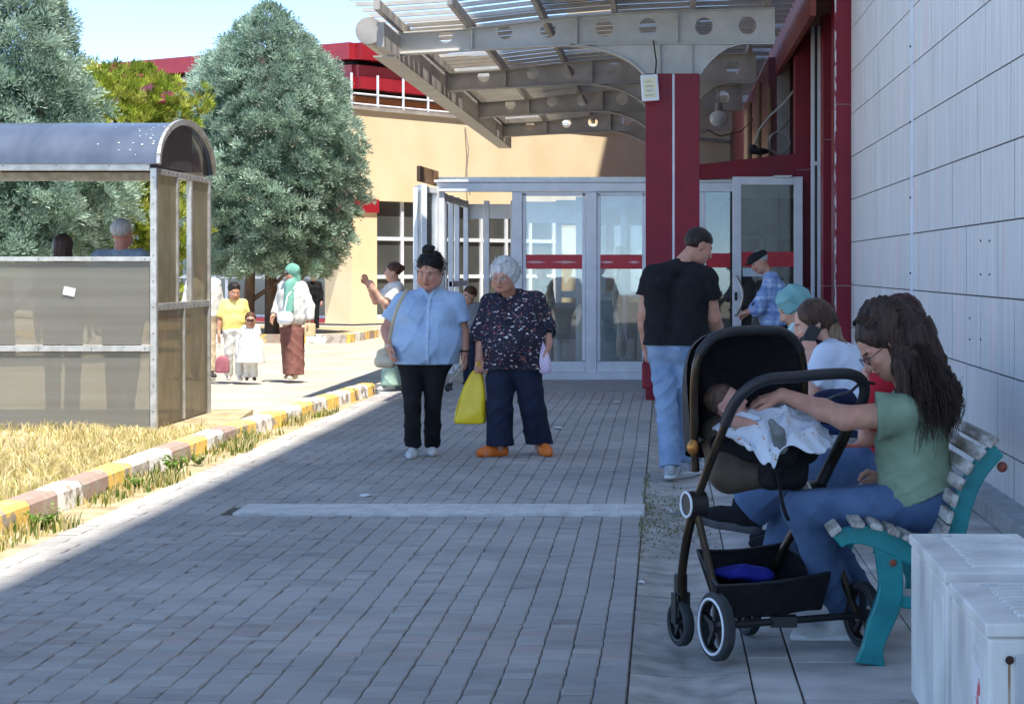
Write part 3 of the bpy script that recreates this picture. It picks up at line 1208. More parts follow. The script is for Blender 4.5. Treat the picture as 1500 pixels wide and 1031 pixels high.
# hanging lantern
lt = empty('hanging_lamp', P(1060, 200, 27), 'round white glass lamp hanging under the canopy right of the column', 'lamp')
p = P(1053, 174, 27)
g = MB()
g.ball(p, (.13, .13, .12), 10)
g.build('globe', M('lamp_globe', (236, 236, 230), rough=.2), lt, smooth=True)
g = MB()
g.tube([(p.x, p.y, p.z + .1), (p.x, p.y, p.z + .22)], [.06, .05], 10)
g.tube([(p.x, p.y, p.z + .2), (p.x, p.y, p.z + 1.0)], .01, 6)
g.build('stem', m_steel2, lt)

# ================================================================ glass porch
por = empty('glass_porch', (-1.2, 25.2, 0), 'white framed glass entrance porch with red band across its panes', 'porch')
YF, YB = 25.2, 28.6
s_ = YF / F


def fx(px):
    return (px - VX) * s_


def fz(py):
    return HC - (py - VY) * s_


g = MB()
# fascia rails
g.box((fx(640), YF - .03, fz(281)), (fx(1075), YF + .09, fz(268)))
g.box((fx(636), YF - .06, fz(268) + .004), (fx(1075), YF + .12, fz(264)))
for a, b in ((640, 651), (750, 765), (858, 874), (945, 957), (1024, 1033)):
    g.box((fx(a), YF, .0), (fx(b), YF + .08, fz(281.4)))
# inner sash edges
for a, b in ((765, 858), (874, 946)):
    for x in (a + 3, b - 3):
        g.box((fx(x) - .022, YF + .02, .24), (fx(x) + .022, YF + .06, fz(283)))
    g.box((fx(a) + .002, YF + .01, .09), (fx(b) - .002, YF + .07, .23))
    g.box((fx(a) + .002, YF + .02, fz(287)), (fx(b) - .002, YF + .06, fz(281.6)))
g.build('front_frame', m_alu, por, bevel=.006, seg=2)
g = MB()
g.box((fx(757), YF - .05, -.01), (fx(950), YF + .1, .088))
g.build('sill', m_alu, por, bevel=.008)
g = MB()
for a, b in ((768, 855), (877, 944), (957, 1024)):
    g.box((fx(a), YF + .036, .23), (fx(b), YF + .044, fz(286)))
g.build_each('pane', m_glass, por)
g = MB()
for a, b in ((765, 858), (874, 946), (1033, 1071)):
    z1, z0 = fz(373), fz(394)
    if a > 1000:
        z1, z0 = fz(371), fz(392)
    g.box((fx(a) + .01, YF + .028, z0), (fx(b) - .01, YF + .034, z1))
rb = g.build_each('red_band', m_redband, por)[0]
g = MB()
for a, b in ((766, 800), (806, 846), (876, 900), (920, 938)):
    z = fz(384)
    g.prism([(fx(a), YF + .024, z), (fx((a + b) / 2), YF + .024, z - .018), (fx(b), YF + .024, z - .002), (fx((a + b) / 2), YF + .024, z + .016)], (0, .003, 0))
g.build_each('faded_lettering', M('faded_lettering', (220, 150, 156), (236, 214, 216), scale=9, rough=.6), rb)
# roof slab
g = MB()
g.box((fx(642), YF + .02, fz(266)), (1.7, YB + .1, fz(266) + .06))
g.build('roof', m_alu2, por)
# left side and back frames
g = MB()
xl = fx(640)
for y in (YF + .5, YF + 1.3, YF + 2.1, YB - .08):
    g.box((xl, y, 0), (xl + .07, y + .08, 2.47))
g.box((xl + .01, YF + .1, 2.36), (xl + .06, YB, 2.46))
g.box((xl + .01, YF + 1.3, 1.2), (xl + .06, YB, 1.28))
g.build('side_frame', m_alu, por, bevel=.005)
g = MB()
for x in (-2.7, -2.3, -1.62, -.95, -.3, .3):
    g.box((x, YB, 0), (x + .08, YB + .08, 2.47))
for z in (.0, 1.02, 1.52, 2.38):
    g.box((-1.62, YB + .01, z), (.3, YB + .07, z + (.1 if z != 1.52 else .14)))
g.box((-2.95, YB + .01, 2.2), (-1.6, YB + .07, 2.42))
g.build('rear_frame', m_alu, por, bevel=.005)
g = MB()
g.box((-1.58, YB + .03, .1), (.3, YB + .04, 2.38))
g.build('rear_pane', m_glass, por)
g = MB()
g.box((-1.6, YB - .05, 2.1), (-.2, YB - .02, 2.36))
g.build('roller_blind', m_blind, por)
# folded door leaf opened outward at the left corner
g = MB()
for (x0, y0, x1, y1) in ((-3.0, 25.15, -3.14, 24.6), (-3.17, 24.58, -3.03, 24.1)):
    a, b = Vector((x0, y0, 0)), Vector((x1, y1, 0))
    for t in (0, 1):
        p = a + (b - a) * t
        g.bar((p.x, p.y, .05), (p.x, p.y, 2.52), .07, .05, up=(b - a))
    for z in (.1, 1.0, 2.48):
        g.bar((a.x, a.y, z), (b.x, b.y, z), .05, .08)
dl = g.build('folding_door', m_alu, por, bevel=.004)
g = MB()
g.bar((-3.01, 25.1, 1.3), (-3.13, 24.65, 1.3), .01, 2.3)
g.bar((-3.16, 24.55, 1.3), (-3.04, 24.15, 1.3), .01, 2.3)
g.build_each('door_pane', m_glass, dl)
g = MB()
g.bar(P(613, 252, 24.6) + Vector((0, 0, -.02)), P(640, 262, 25.5), .05, .2)
g.build('sign_board', m_brown, por, bevel=.006)
g = MB()
g.bar(P(609, 275, 24.3), P(609, 470, 24.3), .06, .06)
g.build('post', m_alu, por, bevel=.005)

# right hand door
g = MB()
y0 = 24.75
s2 = y0 / F
dx = lambda px: (px - VX) * s2
dz = lambda py: HC - (py - VY) * s2
for a, b in ((1073, 1086), (1163, 1176)):
    g.box((dx(a), y0, .02), (dx(b), y0 + .06, dz(259)))
g.box((dx(1086), y0, dz(271)), (dx(1163), y0 + .06, dz(259)))
g.box((dx(1086), y0, .02), (dx(1163), y0 + .06, .16))
dr = g.build('glass_door', m_alu, por, bevel=.006)
g = MB()
g.box((dx(1085), y0 + .028, .16), (dx(1164), y0 + .034, dz(271)))
g.build('door_pane', m_glass2, dr)
g = MB()
g.box((dx(1086.5), y0 + .018, dz(391)), (dx(1163), y0 + .024, dz(369)))
g.build('red_band', m_redband, dr)
g = MB()
pts = [(dx(1078), y0 - .01, dz(405)), (dx(1082), y0 - .07, dz(412)), (dx(1087), y0 - .10, dz(425)), (dx(1088), y0 - .10, dz(436)), (dx(1085), y0 - .08, dz(448)), (dx(1080), y0 - .06, dz(457)), (dx(1077), y0 - .01, dz(462))]
g.tube(pts, .02, 8)
g.build('handle', m_alu2, dr, smooth=True)
g = MB()
g.box((dx(1076), y0 - .012, dz(440)), (dx(1080), y0 - .001, dz(428)))
g.build('lock', m_black, dr)
g = MB()
g.box((dx(1084), y0 + .06, dz(286)), (dx(1165), y0 + .16, dz(271)))
g.box((dx(1084), y0 + .08, dz(290)), (dx(1165), y0 + .1, dz(285.5)))
g.build('roller_blind', m_blind, dr)
g = MB()
g.box((dx(1088), y0 + .012, dz(405)), (dx(1118), y0 + .017, dz(393)))
pl_ = g.build('paper_notice', M('pale_blue_notice', (196, 222, 232), (226, 236, 240), scale=9, rough=.6), dr)
g = MB()
g.box((dx(1133), y0 - .05, dz(261)), (dx(1160), y0 - .005, dz(257)))
g.build('door_closer', m_alu2, dr, bevel=.005)
# narrow fixed pane between column and door
g = MB()
g.box((fx(1033), YF + .03, .1), (fx(1073), YF + .038, fz(272)))
g.build('pane', m_glass2, por)
g = MB()
g.box((fx(1033), YF + .1, fz(288)), (fx(1073), YF + .16, fz(269)))
g.build('roller_blind', m_blind, por)
# room behind the door: walls, floor, posts
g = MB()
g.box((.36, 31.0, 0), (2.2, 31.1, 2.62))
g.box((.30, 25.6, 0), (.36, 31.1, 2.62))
g.build_each('lobby_wall', m_reflmottle, por)
g = MB()
for x in (.62, 1.0, 1.45):
    g.box((x, 29.0, 0), (x + .07, 29.07, 2.6))
g.box((.4, 29.0, 1.9), (1.9, 29.05, 1.97))
g.box((.4, 29.0, .9), (1.9, 29.05, 1.0))
g.build('lobby_frame', m_alu, por)
# things standing inside the porch
g = MB()
for x in (-2.15, -1.25, -.62):
    g.box((x, 27.0, 0), (x + .09, 27.08, 2.47))
for z, h in ((1.0, .07), (1.56, .09), (2.3, .12)):
    g.box((-1.16, 27.01, z), (-.63, 27.07, z + h))
g.box((-2.06, 27.01, 2.1), (-1.26, 27.07, 2.4))
g.build('reflection_frame', m_alu, por, bevel=.005)  # extra frames added to suggest layered reflections in the panes
g = MB()
g.box((-1.16, 27.03, .1), (-.63, 27.04, 1.0))
g.build('inner_panel', M('pale_panel', (150, 168, 176), (190, 200, 202), scale=3, rough=.3), por)
g = MB()
g.box((-1.9, 25.4, 0), (-.25, 28.5, .012))
g.build('floor_mat', M('dark_mat', (66, 56, 48), (88, 76, 64), scale=12, rough=.95), por)
g = MB()
g.box((-1.75, 28.15, .42), (-.4, 28.5, .47))
for x in (-1.7, -1.1, -.46):
    g.box((x, 28.2, 0.012), (x + .05, 28.45, .42))
g.box((-1.75, 28.46, .47), (-.4, 28.5, .95))
g.build('waiting_seat', m_steel2, por, bevel=.01)
g = MB()
pts = [(-.62 + .03 * math.sin(z * 4), 26.2 + .03 * math.cos(z * 5), z) for z in [.25 + .1 * k for k in range(16)]]
g.tube(pts, [.05 + .02 * math.sin(k) for k in range(16)], 8)
g.build('tied_curtain', m_blind, por, smooth=True)
# folded grille behind the fixed pane
g = MB()
for i in range(5):
    z = .2 + i * .28
    g.bar((.56, 25.45, z), (.86, 25.45, z + .28), .018, .018)
    g.bar((.86, 25.45, z), (.56, 25.45, z + .28), .018, .018)
g.build('folding_grille', m_black, por)
g = MB()
g.tube([P(1062, 300, 25.6), P(1064, 312, 25.6), P(1061, 350, 25.6)], [.05, .06, .02], 8)
g.build('hanging_cloth', m_black, por)

# ================================================================ beige building far behind
bei = empty('beige_building', (-8.2, 50, 0), 'beige rendered two storey building with red roof bands and wide windows behind the trees', 'building')
c0 = Vector((-8.18, 50, 0))
dR = Vector((7.6, 10, 0)).normalized()
dL = Vector((-8.4, 5.6, 0)).normalized()
nR = Vector((dR.y, -dR.x, 0))
nL = Vector((dL.y, -dL.x, 0)) * -1
if nL.y > 0: nL = -nL
if nR.y > 0: nR = -nR


def wall_strip(g, c, d, n, s0, s1, z0, z1, th=.3, out=0.0, mi=0):
    a = c + d * s0 + n * out
    b = c + d * s1 + n * out
    g.prism([Vector((a.x, a.y, z0)), Vector((b.x, b.y, z0)), Vector((b.x, b.y, z1)), Vector((a.x, a.y, z1))], -n * th, mi)


ZW = 5.62
g = MB()
# right face: pier, then wall above the windows, sill wall below
wall_strip(g, c0, dR, nR, 0, .92, 0, ZW)
wall_strip(g, c0, dR, nR, .92, 26, 3.25, ZW)
wall_strip(g, c0, dR, nR, .92, 26, 0, .12)
wall_strip(g, c0, dR, nR, 8.5, 26, .12, 3.25)
wall_strip(g, c0, dR, nR, 9.1, 26, ZW + .11, 9.5)
# left face
wall_strip(g, c0, dL, nL, 0, .95, 0, ZW)
wall_strip(g, c0, dL, nL, .95, 30, 3.0, ZW)
wall_strip(g, c0, dL, nL, .95, 30, 0, .1)
g.build('wall', m_beige, bei)
g = MB()
wall_strip(g, c0, dR, nR, -.05, 26, ZW, ZW + .1, .4, .06)
wall_strip(g, c0, dL, nL, -.05, 30, ZW, ZW + .1, .4, .06)
g.build('coping', m_steel2, bei)
g = MB()
for s in np.arange(0, 14, .95):
    p = c0 + dR * float(s)
    g.tube([(p.x, p.y, ZW + .1), (p.x, p.y, ZW + .95)], .035, 6)
for z in (ZW + .42, ZW + .15):
    a, b = c0, c0 + dR * 14
    g.tube([(a.x, a.y, z), (b.x, b.y, z)], .03, 6)
g.build('railing', m_alu, bei)
# windows
for (d, n, s0, s1, z0, z1, st) in ((dR, nR, .92, 8.5, .12, 3.25, 1.05), (dL, nL, .95, 16, .1, 3.0, 1.9)):
    s = s0
    while s < s1 - .2:
        e = min(s + st, s1)
        g = MB()
        wall_strip(g, c0, d, n, s + .002, s + .05, z0, z1, .1, -.1)
        wall_strip(g, c0, d, n, e - .05, e - .002, z0, z1, .1, -.1)
        for z in (z0, 1.18, 2.2 if d is dR else 9):
            if z < 4:
                wall_strip(g, c0, d, n, s + .05, e - .05, z, z + .1, .09, -.105)
        w = g.build('window', m_alu, bei)
        g = MB()
        wall_strip(g, c0, d, n, s + .03, e - .03, z0 + .02, z1, .03, -.15)
        g.build('pane', m_winglass, w)
        s += st
g = MB()
wall_strip(g, c0, dL, nL, -.1, 7, 2.93, 3.28, .5, .5)
wall_strip(g, c0, dR, nR, -.05, .95, 2.93, 3.28, .3, .05)
g.build('awning', m_roofred, bei)
g = MB()
wall_strip(g, c0, dL, nL, .95, 12, .02, .14, .06, .02, 0)
g.build('base_band', m_roofred, bei)
# set back upper storey
c1 = c0 + Vector((-.6, 4.3, 0))
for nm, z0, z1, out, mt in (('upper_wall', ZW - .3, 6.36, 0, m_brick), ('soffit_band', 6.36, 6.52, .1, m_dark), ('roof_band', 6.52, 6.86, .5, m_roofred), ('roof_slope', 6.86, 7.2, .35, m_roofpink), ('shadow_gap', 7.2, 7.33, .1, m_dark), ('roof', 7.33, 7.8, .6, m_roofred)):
    g = MB()
    e = 0 if out == 0 else out * .55
    wall_strip(g, c1, dR, nR, -e, 9, z0, z1, 1.5, out)
    wall_strip(g, c1, dL, nL, -e, 30, z0, z1, 1.5, out)
    g.build(nm, mt, bei)
# panel seams of the roof edge
g = MB()
for s in range(1, 14):
    wall_strip(g, c1, dL, nL, s * 2.0 - .02, s * 2.0 + .02, 7.34, 7.79, .03, .62)
    if s > 4: continue
    wall_strip(g, c1, dR, nR, s * 2.0 - .02, s * 2.0 + .02, 7.34, 7.79, .03, .62)
g.build_each('seam', m_roofpink, bei)
# leak stain and wire on the wall
g = MB()
p = c0 + dR * 4.3 + nR * .02
g.tube([(p.x, p.y, 5.4), (p.x + .1, p.y - .02, 4.8), (p.x + .05, p.y - .02, 4.2), (p.x + .14, p.y - .02, 3.5)], .02, 5)
g.build('cable', m_steel2, bei)
# ================================================================ trees
def crown_mesh(name, n, prof, rx, ry, z0, z1, cl_r, leaves, lw, ll, cols, up=.3, seed=1, inner=.6, lump=.12, tintamp=.18):
    """foliage clumps made of many small leaf faces; prof(t)->relative radius, t 0 bottom..1 top"""
    rg = np.random.default_rng(seed)
    V, C = [], []
    made = 0
    ph = rg.uniform(0, 6.28, 6)
    while made < n:
        t = rg.uniform(0, 1)
        if rg.uniform(0, 1) > prof(t) ** 1.0 + .05:
            continue
        a = rg.uniform(0, 2 * np.pi)
        rr = prof(t)
        lum = 1 + lump * (np.sin(3 * a + 9 * t + ph[0]) + np.sin(5 * a - 13 * t + ph[1]) * .7 + np.sin(2 * a + 21 * t + ph[2]) * .6)
        q = rg.uniform(0, 1)
        rad = rr * lum * (1 - inner * q ** 1.3)
        if q < .10:
            rad *= 1 + rg.uniform(.0, .04)
        c = np.array([math.cos(a) * rad * rx, math.sin(a) * rad * ry, z0 + (z1 - z0) * t])
        nrm = np.array([math.cos(a), math.sin(a), .45])
        nrm /= np.linalg.norm(nrm)
        k = leaves
        r = cl_r * rg.uniform(.6, 1.3)
        d = rg.normal(0, 1, (k, 3))
        d /= np.linalg.norm(d, axis=1)[:, None]
        d = d + nrm * .95 + np.array([0, 0, up])
        d /= np.linalg.norm(d, axis=1)[:, None]
        st = c + d * r * rg.uniform(.15, .75, (k, 1))
        L = ll * rg.uniform(.6, 1.3, (k, 1))
        s = np.cross(d, rg.normal(0, 1, (k, 3)))
        s /= np.linalg.norm(s, axis=1)[:, None]
        W = lw * rg.uniform(.7, 1.3, (k, 1))
        q4 = np.stack([st, st + d * L * .5 + s * W, st + d * L, st + d * L * .5 - s * W], 1)
        V.append(q4.reshape(-1, 3))
        base = np.array(lin(cols[rg.integers(0, len(cols))]))
        tt = (1 + rg.normal(0, tintamp)) * (1 + rg.normal(0, .12, (k, 1)))
        cc = np.clip(base[None] * tt, 0, 1)
        cc[:, 3] = 1
        C.append(np.repeat(cc, 4, 0))
        made += 1
    V = np.concatenate(V)
    C = np.concatenate(C)
    m = len(V) // 4
    me = bpy.data.meshes.new(name)
    me.vertices.add(len(V))
    me.vertices.foreach_set('co', V.astype(np.float32).ravel())
    me.loops.add(len(V))
    me.loops.foreach_set('vertex_index', np.arange(len(V), dtype=np.int32))
    me.polygons.add(m)
    me.polygons.foreach_set('loop_start', np.arange(0, len(V), 4, dtype=np.int32))
    me.update(calc_edges=True)
    ca = me.color_attributes.new('col', 'FLOAT_COLOR', 'POINT')
    ca.data.foreach_set('color', C.astype(np.float32).ravel())
    me.materials.append(m_leaf)
    return me


m_bark = M('bark', (84, 66, 52), (122, 100, 80), scale=14, rough=.95, bump=1.0, bscale=30, stretch=(1, 1, .25))


def tree(loc, label, crown, trunks):
    t = empty('conifer_tree', loc, label, 'tree')
    o = link('crown', crown, t)
    for pts, r0, r1 in trunks:
        g = MB()
        n = len(pts)
        g.tube([Vector(p) + Vector(loc) for p in pts], [r0 + (r1 - r0) * i / (n - 1) for i in range(n)], 12)
        # limbs
        for k in range(7):
            b = Vector(pts[-2]) * .5 + Vector(pts[1]) * .5 + Vector((0, 0, .5 * k - .4)) + Vector(loc)
            a = k * 2.4
            g.tube([b, b + Vector((math.cos(a) * .5, math.sin(a) * .5, .35)), b + Vector((math.cos(a) * 1.1, math.sin(a) * 1.1, .9))], [.06, .04, .02], 7)
        g.build('trunk', m_bark, t, smooth=True)
    return t


bluegreen = [(148, 172, 154), (164, 186, 168), (130, 154, 136), (178, 198, 180), (152, 174, 154)]


def prof_c(t):
    # rounded egg, widest at .35
    if t < .12:
        return .72 + t / .12 * .12
    if t < .4:
        return .84 + .16 * math.sin((t - .12) / .28 * math.pi / 2)
    return max(.03, (1 - ((t - .4) / .6) ** 2.25) ** .9)


Dc = 41.0
pc = P(392, 0, Dc)
# centre cypress
H0 = P(0, 400, Dc).z
H1 = P(0, -2, Dc).z
halfw = 148 / F * Dc
tree((pc.x, Dc, 0), 'large rounded blue green cypress standing behind the walking family', crown_mesh('crown', 3600, prof_c, halfw * .90, halfw * .9, H0 - .1, H1 - .2, .25, 84, .012, .09, bluegreen, seed=21, lump=.07),
     [([(-.42, 0, 0), (-.40, 0, .7), (-.36, 0, 1.6), (-.2, 0, 3.2)], .14, .08), ([(.08, .1, 0), (.06, .1, .7), (.04, .1, 1.6), (.05, 0, 3.6)], .17, .09)])
# hanging low skirt branch at right is part of the crown silhouette


def prof_s(t):
    if t < .15:
        return .7 + t
    return max(.03, (1 - ((t - .15) / .85) ** 1.25))


Dl = 30.0
pl = P(8, 0, Dl)
tree((pl.x, Dl, 0), 'tall pointed blue green cypress rising behind the shelter roof', crown_mesh('crown', 2500, prof_s, 1.78, 1.6, 1.25, 7.6, .27, 96, .011, .09, bluegreen, seed=31, lump=.13),
     [([(0, 0, 0), (0, 0, .7), (.02, 0, 1.6), (0, 0, 4.2)], .16, .08)])


def prof_y(t):
    return .75 + .25 * math.sin(t * 2.6) if t < .93 else .55


Dy = 34.0
py_ = P(168, 0, Dy)
tree((py_.x, Dy, 0), 'yellow green conifer with upright shoots between the two cypresses', crown_mesh('crown', 2100, prof_y, 1.35, 1.1, .7, 5.0, .17, 60, .010, .11, [(164, 178, 72), (184, 194, 90), (136, 156, 62), (196, 202, 108), (160, 164, 72)], up=.9, seed=41, lump=.16, tintamp=.14),
     [([(0, 0, 0), (0, 0, .5), (0, 0, 1.2), (0, 0, 3)], .12, .06)])
# ================================================================ smoking shelter
sh = empty('smoking_shelter', (-5.8, 17.1, .09), 'aluminium framed shelter with cloudy plastic panels and curved blue roof on the dry grass', 'shelter')
Y0, Y1 = 16.2, 18.1
XR = -4.30
XL = -8.4
ks = Y0 / F


def kz(py, y=Y0):
    return HC - (py - VY) * y / F


ZB = .09
ZR = kz(246)
ZA = kz(181, 17.1)
g = MB()
pw = .055
for x, y in ((XR, Y0), (XR, Y1), (XL, Y0), (XL, Y1)):
    g.box((x - pw, y - .01, ZB), (x, y + pw - .01, ZR))
g.box((XL, Y0 - .012, kz(250)), (XR - pw - .001, Y0 + .045, kz(236)))
g.box((XL, Y0 - .018, kz(236) + .002), (XR + .01, Y0 + .05, kz(232)))
g.box((XL, Y1, kz(250)), (XR - pw - .001, Y1 + .045, kz(236)))
g.box((XL, Y0 - .008, kz(383)), (XR - pw - .001, Y0 + .04, kz(376)))
g.box((XL, Y0 - .008, kz(515)), (XR - pw - .001, Y0 + .04, kz(506)))
# end wall rails
for z, h in ((kz(452, 17.1), .06), (ZR - .05, .05)):
    g.box((XR - .05, Y0 + .046, z), (XR - .004, Y1 - .011, z + h))
for y in (Y0 + .72, Y0 + 1.2):
    g.box((XR - .05, y, kz(452, 17.1) + .062), (XR - .004, y + .05, ZR - .052))
g.box((XR - .05, Y0 + .96, ZB + .02), (XR - .004, Y0 + .99, kz(452, 17.1) - .002))
g.build('frame', m_alu2, sh, bevel=.004, seg=2)
# rivets
g = MB()
for i in range(28):
    x = XL + .1 + i * .15
    if x > XR - .08: break
    for py in (243, 379.5, 510.5):
        if (i + (py > 300)) % 3 == 0:
            g.ball((x, Y0 - .012, kz(py)), .0055, 4)
for i in range(10):
    g.ball((XR - .027, Y0 - .013, .25 + i * .22), .0055, 4)
for i in range(12):
    g.ball((XR - .002, Y0 + .1 + i * .15, kz(449, 17.1)), .0055, 4)
    g.ball((XR - .002, Y0 + .1 + i * .15, ZR - .025), .0055, 4)
g.build_each('rivet', m_gap, sh)
g = MB()
g.box((XL, Y0 + .012, ZB), (XR - .06, Y0 + .02, kz(516)))
g.box((XL, Y0 + .012, kz(505)), (XR - .06, Y0 + .02, kz(384)))
g.build_each('front_panel', m_poly, sh)
g = MB()
for a, b in ((Y0 + .05, Y0 + .955), (Y0 + .995, Y1 - .015)):
    g.box((XR - .03, a, ZB + .02), (XR - .022, b, kz(452, 17.1)))
for a, b in ((Y0 + .05, Y0 + .715), (Y0 + 1.255, Y1 - .015)):
    g.box((XR - .03, a, kz(452, 17.1) + .062), (XR - .022, b, ZR - .05))
g.build_each('end_panel', m_polydark, sh)
# barrel roof
g = MB()
n = 18
yc, hw = (Y0 + Y1) / 2, (Y1 - Y0) / 2 + .05
ZE = ZR + .03


def arc(i, e=0):
    a = math.pi * i / n
    return (yc - math.cos(a) * (hw + e), ZE + math.sin(a) * (ZA - ZE + e))


vs, fs = [], []
for x in (XL - .1, XR + .03):
    for e in (0, -.008):
        for i in range(n + 1):
            y, z = arc(i, e)
            vs.append((x, y, z))
m_ = n + 1
for i in range(n):
    fs.append((i, i + 1, 2 * m_ + i + 1, 2 * m_ + i))
    fs.append((m_ + i, 3 * m_ + i, 3 * m_ + i + 1, m_ + i + 1))
g.add(vs, fs)
rf = g.build('roof', m_polyroof, sh, smooth=True)
g = MB()
for x in (XR + .03, -6.3, XL):
    pts = [(x, arc(i, .008)[0], arc(i, .008)[1]) for i in range(n + 1)]
    for a, b in zip(pts[:-1], pts[1:]):
        g.bar(a, b, .05, .03, up=(1, 0, 0))
g.build_each('arch_rib', m_alu2, rf, per=n)
# end gable glazing
g = MB()
k1, k2 = 11, 14


def gable(i0, i1):
    vs = [(XR - .02, arc(i, -.02)[0], arc(i, -.02)[1]) for i in range(i0, i1 + 1)]
    vs += [(XR - .02, arc(i1)[0], ZE), (XR - .02, arc(i0)[0], ZE)]
    return vs


for i0, i1, mi in ((0, 11, 0), (11, 14, 1), (14, 18, 0)):
    vs = []
    for i in range(i0, i1 + 1):
        vs.append((XR - .02, arc(i, -.02)[0], arc(i, -.02)[1]))
        vs.append((XR - .02, arc(i, -.02)[0], ZE - .01))
    g.add(vs, [(2 * q, 2 * q + 1, 2 * q + 3, 2 * q + 2) for q in range(i1 - i0)], mi)
gm = translucent('dark_gable_panel', (76, 70, 72), tfac=.3, tint2=(104, 96, 94), rough=.3, stretch=(1, 8, 1), scale=4, clear=.2, alphacol=(130, 122, 122))
g.build_each('gable_panel', [gm, m_polyclear], sh, fixn=False)
# roof flecks of peeling film near the end
g = MB()
for i in range(26):
    a = random.uniform(1.0, 6.5) * math.pi / n
    x = XR - .03 - .5 * random.random() ** 2
    r = random.uniform(.004, .014)
    y, z = yc - math.cos(a) * (hw + .004), ZE + math.sin(a) * (ZA - ZE + .004)
    tdir = Vector((0, math.sin(a) * hw, math.cos(a) * (ZA - ZE))).normalized()
    c = Vector((x, y, z))
    nrm = Vector((0, -tdir.z, tdir.y))
    g.prism([c - Vector((r * .8, 0, 0)), c + tdir * r * .6, c + Vector((r * .8, 0, 0)), c - tdir * r * .7], nrm * .002)
g.build('peeling_film', m_alu, rf)
# small paper stuck to the front panel
st = MB()
p = P(101, 427, Y0 + .0)
st.box((p.x - .05, Y0 + .004, p.z - .035), (p.x + .05, Y0 + .010, p.z + .035), rot=Matrix.Rotation(R(12), 3, 'Y'))
st.build('sticker', m_white, sh)
# ================================================================ benches
m_teal = M('teal_iron', (18, 122, 126), (30, 142, 144), scale=8, rough=.35, bump=.08, bscale=40)
m_slat = M('weathered_slat', (138, 130, 118), (198, 194, 186), scale=5, rough=.75, bump=.5, bscale=30, stretch=(6, .8, 6), lo=.38, hi=.58)
m_rust = M('rusty_bolt', (128, 66, 52), (150, 90, 74), scale=14, rough=.8)
DB = 7.02


def bp(px, py):
    p = P(px, py, DB)
    return (p.x, p.z)


def strip_plate(g, ctr, wid, y0, y1):
    """iron bar following points with given widths, in an XZ plane"""
    n = len(ctr)
    L_, R_ = [], []
    for i in range(n):
        a, b = ctr[max(i - 1, 0)], ctr[min(i + 1, n - 1)]
        dx, dz = b[0] - a[0], b[1] - a[1]
        l = math.hypot(dx, dz)
        nx, nz = -dz / l, dx / l
        L_.append((ctr[i][0] + nx * wid[i] / 2, ctr[i][1] + nz * wid[i] / 2))
        R_.append((ctr[i][0] - nx * wid[i] / 2, ctr[i][1] - nz * wid[i] / 2))
    vs = [(p[0], y0, p[1]) for p in L_] + [(p[0], y0, p[1]) for p in R_] + [(p[0], y1, p[1]) for p in L_] + [(p[0], y1, p[1]) for p in R_]
    fs = []
    for i in range(n - 1):
        fs += [(i, i + 1, n + i + 1, n + i), (2 * n + i + 1, 2 * n + i, 3 * n + i, 3 * n + i + 1), (i + 1, i, 2 * n + i, 2 * n + i + 1), (n + i, n + i + 1, 3 * n + i + 1, 3 * n + i)]
    fs += [(0, n, 3 * n, 2 * n), (n - 1, 3 * n - 1, 4 * n - 1, 2 * n - 1)]
    g.add(vs, fs)


def smooth_path(pts, n=4):
    out = []
    for i in range(len(pts) - 1):
        p0, p1, p2, p3 = pts[max(i - 1, 0)], pts[i], pts[i + 1], pts[min(i + 2, len(pts) - 1)]
        for k in range(n):
            t = k / n
            out.append(tuple(.5 * ((2 * p1[j]) + (-p0[j] + p2[j]) * t + (2 * p0[j] - 5 * p1[j] + 4 * p2[j] - p3[j]) * t * t + (-p0[j] + 3 * p1[j] - 3 * p2[j] + p3[j]) * t ** 3) for j in range(len(p1))))
    out.append(tuple(pts[-1]))
    return out


seat_px = [(1227, 795), (1240, 786), (1262, 784), (1290, 790), (1320, 802), (1345, 812), (1372, 813), (1390, 800), (1402, 775), (1410, 745), (1421, 715), (1435, 690), (1452, 670), (1464, 659)]
seat_w = [20, 24, 26, 30, 34, 36, 36, 32, 30, 28, 27, 26, 25, 22]
leg_px = [(1302, 800), (1304, 830), (1306, 860), (1300, 890), (1288, 920), (1279, 950), (1275, 974)]
leg_w = [40, 38, 36, 38, 36, 32, 46]
rleg_px = [(1372, 815), (1380, 845), (1392, 880), (1410, 920), (1425, 950), (1432, 974)]
rleg_w = [34, 32, 30, 28, 28, 44]
brace_px = [(1306, 862), (1320, 880), (1345, 884), (1375, 872), (1392, 868)]


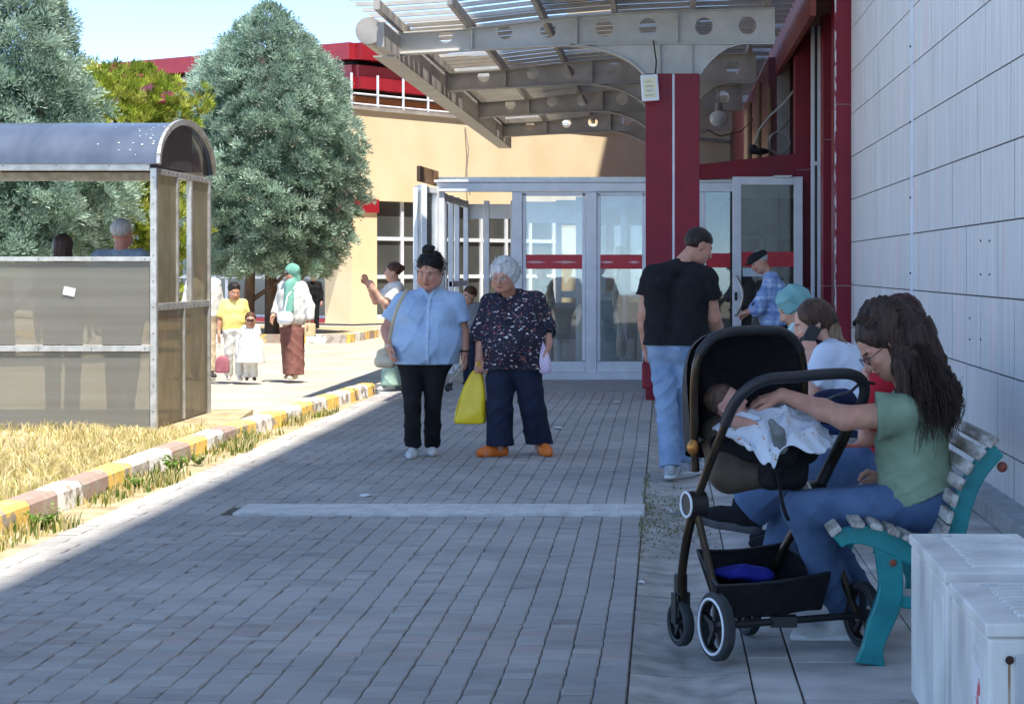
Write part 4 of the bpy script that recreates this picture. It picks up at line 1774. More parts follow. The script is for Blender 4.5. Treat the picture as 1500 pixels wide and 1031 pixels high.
def bench(yo, ln, label, slx=0.0):
    """seat line and back line from the photographed end frame; the bench runs away from the camera"""
    b = empty('park_bench', (.95, DB + ln / 2, 0), label, 'bench', 'teal iron benches along the wall')
    sc = 1.0 * DB / F
    for y0 in (DB, DB + ln - .06):
        g = MB()
        for pi_, (px, w) in enumerate(((seat_px, seat_w), (leg_px, leg_w), (rleg_px, rleg_w), (brace_px, [18] * 5))):
            q = smooth_path([(*bp(a, c), w_ * sc) for (a, c), w_ in zip(px, w)])
            off = .004 * pi_
            strip_plate(g, [(a[0], a[1]) for a in q], [a[2] for a in q], y0 + off, y0 + .055 - off)
        g.build('end_frame', m_teal, b, bevel=.007, seg=2)
        g = MB()
        for (a, c) in ((1308, 824),):
            x, z = bp(a, c)
            g.ball((x, y0 - .002, z), (.014, .008, .014), 6)
        g.build('bolt', m_rust, b, smooth=True)
    g = MB()
    x, z = bp(1467, 685)
    g.ball((x + .008, DB + .03, z), .02, 8)
    g.build('bolt', m_rust, b, smooth=True)
    # slats : seat and back
    mids = smooth_path([bp(a, c) for a, c in seat_px], 6)
    prev = None
    acc, k = 0, 0
    up_line = []
    for i in range(1, len(mids)):
        (x0, z0), (x1, z1) = mids[i - 1], mids[i]
        up_line.append((x0, z0, x1 - x0, z1 - z0))
    cum = 0
    nextp = .02
    for (x0, z0, dx, dz) in up_line:
        l = math.hypot(dx, dz)
        while cum + l > nextp:
            t = (nextp - cum) / l
            x, z = x0 + dx * t, z0 + dz * t
            ang = math.atan2(dz, dx)
            nx, nz = -math.sin(ang), math.cos(ang)
            c = Vector((x + nx * .044, 0, z + nz * .044))
            g = MB()
            rt = Matrix.Rotation(-ang, 3, 'Y')
            j = random.gauss(0, .003)
            g.box((c.x - .024, DB - .05 + j, c.z - .011), (c.x + .024, DB + ln + .04 + j, c.z + .011), rot=rt)
            g.build('slat', m_slat, b, bevel=.006, seg=2)
            nextp += .059
        cum += l
    return b


B1 = bench(0, 1.75, 'nearest teal iron bench with worn slats, holding the long haired woman')
B2 = copy_tree(B1)
B2.location = Vector(B1.location) + Vector((-.03, 2.75, 0))
B2['label'] = 'farther teal bench mostly hidden behind the stroller, under the woman in white'

# ================================================================ air conditioners
m_acw = M('ac_paint', (198, 195, 188), (236, 232, 224), lo=.28, hi=.6, detail=10, scale=4.5, rough=.42, bump=.05, bscale=60, stretch=(1, 1, .5))
m_acp = M('ac_plate', (188, 192, 190), (206, 208, 205), scale=6, rough=.5)
m_acin = M('ac_recess', (168, 162, 146), (184, 178, 164), scale=6, rough=.7)


def ac_unit(x0, x1, y0, y1, z1, label, sticker):
    a = empty('air_conditioner_unit', ((x0 + x1) / 2, (y0 + y1) / 2, .05), label, 'air conditioner', 'white outdoor units at the walkway edge')
    zb = .085
    g = MB()
    g.box((x0, y0, zb), (x1, y1, z1 - .035))
    body = g.build('casing', m_acw, a, bevel=.012, seg=3)
    g = MB()
    g.box((x0 - .006, y0 - .006, z1 - .034), (x1 + .006, y1 + .006, z1))
    # ribs pressed across the lid
    y = y0 + .07
    while y < y1 - .08:
        g.box((x0 + .085, y, z1 - .003), (x1 - .03, y + .024, z1 + .010))
        y += .05
    g.build('lid', m_acw, a, bevel=.006, seg=3)
    g = MB()
    for yy in (y0 + .1, y1 - .16):
        for xx in (x0 + .03, x1 - .08):
            g.box((xx, yy, .052), (xx + .05, yy + .06, zb + .002))
    g.build_each('foot', m_black, a)
    # long side: raised rim panel with grip
    g = MB()
    g.box((x0 - .004, y0 + .03, zb + .05), (x0 + .002, y0 + .055, z1 - .08))
    g.box((x0 - .004, y0 + .22, zb + .05), (x0 + .002, y0 + .24, z1 - .12))
    g.box((x0 - .004, y0 + .0553, z1 - .105), (x0 + .002, y0 + .2195, z1 - .08))
    g.build_each('side_trim', m_acw, a, bevel=.003)
    # end plate (valve cover) with recess
    g = MB()
    ex = x0 + .065
    g.box((ex, y0 - .007, zb + .02), (x1 - .02, y0 + .002, z1 - .075))
    g.build('end_plate', m_acp, a, bevel=.012, seg=3)
    g = MB()
    g.box((ex + .045, y0 - .0095, zb + .1), (x1 - .05, y0 - .0065, z1 - .205))
    rc = g.build('recess', m_acin, a, bevel=.006)
    g = MB()
    z0_, z1_ = zb + .1, z1 - .205
    for (lo, hi) in (((ex + .03, y0 - .016, z1_ + .001), (x1 - .035, y0 - .006, z1_ + .016)), ((ex + .03, y0 - .016, z0_), (ex + .044, y0 - .006, z1_))):
        g.box(lo, hi)
    g.build_each('recess_rim', m_acp, a, bevel=.004)
    g = MB()
    g.ball((ex - .014, y0 - .007, z1 - .088), (.011, .006, .011), 6)
    g.build('screw', M('rusted_screw', (60, 42, 34), rough=.9), a)
    g = MB()
    g.box((ex - .017, y0 - .0012, z1 - .22), (ex - .011, y0 + .001, z1 - .095))
    g.build('rust_streak', M('rust_streak', (160, 124, 88), (206, 186, 160), scale=14, rough=.8), a)
    if sticker:
        g = MB()
        g.box((x0 - .0025, y0 + .09, .2), (x0 + .001, y0 + .21, z1 - .13))
        g.build('sticker', M('torn_label', (226, 222, 220), (206, 90, 96), scale=16, rough=.7, lo=.55, hi=.6), a)
    # pressed badge on the lid
    g = MB()
    pts = [(x0 + .085 + .03 * math.cos(t * .5236), y1 - .11 + .014 * math.sin(t * .5236), z1 + .009) for t in range(13)]
    g.tube(pts, .0022, 5, cap=False)
    g.build('badge', m_acp, a)
    return a


ac_unit(.80, 1.143, 5.42, 6.20, .60, 'rear white air conditioner unit next to the bench end', False)
ac_unit(.79, 1.13, 4.66, 5.27, .595, 'front white air conditioner unit with torn red label, closest to the camera', True)
# ================================================================ people
m_skin = M('skin', (255, 255, 255), attr='col', rough=.5, sss=.08, bump=.05, bscale=220, c2=(240, 236, 234), scale=30)


def wrinkle(m, st=.55, sc=7.0):
    """second, larger bump: creases in cloth"""
    nt = m.node_tree
    N, L = nt.nodes, nt.links
    b = N['Principled BSDF']
    tc = N.new('ShaderNodeTexCoord')
    nz = N.new('ShaderNodeTexNoise')
    nz.noise_type = 'RIDGED_MULTIFRACTAL'
    nz.inputs['Scale'].default_value = sc
    nz.inputs['Detail'].default_value = 2.5
    nz.inputs['Distortion'].default_value = .9
    L.new(tc.outputs['Object'], nz.inputs['Vector'])
    bp = N.new('ShaderNodeBump')
    bp.inputs['Strength'].default_value = st
    bp.inputs['Distance'].default_value = .012
    L.new(nz.outputs['Fac'], bp.inputs['Height'])
    old = b.inputs['Normal'].links
    if old:
        L.new(old[0].from_socket, bp.inputs['Normal'])
    L.new(bp.outputs['Normal'], b.inputs['Normal'])


def cloth(name, c1, c2=None, scale=14, rough=.85, bump=.25, bscale=240, stretch=(1, 1, 1), lo=.35, hi=.65, wr=.55, wsc=7):
    m = M(name, c1, c2 or tuple(min(255, int(v * 1.05 + 3)) for v in c1), scale=scale, rough=rough, bump=bump, bscale=bscale, spec=.25, stretch=stretch, lo=lo, hi=hi)
    wrinkle(m, wr, wsc)
    return m


def hairmat(name, c1, c2):
    return M(name, c1, c2, scale=40, rough=.5, bump=.7, bscale=110, spec=.25, stretch=(1, 1, .18))


V3 = lambda v: np.array(v, float)


def unit(v):
    v = V3(v)
    return v / max(1e-9, np.linalg.norm(v))


def frame(fwd, up=(0, 0, 1)):
    y = -unit(fwd)
    z = V3(up) - y * (V3(up) @ y)
    z = unit(z)
    x = np.cross(y, z)
    return np.stack([x, y, z], 1)


class Head:
    def __init__(s, c, fwd, up=(0, 0, 1), sc=1.0, skin=(206, 158, 132), age=0, lips=(168, 92, 84), brow=(58, 42, 34)):
        s.c, s.M, s.sc = V3(c), frame(fwd, up), sc
        s.skin, s.lips, s.brow, s.age = skin, lips, brow, age

    def w(s, p):
        return s.c + s.M @ (V3(p) * s.sc)

    def e(s, p, r, k=.012, op=1):
        r = (r, r, r) if not isinstance(r, (tuple, list)) else r
        return E_(s.w(p), tuple(q * s.sc for q in r), k, s.M, op)

    def cn(s, a, b, ra, rb, k=.01):
        return C_(s.w(a), s.w(b), ra * s.sc, rb * s.sc, k)

    def prims(s, full=0.0):
        f = full
        p = [s.e((0, .012, .035), (.076, .094, .083), .02), s.e((0, -.028, -.03), (.062 + f * .6, .066, .088), .03),
             s.e((0, -.058, -.088), (.030 + f * .5, .030, .024), .03), s.e((.034, -.035, -.06), (.03 + f, .038, .04), .03), s.e((-.034, -.035, -.06), (.03 + f, .038, .04), .03),
             s.e((.034, -.066, -.022), (.024, .022, .02), .02), s.e((-.034, -.066, -.022), (.024, .022, .02), .02),
             # eye sockets then lids
             s.e((.031, -.098, .004), (.02, .018, .012), .014, -1), s.e((-.031, -.098, .004), (.02, .018, .012), .014, -1),
             s.e((.031, -.077, .003), (.014, .012, .0095), .006), s.e((-.031, -.077, .003), (.014, .012, .0095), .006),
             s.cn((0, -.088, .012), (0, -.112, -.028), .0085, .0125, .012), s.e((.011, -.1, -.032), (.008, .009, .007), .008), s.e((-.011, -.1, -.032), (.008, .009, .007), .008),
             s.e((0, -.086, -.056), (.023, .014, .0062), .006), s.e((0, -.083, -.067), (.02, .014, .0068), .006),
             s.cn((.014, -.088, .024), (.046, -.074, .024), .008, .006, .012), s.cn((-.014, -.088, .024), (-.046, -.074, .024), .008, .006, .012)]
        for sx in (-1, 1):
            p += [s.e((sx * .076, .012, -.005), (.010, .02, .031), .008), s.e((sx * .083, .008, -.004), (.006, .011, .018), .006, -1)]
        if s.age:
            for sx in (-1, 1):
                p += [s.cn((sx * .02, -.098, -.036), (sx * .036, -.082, -.075), .003, .003, .012)]
                p[-1] = p[-1][:6] + (-1,)
        return p

    def paint(s):
        M_ = s.M
        q = lambda p, r, c: (s.w(p), [v * s.sc for v in r], M_, c)
        sk = s.skin
        red = (min(255, sk[0] + 3), sk[1] - 7, sk[2] - 7)
        return [q((.04, -.07, -.03), (.022, .03, .02), red), q((-.04, -.07, -.03), (.022, .03, .02), red), q((0, -.112, -.028), (.014, .012, .012), red),
                q((.031, -.088, .003), (.0125, .010, .0052), (228, 222, 214)), q((-.031, -.088, .003), (.0125, .010, .0052), (228, 222, 214)),
                q((.031, -.09, .003), (.0062, .012, .0058), (44, 30, 22)), q((-.031, -.09, .003), (.0062, .012, .0058), (44, 30, 22)),
                q((.032, -.088, .0095), (.0145, .012, .0026), s.brow), q((-.032, -.088, .0095), (.0145, .012, .0026), s.brow),
                q((.032, -.084, .026), (.02, .02, .0045), s.brow), q((-.032, -.084, .026), (.02, .02, .0045), s.brow),
                q((0, -.095, -.0615), (.023, .02, .009), s.lips), q((0, -.1, -.0615), (.02, .02, .0016), (90, 44, 40))]


def hand(wr, d, n, t, s=1.0, curl=.5, thumb=.5):
    """palm plus five fingers: d along the hand, n out of the palm side, t towards the thumb"""
    wr, d, n = V3(wr), unit(d), V3(n)
    n = unit(n - d * (n @ d))
    t = V3(t)
    t = unit(t - d * (t @ d) - n * (t @ n))
    P_ = []
    offs = (.030, .010, -.010, -.029)
    lens = (.070, .078, .072, .056)
    for o, L in zip(offs, lens):
        kn = wr + (d * .088 + t * o) * s
        P_.append(C_(wr + t * o * .45 * s, kn, .016 * s, .0125 * s, .014))
        a = kn
        ang = curl * .5
        for j, fr in enumerate((.45, .32, .26)):
            dd = d * math.cos(ang) + n * math.sin(ang)
            b = a + dd * L * fr * s
            P_.append(C_(a, b, (.0098 - .001 * j) * s, (.0092 - .0012 * j) * s, .004))
            a = b
            ang += curl * .75
    b0 = wr + (d * .025 + t * .026) * s
    b1 = b0 + (d * .035 + t * .030 + n * .014 * thumb * 2) * s
    b2 = b1 + (d * .034 + t * (.012 - .02 * thumb) + n * .016 * thumb) * s
    b3 = b2 + (d * .026 + t * (.002 - .02 * thumb) + n * .012 * thumb) * s
    P_ += [C_(wr, b1, .018 * s, .0125 * s, .014), C_(b1, b2, .0118 * s, .0105 * s, .005), C_(b2, b3, .0105 * s, .0085 * s, .004)]
    return P_


def torso(J, T):
    up = unit(J['nk'] - J['pv'])
    Rv = J['sR'] - J['sL']
    Rv = unit(Rv - up * (Rv @ up))
    Fw = np.cross(Rv, up)
    ws = J.get('ws', (J['ch'] + J['pv']) / 2)
    hp_, hw_, hc_ = T['hp'], T['hw'], T['hc']
    rp, rw, rc = T['rp'], T['rw'], T['rc']
    p = []
    for sg, S in ((-1, 'sL'), (1, 'sR')):
        p += [C_(J['pv'] + Rv * sg * hp_, ws + Rv * sg * hw_, rp, rw, .05), C_(ws + Rv * sg * hw_, J['ch'] + Rv * sg * hc_, rw, rc, .05),
              C_(J['ch'] + Rv * sg * hc_ * .9 + up * .03, J[S] - Rv * sg * .01, rc * .78, T['sh'], .05),
              C_(J['nk'] - up * .03, J[S] * .75 + J['nk'] * .25 - up * .005, .045 * T.get('nks', 1), T['sh'] * .82, .03)]
    if T.get('belly'):
        b = T['belly']
        p.append(E_(ws + Fw * b[0] + up * b[1], (b[2], b[3], b[4]), .06, frame(Fw, up)))
    if T.get('bust'):
        b = T['bust']
        for sg in (-1, 1):
            p.append(E_(J['ch'] + Fw * b[0] + Rv * sg * b[1] - up * b[2], (b[3], b[3], b[3] * .95), .04, frame(Fw, up)))
    if T.get('butt'):
        b = T['butt']
        for sg in (-1, 1):
            p.append(E_(J['pv'] - Fw * b[0] + Rv * sg * b[1] - up * b[2], (b[3], b[3], b[3]), .05, frame(Fw, up)))
    return p, up, Rv, Fw


DT = dict(hp=.09, hw=.08, hc=.085, rp=.105, rw=.10, rc=.105, sh=.062, ua=.05, el=.04, fa=.038, wr=.027, th=.085, kn=.058, cf=.056, an=.036, nkr=.05)


def person(label, J, T=None, head=None, skin=(206, 158, 132), top=None, bottom=None, shoes=None, hair=None, group='people outside the entrance',
           vox=.009, hands=None, full=0.0, root=None, hs=1.0, armfold=True, body_arm=True, cut_body=()):
    T = {**DT, **(T or {})}
    J = {k: V3(v) for k, v in J.items()}
    gx = (J['aL'] + J['aR']) / 2
    rt = empty('person', root if root is not None else (gx[0], gx[1], 0), label, 'person', group)
    tp, up, Rv, Fw = torso(J, T)
    hd = head
    sk = []
    sk += grow(tp, -.014)
    sk += [C_(J['nk'] - up * .005, hd.w((0, .015, -.05)), T['nkr'] * 1.02, T['nkr'], .025)]
    sk += hd.prims(full)
    arms = {}
    for S in 'LR':
        s, e, w_ = J['s' + S], J['e' + S], J['w' + S]
        m = e + (w_ - e) * .35
        arms[S] = [C_(s, e, T['ua'], T['el'], .03), C_(e, m, T['el'], T['fa'], .02), C_(m, w_, T['fa'], T['wr'], .02)]
        sk += arms[S]
        hh = (hands or {}).get(S, {})
        if hh.get('skip'):
            continue
        d = hh.get('d', w_ - e)
        n = hh.get('n', -Rv if S == 'R' else Rv)
        t = hh.get('t', Fw)
        sk += hand(w_, d, n, t, hh.get('s', hs), hh.get('curl', .5), hh.get('thumb', .5))
    legs = {}
    for S in 'LR':
        h, k, a = J['h' + S], J['k' + S], J['a' + S]
        m = k + (a - k) * .35 - Fw * .012
        legs[S] = [C_(h, k, T['th'], T['kn'], .04), C_(k, m, T['kn'], T['cf'], .03), C_(m, a, T['cf'], T['an'], .03)]
        sk += grow(legs[S], -.012)
        tt = J['t' + S]
        he = a + (a - tt) * .25
        he[2] = max(.035, he[2] - .04) if 'lift' not in J else he[2] - .04
        if not shoes:
            sk += [C_(a, he, T['an'] * .8, .024, .02), C_(a - V3((0, 0, .02)), tt, .028, .018, .02), C_(he, tt, .022, .018, .02)]
    body = sdf_mesh('body', sk, vox, m_skin, rt, base=skin, paint=hd.paint(), cuts=cut_body)
    out = {'root': rt, 'J': J, 'up': up, 'Rv': Rv, 'Fw': Fw, 'hd': hd, 'T': T, 'torso': tp, 'arms': arms, 'legs': legs}
    if top:
        inc = top.get('inc', .014)
        pr = grow(tp, inc)
        sl = top.get('sleeve', .8)
        for S in 'LR':
            s, e, w_ = J['s' + S], J['e' + S], J['w' + S]
            f = top.get('flare', .012)
            if sl <= 1:
                pr.append(K_(s, s + (e - s) * sl, T['ua'] + inc + .004, T['ua'] + (T['el'] - T['ua']) * sl + inc + f, .025))
            else:
                w2 = e + (w_ - e) * (sl - 1)
                pr += [C_(s, e, T['ua'] + inc + .006, T['el'] + inc + f, .025), K_(e, w2, T['el'] + inc + f, T['el'] + (T['wr'] - T['el']) * (sl - 1) + inc + f, .02)]
        pr += top.get('extra', [])
        nr = top.get('neck', .06)
        pr.append(E_(J['nk'] + up * top.get('nup', .045) + Fw * top.get('nfw', .03), (nr, nr, nr), .006, None, -1))
        cuts = list(top.get('cuts', ()))
        for S in 'LR':
            s, e, w_ = J['s' + S], J['e' + S], J['w' + S]
        if 'hem' in top:
            cuts.append(((0, 0, top['hem']), (0, 0, -1)))
        out['top'] = sdf_mesh(top.get('name', 'shirt'), pr, top.get('vox', vox), top['mat'], rt, cuts=cuts, fold=folds(top.get('amp', .006), top.get('ff', (34, 34, 26)), top.get('seed', 1)))
    if bottom:
        inc = bottom.get('inc', .012)
        pr = []
        ws = J.get('ws', (J['ch'] + J['pv']) / 2)
        for sg in (-1, 1):
            pr += [C_(J['pv'] + Rv * sg * T['hp'], J['pv'] + (ws - J['pv']) * .5 + Rv * sg * (T['hp'] + T['hw']) / 2, T['rp'] + inc * .6, (T['rp'] + T['rw']) / 2 + inc * .4, .05)]
        if T.get('butt'):
            b = T['butt']
            for sg in (-1, 1):
                pr.append(E_(J['pv'] - Fw * b[0] + Rv * sg * b[1] - up * b[2], (b[3] + inc,) * 3, .05, frame(Fw, up)))
        fl = bottom.get('ankle', .012)
        kn = bottom.get('knee', .0)
        for S in 'LR':
            h, k, a = J['h' + S], J['k' + S], J['a' + S]
            pr += [C_(J['pv'] * .5 + h * .5, h, T['rp'] * .8 + inc, T['th'] + inc, .04), C_(h, k, T['th'] + inc, T['kn'] + inc + kn, .018), K_(k, k + (a - k) * bottom.get('len', 1.0), T['kn'] + inc + kn, T['an'] + inc + fl, .015)]
        pr += bottom.get('extra', [])
        cuts = list(bottom.get('cuts', ()))
        if 'hem' in bottom:
            cuts.append(((0, 0, bottom['hem']), (0, 0, -1)))
        if top and 'hem' in top and 'waist' not in bottom:
            cuts.append(((0, 0, top['hem'] + .03), (0, 0, 1)))
        if 'waist' in bottom:
            cuts.append((bottom['waist'], up))
        out['bottom'] = sdf_mesh(bottom.get('name', 'trousers'), pr, bottom.get('vox', vox), bottom['mat'], rt, cuts=cuts, fold=folds(bottom.get('amp', .005), bottom.get('ff', (30, 30, 30)), bottom.get('seed', 2)))
    if shoes:
        for S in 'LR':
            if S in shoes.get('skip', ''):
                continue
            a, tt = J['a' + S], J['t' + S]
            d = tt - a
            d[2] = 0
            d = unit(d) if np.linalg.norm(d) > .02 else -unit(Fw)
            z0 = shoes.get('z', {}).get(S, 0.0)
            s = shoes.get('s', 1.0)
            u = V3(shoes.get('up', {}).get(S, (0, 0, 1)))
            d = unit((tt - a) - u * ((tt - a) @ u))
            bse = a - u * ((a[2] - z0) if S not in shoes.get('up', {}) else .075)
            sd = np.cross(u, d)
            heel = bse - d * .045 * s + u * .034
            ball = bse + d * .115 * s + u * .026
            toe = bse + d * .165 * s + u * .024
            pr = [C_(heel, ball + sd * .006, .034 * s, .037 * s, .02), C_(ball, toe, .037 * s, .027 * s, .02), C_(heel + u * .03, bse + d * .03 + u * .055, .03 * s, .03 * s, .02)]
            if not shoes.get('low'):
                pr.append(C_(a - u * .02, a + u * .01 - d * .008, .04 * s, .04 * s, .02))
            so = sdf_mesh('shoe', pr, .006 if vox < .011 else vox, shoes['mat'], rt, cuts=[(bse + u * .002, -u)])
            if shoes.get('sole'):
                pr2 = [C_(heel - u * .022, ball - u * .014, .037 * s, .041 * s, .01), C_(ball - u * .014, toe - u * .012, .041 * s, .031 * s, .01)]
                sdf_mesh('sole', pr2, .006 if vox < .011 else vox, shoes['sole'], so, cuts=[(bse + u * .001, -u), (bse + u * .026, u)])
    if hair:
        out['hair'] = sdf_mesh(hair.get('name', 'hair'), hair['prims'], hair.get('vox', .007 if vox < .011 else vox), hair['mat'], rt, fold=hair['fold'] if 'fold' in hair else folds(hair.get('amp', .003), hair.get('ff', (120, 120, 40)), 3), cuts=hair.get('cuts', ()))
    return out


def hair_short(h, g=.008):
    return [h.e((0, .022, .045), (.079 + g * .6, .092 + g, .083 + g * .8), .01), h.e((0, -.10, -.02), (.075, .07, .075), .02, -1), h.e((0, .02, -.11), (.13, .2, .07), .02, -1)]


def stand(x, y, H, heading=0.0, z0=0.0, arms=None, stride=0.0, spread=1.0):
    """standing joints; heading 0 faces the camera, positive turns towards image right"""
    s = H / 1.65
    c, sn = math.cos(heading), math.sin(heading)

    def q(lx, ly, lz):
        return V3((x + (lx * c - ly * sn) * s, y + (lx * sn + ly * c) * s, z0 + lz * s))
    J = {'pv': q(0, .01, .90), 'ch': q(0, .01, 1.20), 'nk': q(0, .02, 1.39), 'hd': q(0, -.01, 1.535)}
    for S, g in (('L', -1), ('R', 1)):
        J['s' + S] = q(g * .165 * spread, .015, 1.335)
        J['e' + S] = q(g * .215 * spread, .03, 1.07)
        J['w' + S] = q(g * .225 * spread, -.04, .83)
        J['h' + S] = q(g * .085, .0, .86)
        J['k' + S] = q(g * .09, -.02 - g * stride * .3, .47)
        J['a' + S] = q(g * .09, .03 - g * stride, .085)
        J['t' + S] = q(g * .105, -.12 - g * stride, .03)
    fwd = V3((sn, -c, 0))
    return J, fwd, q


def curls(h, root, mat, n, seed, r=(.0018, .004), ln=.05, acc=None, wild=.5):
    """short loose strands over a head so the hair edge is not a shell"""
    rg = np.random.default_rng(seed)
    g = MB()
    made = 0
    while made < n:
        d = unit(rg.normal(0, 1, 3))
        if d[1] < -.45 and d[2] < .55 or d[2] < -.55:
            continue
        p = V3((d[0] * .094, .022 + d[1] * .104, .035 + d[2] * .098))
        if acc is not None and not acc(p):
            continue
        t = unit(np.cross(d, rg.normal(0, 1, 3)) + V3((0, .35, -.8)))
        pts = []
        ph = rg.uniform(0, 6.28)
        for k in range(6):
            q_ = k / 5
            pp = p + t * ln * q_ * rg.uniform(.8, 1.2) + d * (.006 + wild * .016 * math.sin(2.6 * q_ + ph) * q_)
            pts.append(tuple(h.w(pp)))
        r0 = rg.uniform(*r)
        g.tube(pts, [r0, r0, r0 * .9, r0 * .8, r0 * .6, r0 * .2], 4, cap=False)
        made += 1
    o = g.build('hair_strands', mat, root, fixn=False)
    o.data.polygons.foreach_set('use_smooth', [True] * len(g.f))
    return o
# ---------------------------------------------------------------- woman in the blue shirt
D = 14.87
q = lambda px, py, dy=0.0: V3(P(px, py, D + dy))
m_blueshirt = cloth('light_blue_cotton', (164, 190, 220), (172, 197, 226), scale=30, bump=.35, bscale=300)
m_blackcl = cloth('black_cloth', (22, 22, 26), (32, 32, 36))
m_navy = cloth('navy_cloth', (30, 36, 54), (40, 46, 66), scale=9)
m_whiteshoe = M('white_leather', (206, 208, 208), (226, 226, 226), scale=9, rough=.5)
hd = Head(q(630, 397, -.07), (-.24, -1, -.42), (0, -.2, 1), 1.12, skin=(196, 142, 120), brow=(40, 28, 26), lips=(150, 78, 76))
J = dict(pv=q(622, 522, .02), ws=q(625, 500, 0), ch=q(628, 462, .02), nk=q(629, 424, .03), sL=q(588, 444, .03), sR=q(668, 443, .03),
         eL=q(567, 482, .03), wL=q(571, 508, -.08), eR=q(678, 484, .05), wR=q(681, 516, -.03),
         hL=q(604, 540, 0), hR=q(637, 540, 0), kL=q(604, 592, -.12), kR=q(634, 592, -.02), aL=q(605, 653, -.08), aR=q(633, 653, .14), tL=q(600, 664, -.24), tR=q(632, 664, -.02))
W1 = person('dark haired woman in light blue shirt and black trousers with cream shoulder bag', J,
            dict(hp=.105, hw=.125, hc=.10, rp=.125, rw=.135, rc=.125, sh=.062, ua=.058, el=.047, fa=.044, wr=.03, th=.088, kn=.054, cf=.054, an=.038, belly=(.06, -.02, .19, .15, .16), bust=(.07, .085, .02, .1), nkr=.06, nks=1.1),
            hd, skin=(196, 142, 120), full=.024,
            top=dict(mat=m_blueshirt, inc=.016, sleeve=.68, flare=.022, hem=P(0, 533, D).z, neck=.06, nup=.04, nfw=.06, amp=.008, ff=(30, 30, 22), extra=[C_(q(605, 515, -.02), q(606, 540, -.02), .13, .14, .05), C_(q(644, 515, -.02), q(643, 540, -.02), .13, .14, .05)]),
            bottom=dict(mat=m_blackcl, inc=.012, hem=P(0, 658, D).z, ankle=.014, knee=.0),
            shoes=dict(mat=m_whiteshoe, low=True),
            hair=dict(mat=hairmat('black_hair', (18, 15, 15), (34, 28, 27)), prims=[hd.e((0, .02, .045), (.086, .098, .092), .01), hd.e((0, -.115, -.015), (.07, .07, .07), .02, -1), hd.e((.0, .05, -.12), (.12, .15, .09), .02, -1), hd.e((-.01, .02, .15), (.042, .04, .036), .02), hd.e((.022, .03, .16), (.02, .022, .02), .01)], amp=.003))
curls(hd, W1['root'], bpy.data.materials['black_hair'], 160, 3, ln=.06, wild=.3)
# placket, collar, buttons
def on_front(o, x, z):
    """point of a garment's front surface at world x, z (garment faces the camera)"""
    off = top_loc(o)
    n = len(o.data.vertices)
    co = np.empty(n * 3, np.float32)
    o.data.vertices.foreach_get('co', co)
    co = co.reshape(-1, 3) + np.array(off)
    k = np.where((np.abs(co[:, 0] - x) < .012) & (np.abs(co[:, 2] - z) < .012))[0]
    return float(co[k, 1].min()) if len(k) else None


g, gb = MB(), MB()
pts = []
for t in range(24):
    c = q(630 + (.3 * t / 23), 434 + 98 * t / 23)
    y = on_front(W1['top'], c[0], c[2])
    if y is not None:
        pts.append((c[0], y - .001, c[2]))
        if t % 4 == 1:
            gb.ball((c[0], y - .006, c[2]), (.006, .003, .006), 5)
for a, b in zip(pts[:-1], pts[1:]):
    g.bar(a, b, .026, .006, up=(0, -1, 0))
plk = g.build('placket', cloth('placket_cotton', (176, 200, 226), (182, 204, 230)), W1['top'])
gb.build_each('button', m_white, plk)
# collar band
g = MB()
for sx in (-1, 1):
    c0_, c1_, c2_ = q(629.5 + sx * .6, 436, 0), q(629.5 + sx * 7.5, 425, 0), q(629.5 + sx * 11, 419.5, 0)
    line = []
    for c in (c0_, c0_ * .5 + c1_ * .5, c1_, c2_):
        y = on_front(W1['top'], c[0], c[2])
        line.append((c[0], (y if y is not None else 14.8) - .004, c[2]))
    for a, b in zip(line[:-1], line[1:]):
        g.bar(a, b, .022, .008, up=(0, -1, 0))
g.build_each('collar', bpy.data.materials['placket_cotton'], W1['top'], per=3, bevel=.002)


# bag strap, bag, bracelet, keys
m_cream = M('cream_leather', (206, 190, 160), (220, 206, 178), scale=9, rough=.5)
bag = empty('shoulder_bag', q(562, 522, .05), 'cream shoulder bag hanging at the side of the woman in blue', 'bag')
sdf_mesh('bag_body', [C_(q(556, 530, .06), q(572, 530, .06), .045, .05, .03), C_(q(558, 518, .07), q(571, 512, .07), .035, .03, .03)], .007, m_cream, bag)
g = MB()
pts = smooth_path([tuple(q(*p)) for p in ((566, 515, .05), (572, 490, -.12), (579, 460, -.19), (590, 434, -.115), (596, 425, -.02), (594, 428, .08), (582, 450, .16), (570, 500, .13))], 5)
g.tube(pts, .014, 6, sq=.35)
g.build('strap', m_cream, bag, smooth=True)
g = MB()
for k in range(3):
    g.tube([tuple(q(570, 505 + k * 1.5, -.078) + V3((math.cos(t * .5236) * .034, math.sin(t * .5236) * .034, 0))) for t in range(13)], .005, 6, cap=False)
g.build_each('bracelet', m_cream, W1['root'], smooth=True)
g = MB()
g.tube([tuple(q(681, 514, -.03) + V3((math.cos(t * .5236) * .036, math.sin(t * .5236) * .036, 0))) for t in range(13)], .008, 6, cap=False)
g.build('watch', m_black, W1['root'], smooth=True)
keys = empty('key_ring', q(660, 560, -.05), 'bunch of keys on a dark strap dangling from the blue shirted woman', 'keys')
g = MB()
g.tube([tuple(q(*p)) for p in ((678, 530, -.05), (670, 540, -.06), (662, 550, -.06), (658, 560, -.06))], .006, 6)
g.tube([tuple(q(*p)) for p in ((680, 532, -.05), (672, 545, -.07), (664, 553, -.07), (658, 560, -.06))], .006, 6)
g.build_each('strap', m_steel2, keys, smooth=True)
g = MB()
for k in range(6):
    a = k * 1.1
    p0 = q(657 + k, 561, -.06)
    g.bar(p0, p0 + V3((.02 * math.sin(a), .02 * math.cos(a), -.055)), .016, .005)
g.ball(q(656, 568, -.06), (.025, .02, .03), 6)
g.build_each('key', m_black, keys)

